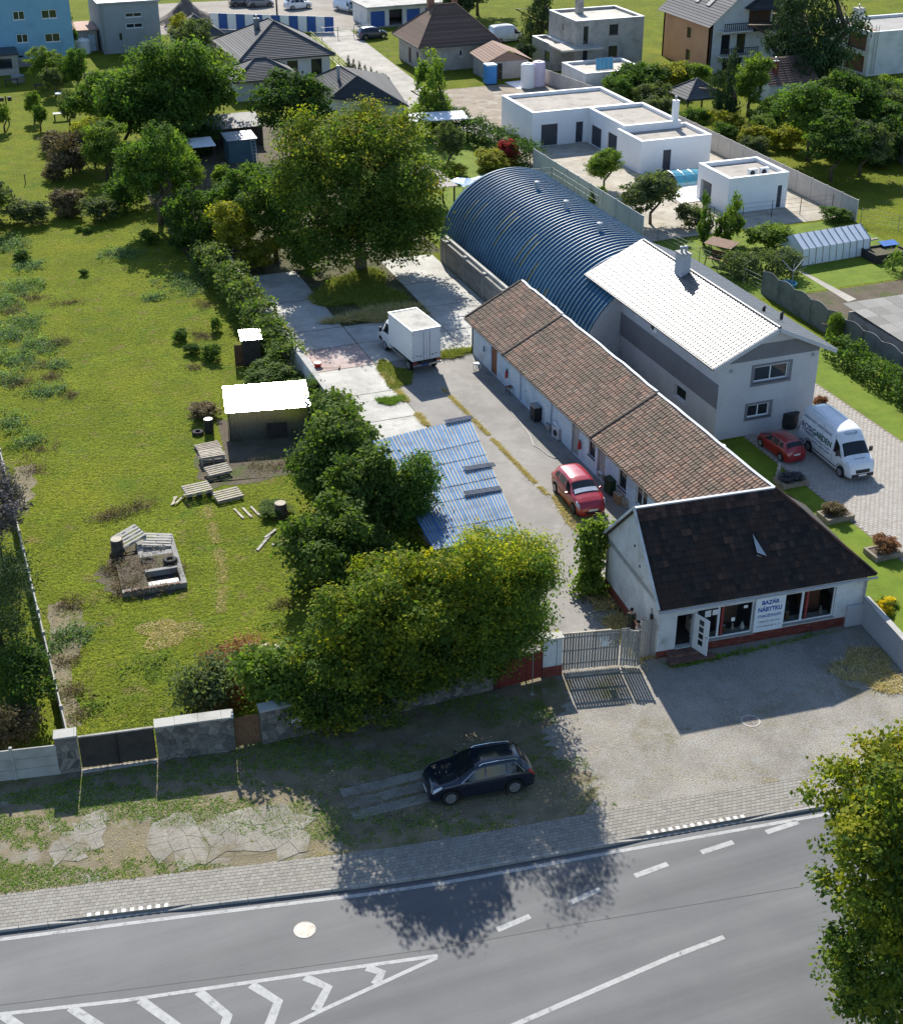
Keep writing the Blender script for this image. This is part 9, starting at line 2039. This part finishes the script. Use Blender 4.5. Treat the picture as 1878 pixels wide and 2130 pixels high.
t = thing('timber_beam', 'long pale beams laid across the greenhouse end', 'beam', (*(68.30, 92.70), 0.6), R(8)); k = MB(); k.box(0, 4.2, 0, 0.15, 0, 0.12); k.build('beam', pale_wood, t); k = MB(); k.box(0.3, 3.8, 0.3, 0.42, 0, 0.12); k.build('beam', pale_wood, t)
sheet('garden_path', [(63.23, 90.74), (63.56, 90.40), (63.87, 83.71), (62.97, 83.48)], lane_mat, 0.008)
for i in range(3):
    hedge('vine_row', ('first', 'second', 'third')[i] + ' vine row of the right hand garden counted from the greenhouse', [(70.0 + i * 1.8, 88.5 - i * 2.4, 77.0 + i * 1.8, 79.5 - i * 2.4, 0.4, 1.3)], 2600, 0.22, LG['yellow' if i % 2 else 'light'], 70 + i, clump=0.22, per=18)
P_('garden_shrub', 'leafy climber on the dark scalloped fence', (57.4, 77.0), 2.4, 1.2, 'bush', 'light', 2, 'shrub')
t = thing('paddling_pool', 'small pale blue basin on the lawn by the scalloped fence', 'basin', (60.73, 88.01)); k = MB(); k.lathe([(0.6, 0), (0.65, 0.25), (0.55, 0.25), (0.5, 0.06)], 18); k.build('rim', pcm, t); k = MB(); k.lathe([(0.5, 0.08), (0.5, 0.1)], 18); k.build('water', pcm, t)

# ------------------------------------------------------------------ two people at the gate
skin_m = mat('skin', (0.42, 0.24, 0.17), 0.6, 0.06, 6, 30, 0); shirt_g = mat('dark_green_shirt', (0.025, 0.04, 0.022), 0.9, 0.1, 6, 40, 0.2); shirt_p = mat('pale_shirt', (0.40, 0.36, 0.32), 0.9, 0.08, 6, 40, 0.2); trousers = mat('dark_trousers', (0.03, 0.032, 0.04), 0.9, 0.1, 6, 40, 0.2); hair_m = mat('dark_hair', (0.02, 0.014, 0.010), 0.7, 0.15, 12, 60, 0.3); shoe_m = mat('shoe', (0.03, 0.03, 0.03), 0.6, 0.1, 6, 30, 0)
def person(label, xy, rz, shirt, h=1.76, phone=False):
    t = thing('person', label, 'person', (xy[0], xy[1], 0.0), rz)
    J = {}; V = []; E = []; Rr = []
    def v(n, p, r): J[n] = len(V); V.append(p); Rr.append(r); return J[n]
    def e(a, b): E.append((J[a], J[b]))
    v('pel', (0, 0, 0.93), (0.16, 0.115)); v('waist', (0, 0.01, 1.08), (0.15, 0.105)); v('chest', (0, 0.0, 1.28), (0.175, 0.12)); v('sh', (0, -0.01, 1.42), (0.13, 0.09)); v('neck', (0, 0.0, 1.50), (0.058, 0.06)); v('jaw', (0, 0.035, 1.57), (0.068, 0.075)); v('head', (0, 0.03, 1.655), (0.078, 0.098)); v('crown', (0, 0.015, 1.735), (0.06, 0.075))
    for a, b in (('pel', 'waist'), ('waist', 'chest'), ('chest', 'sh'), ('sh', 'neck'), ('neck', 'jaw'), ('jaw', 'head'), ('head', 'crown')): e(a, b)
    for s, q in ((1, 'r'), (-1, 'l')):
        v('hip' + q, (s * 0.10, 0, 0.86), (0.095, 0.095)); v('knee' + q, (s * 0.11, 0.02, 0.49), (0.062, 0.066)); v('ank' + q, (s * 0.12, -0.02, 0.09), (0.042, 0.045)); v('toe' + q, (s * 0.13, 0.14, 0.045), (0.042, 0.035))
        for a, b in (('pel', 'hip' + q), ('hip' + q, 'knee' + q), ('knee' + q, 'ank' + q), ('ank' + q, 'toe' + q)): e(a, b)
        v('shl' + q, (s * 0.19, -0.01, 1.40), (0.062, 0.062))
        if phone: el, wr, ha = (s * 0.25, 0.02, 1.14), (s * 0.10, 0.24, 1.22), (s * 0.055, 0.29, 1.26)
        else: el, wr, ha = (s * 0.25, -0.02, 1.12), (s * 0.25, 0.08, 0.90), (s * 0.24, 0.11, 0.82)
        v('elb' + q, el, (0.045, 0.045)); v('wri' + q, wr, (0.031, 0.033)); v('han' + q, ha, (0.036, 0.024))
        for a, b in (('sh', 'shl' + q), ('shl' + q, 'elb' + q), ('elb' + q, 'wri' + q), ('wri' + q, 'han' + q)): e(a, b)
        d = (Vector(ha) - Vector(wr)).normalized(); u = Vector((1, 0, 0)) if not phone else Vector((0, -0.4, 1)).normalized()
        for k_ in range(5):
            f = Vector(ha) + u * (k_ - 1.5) * 0.02 if k_ < 4 else Vector(ha) - d * 0.03 + u * 0.045 * (1 if phone else -s)
            L_ = (0.06, 0.07, 0.065, 0.05, 0.045)[k_]; dd = d if k_ < 4 else (d + u * 0.5 * (1 if phone else -s)).normalized()
            v('f%d%s' % (k_, q), tuple(f + dd * 0.03), (0.011, 0.011)); v('t%d%s' % (k_, q), tuple(f + dd * (0.03 + L_ * 0.6) + Vector((0, 0, -0.012))), (0.009, 0.009)); e('han' + q, 'f%d%s' % (k_, q)); e('f%d%s' % (k_, q), 't%d%s' % (k_, q))
    me = bpy.data.meshes.new('body_cage'); me.from_pydata(V, E, []); o = bpy.data.objects.new('tmp', me); COL.objects.link(o)
    sk = o.modifiers.new('skin', 'SKIN'); sk.use_smooth_shade = True
    for i, r in enumerate(Rr): me.skin_vertices[0].data[i].radius = r
    me.skin_vertices[0].data[0].use_root = True
    sb = o.modifiers.new('sub', 'SUBSURF'); sb.levels = 2; sb.render_levels = 2
    bpy.context.view_layer.update(); dgp = bpy.context.evaluated_depsgraph_get(); bm3 = bpy.data.meshes.new_from_object(o.evaluated_get(dgp)); bpy.data.objects.remove(o)
    bm3.name = 'body'; bm3.materials.clear()
    for m_ in (skin_m, shirt, trousers, shoe_m): bm3.materials.append(m_)
    for p in bm3.polygons:
        c = p.center; arm = abs(c.x) > 0.2 or (phone and c.y > 0.1 and c.z < 1.36)
        p.material_index = 3 if c.z < 0.10 else 2 if (c.z < 0.96 and not (arm and c.z > 0.7)) else 0 if c.z > 1.475 else (1 if (not arm or c.z > 1.24) and not (phone and c.y > 0.13) else 0); p.use_smooth = True
    put(bm3, 'body', t)
    # hair cap, nose, ears, eyes, mouth
    k = MB(); n = 12; rows_ = []
    for i in range(7):
        th = R(100) * i / 6
        for j in range(n): a = 2 * math.pi * j / n; f = 1.0 if math.sin(a) < 0.3 else (0.78 if i > 3 else 1.0); k.v.append((0.086 * math.sin(th * f) * math.cos(a), 0.012 + 0.104 * math.sin(th * f) * math.sin(a), 1.655 + 0.112 * math.cos(th * f)))
    for i in range(6):
        for j in range(n): k.f.append((i * n + j, i * n + (j + 1) % n, (i + 1) * n + (j + 1) % n, (i + 1) * n + j)); k.m.append(0); k.t.append(0.5)
    k.build('hair', hair_m, t, smooth=True)
    k = MB(); k.tube([(0, 0.125, 1.665), (0, 0.15, 1.63), (0, 0.13, 1.62)], [0.01, 0.017, 0.012], 6); k.build('nose', skin_m, t, smooth=True)
    for s in (1, -1):
        k = MB(); k.lathe([(0.008, -0.03), (0.018, -0.01), (0.02, 0.015), (0.01, 0.03)], 8, (s * 0.086, 0.025, 1.645)); k.build('ear', skin_m, t, smooth=True); k = MB(); k.lathe([(0.003, -0.01), (0.012, 0), (0.003, 0.01)], 8, (s * 0.032, 0.118, 1.665)); k.build('eye', plastic_black, t)
    k = MB(); k.box(-0.025, 0.025, 0.108, 0.116, 1.585, 1.593); k.build('mouth', mat('lips', (0.30, 0.12, 0.10), 0.6, 0.05, 5, 20, 0), t)
    t.scale = (h / 1.76,) * 3
    return t
p1 = person('man in dark green shirt looking at a phone beside the shop gable', (27.72, 49.5), R(-70), shirt_g, 1.78, True)
ph = thing('phone', 'dark phone held by the man in the green shirt', 'phone', (27.72 + 0.31 * math.cos(R(20)), 49.5 + 0.31 * math.sin(R(20)), 1.29), R(-70)); k = MB(); k.box(-0.038, 0.038, -0.006, 0.004, -0.075, 0.075); k.build('case', plastic_black, ph); k = MB(); k.box(-0.034, 0.034, -0.009, -0.0065, -0.07, 0.07); k.build('screen', pane, ph)
p2 = person('dark haired person in pale shirt standing between the yard gate leaves', (27.58, 48.55), R(70), shirt_p, 1.72)
for i, (vx, vy) in enumerate(((1, 2),)): pass
# pale sacks on the brush heap
for i, (xy, s) in enumerate((((10.89, 55.17), 1.0), ((11.54, 54.83), 0.8), ((11.98, 54.51), 0.9))):
    t = thing('sack', ('leftmost', 'middle', 'rightmost')[i] + ' pale sack on top of the brown brushwood', 'sack', (xy[0], xy[1], 0.0), 0.4 * i); k = MB(); k.lathe([(0.02, 0), (0.22, 0.05), (0.27, 0.16), (0.2, 0.27), (0.03, 0.3)], 10); o = k.build('bag', pale_wood, t, smooth=True); o.scale = (1.4 * s, 0.8 * s, 0.9 * s); k = MB(); k.bar((0.33 * s, 0, 0.14), (0.42 * s, 0.03, 0.16), 0.06); k.build('knot', pale_wood, t)

tag(blades(5000, line_s([(12.07, 69.30), (11.70, 65.75), (11.34, 62.21), (10.34, 58.56)], 0.16, 0.0, -1.0, 1), 0.01, 0.04, 0.025, 'drygrass', 'worn_path', 56), 'faint dry trodden path down the meadow below the pallets', 'path', kind='stuff')
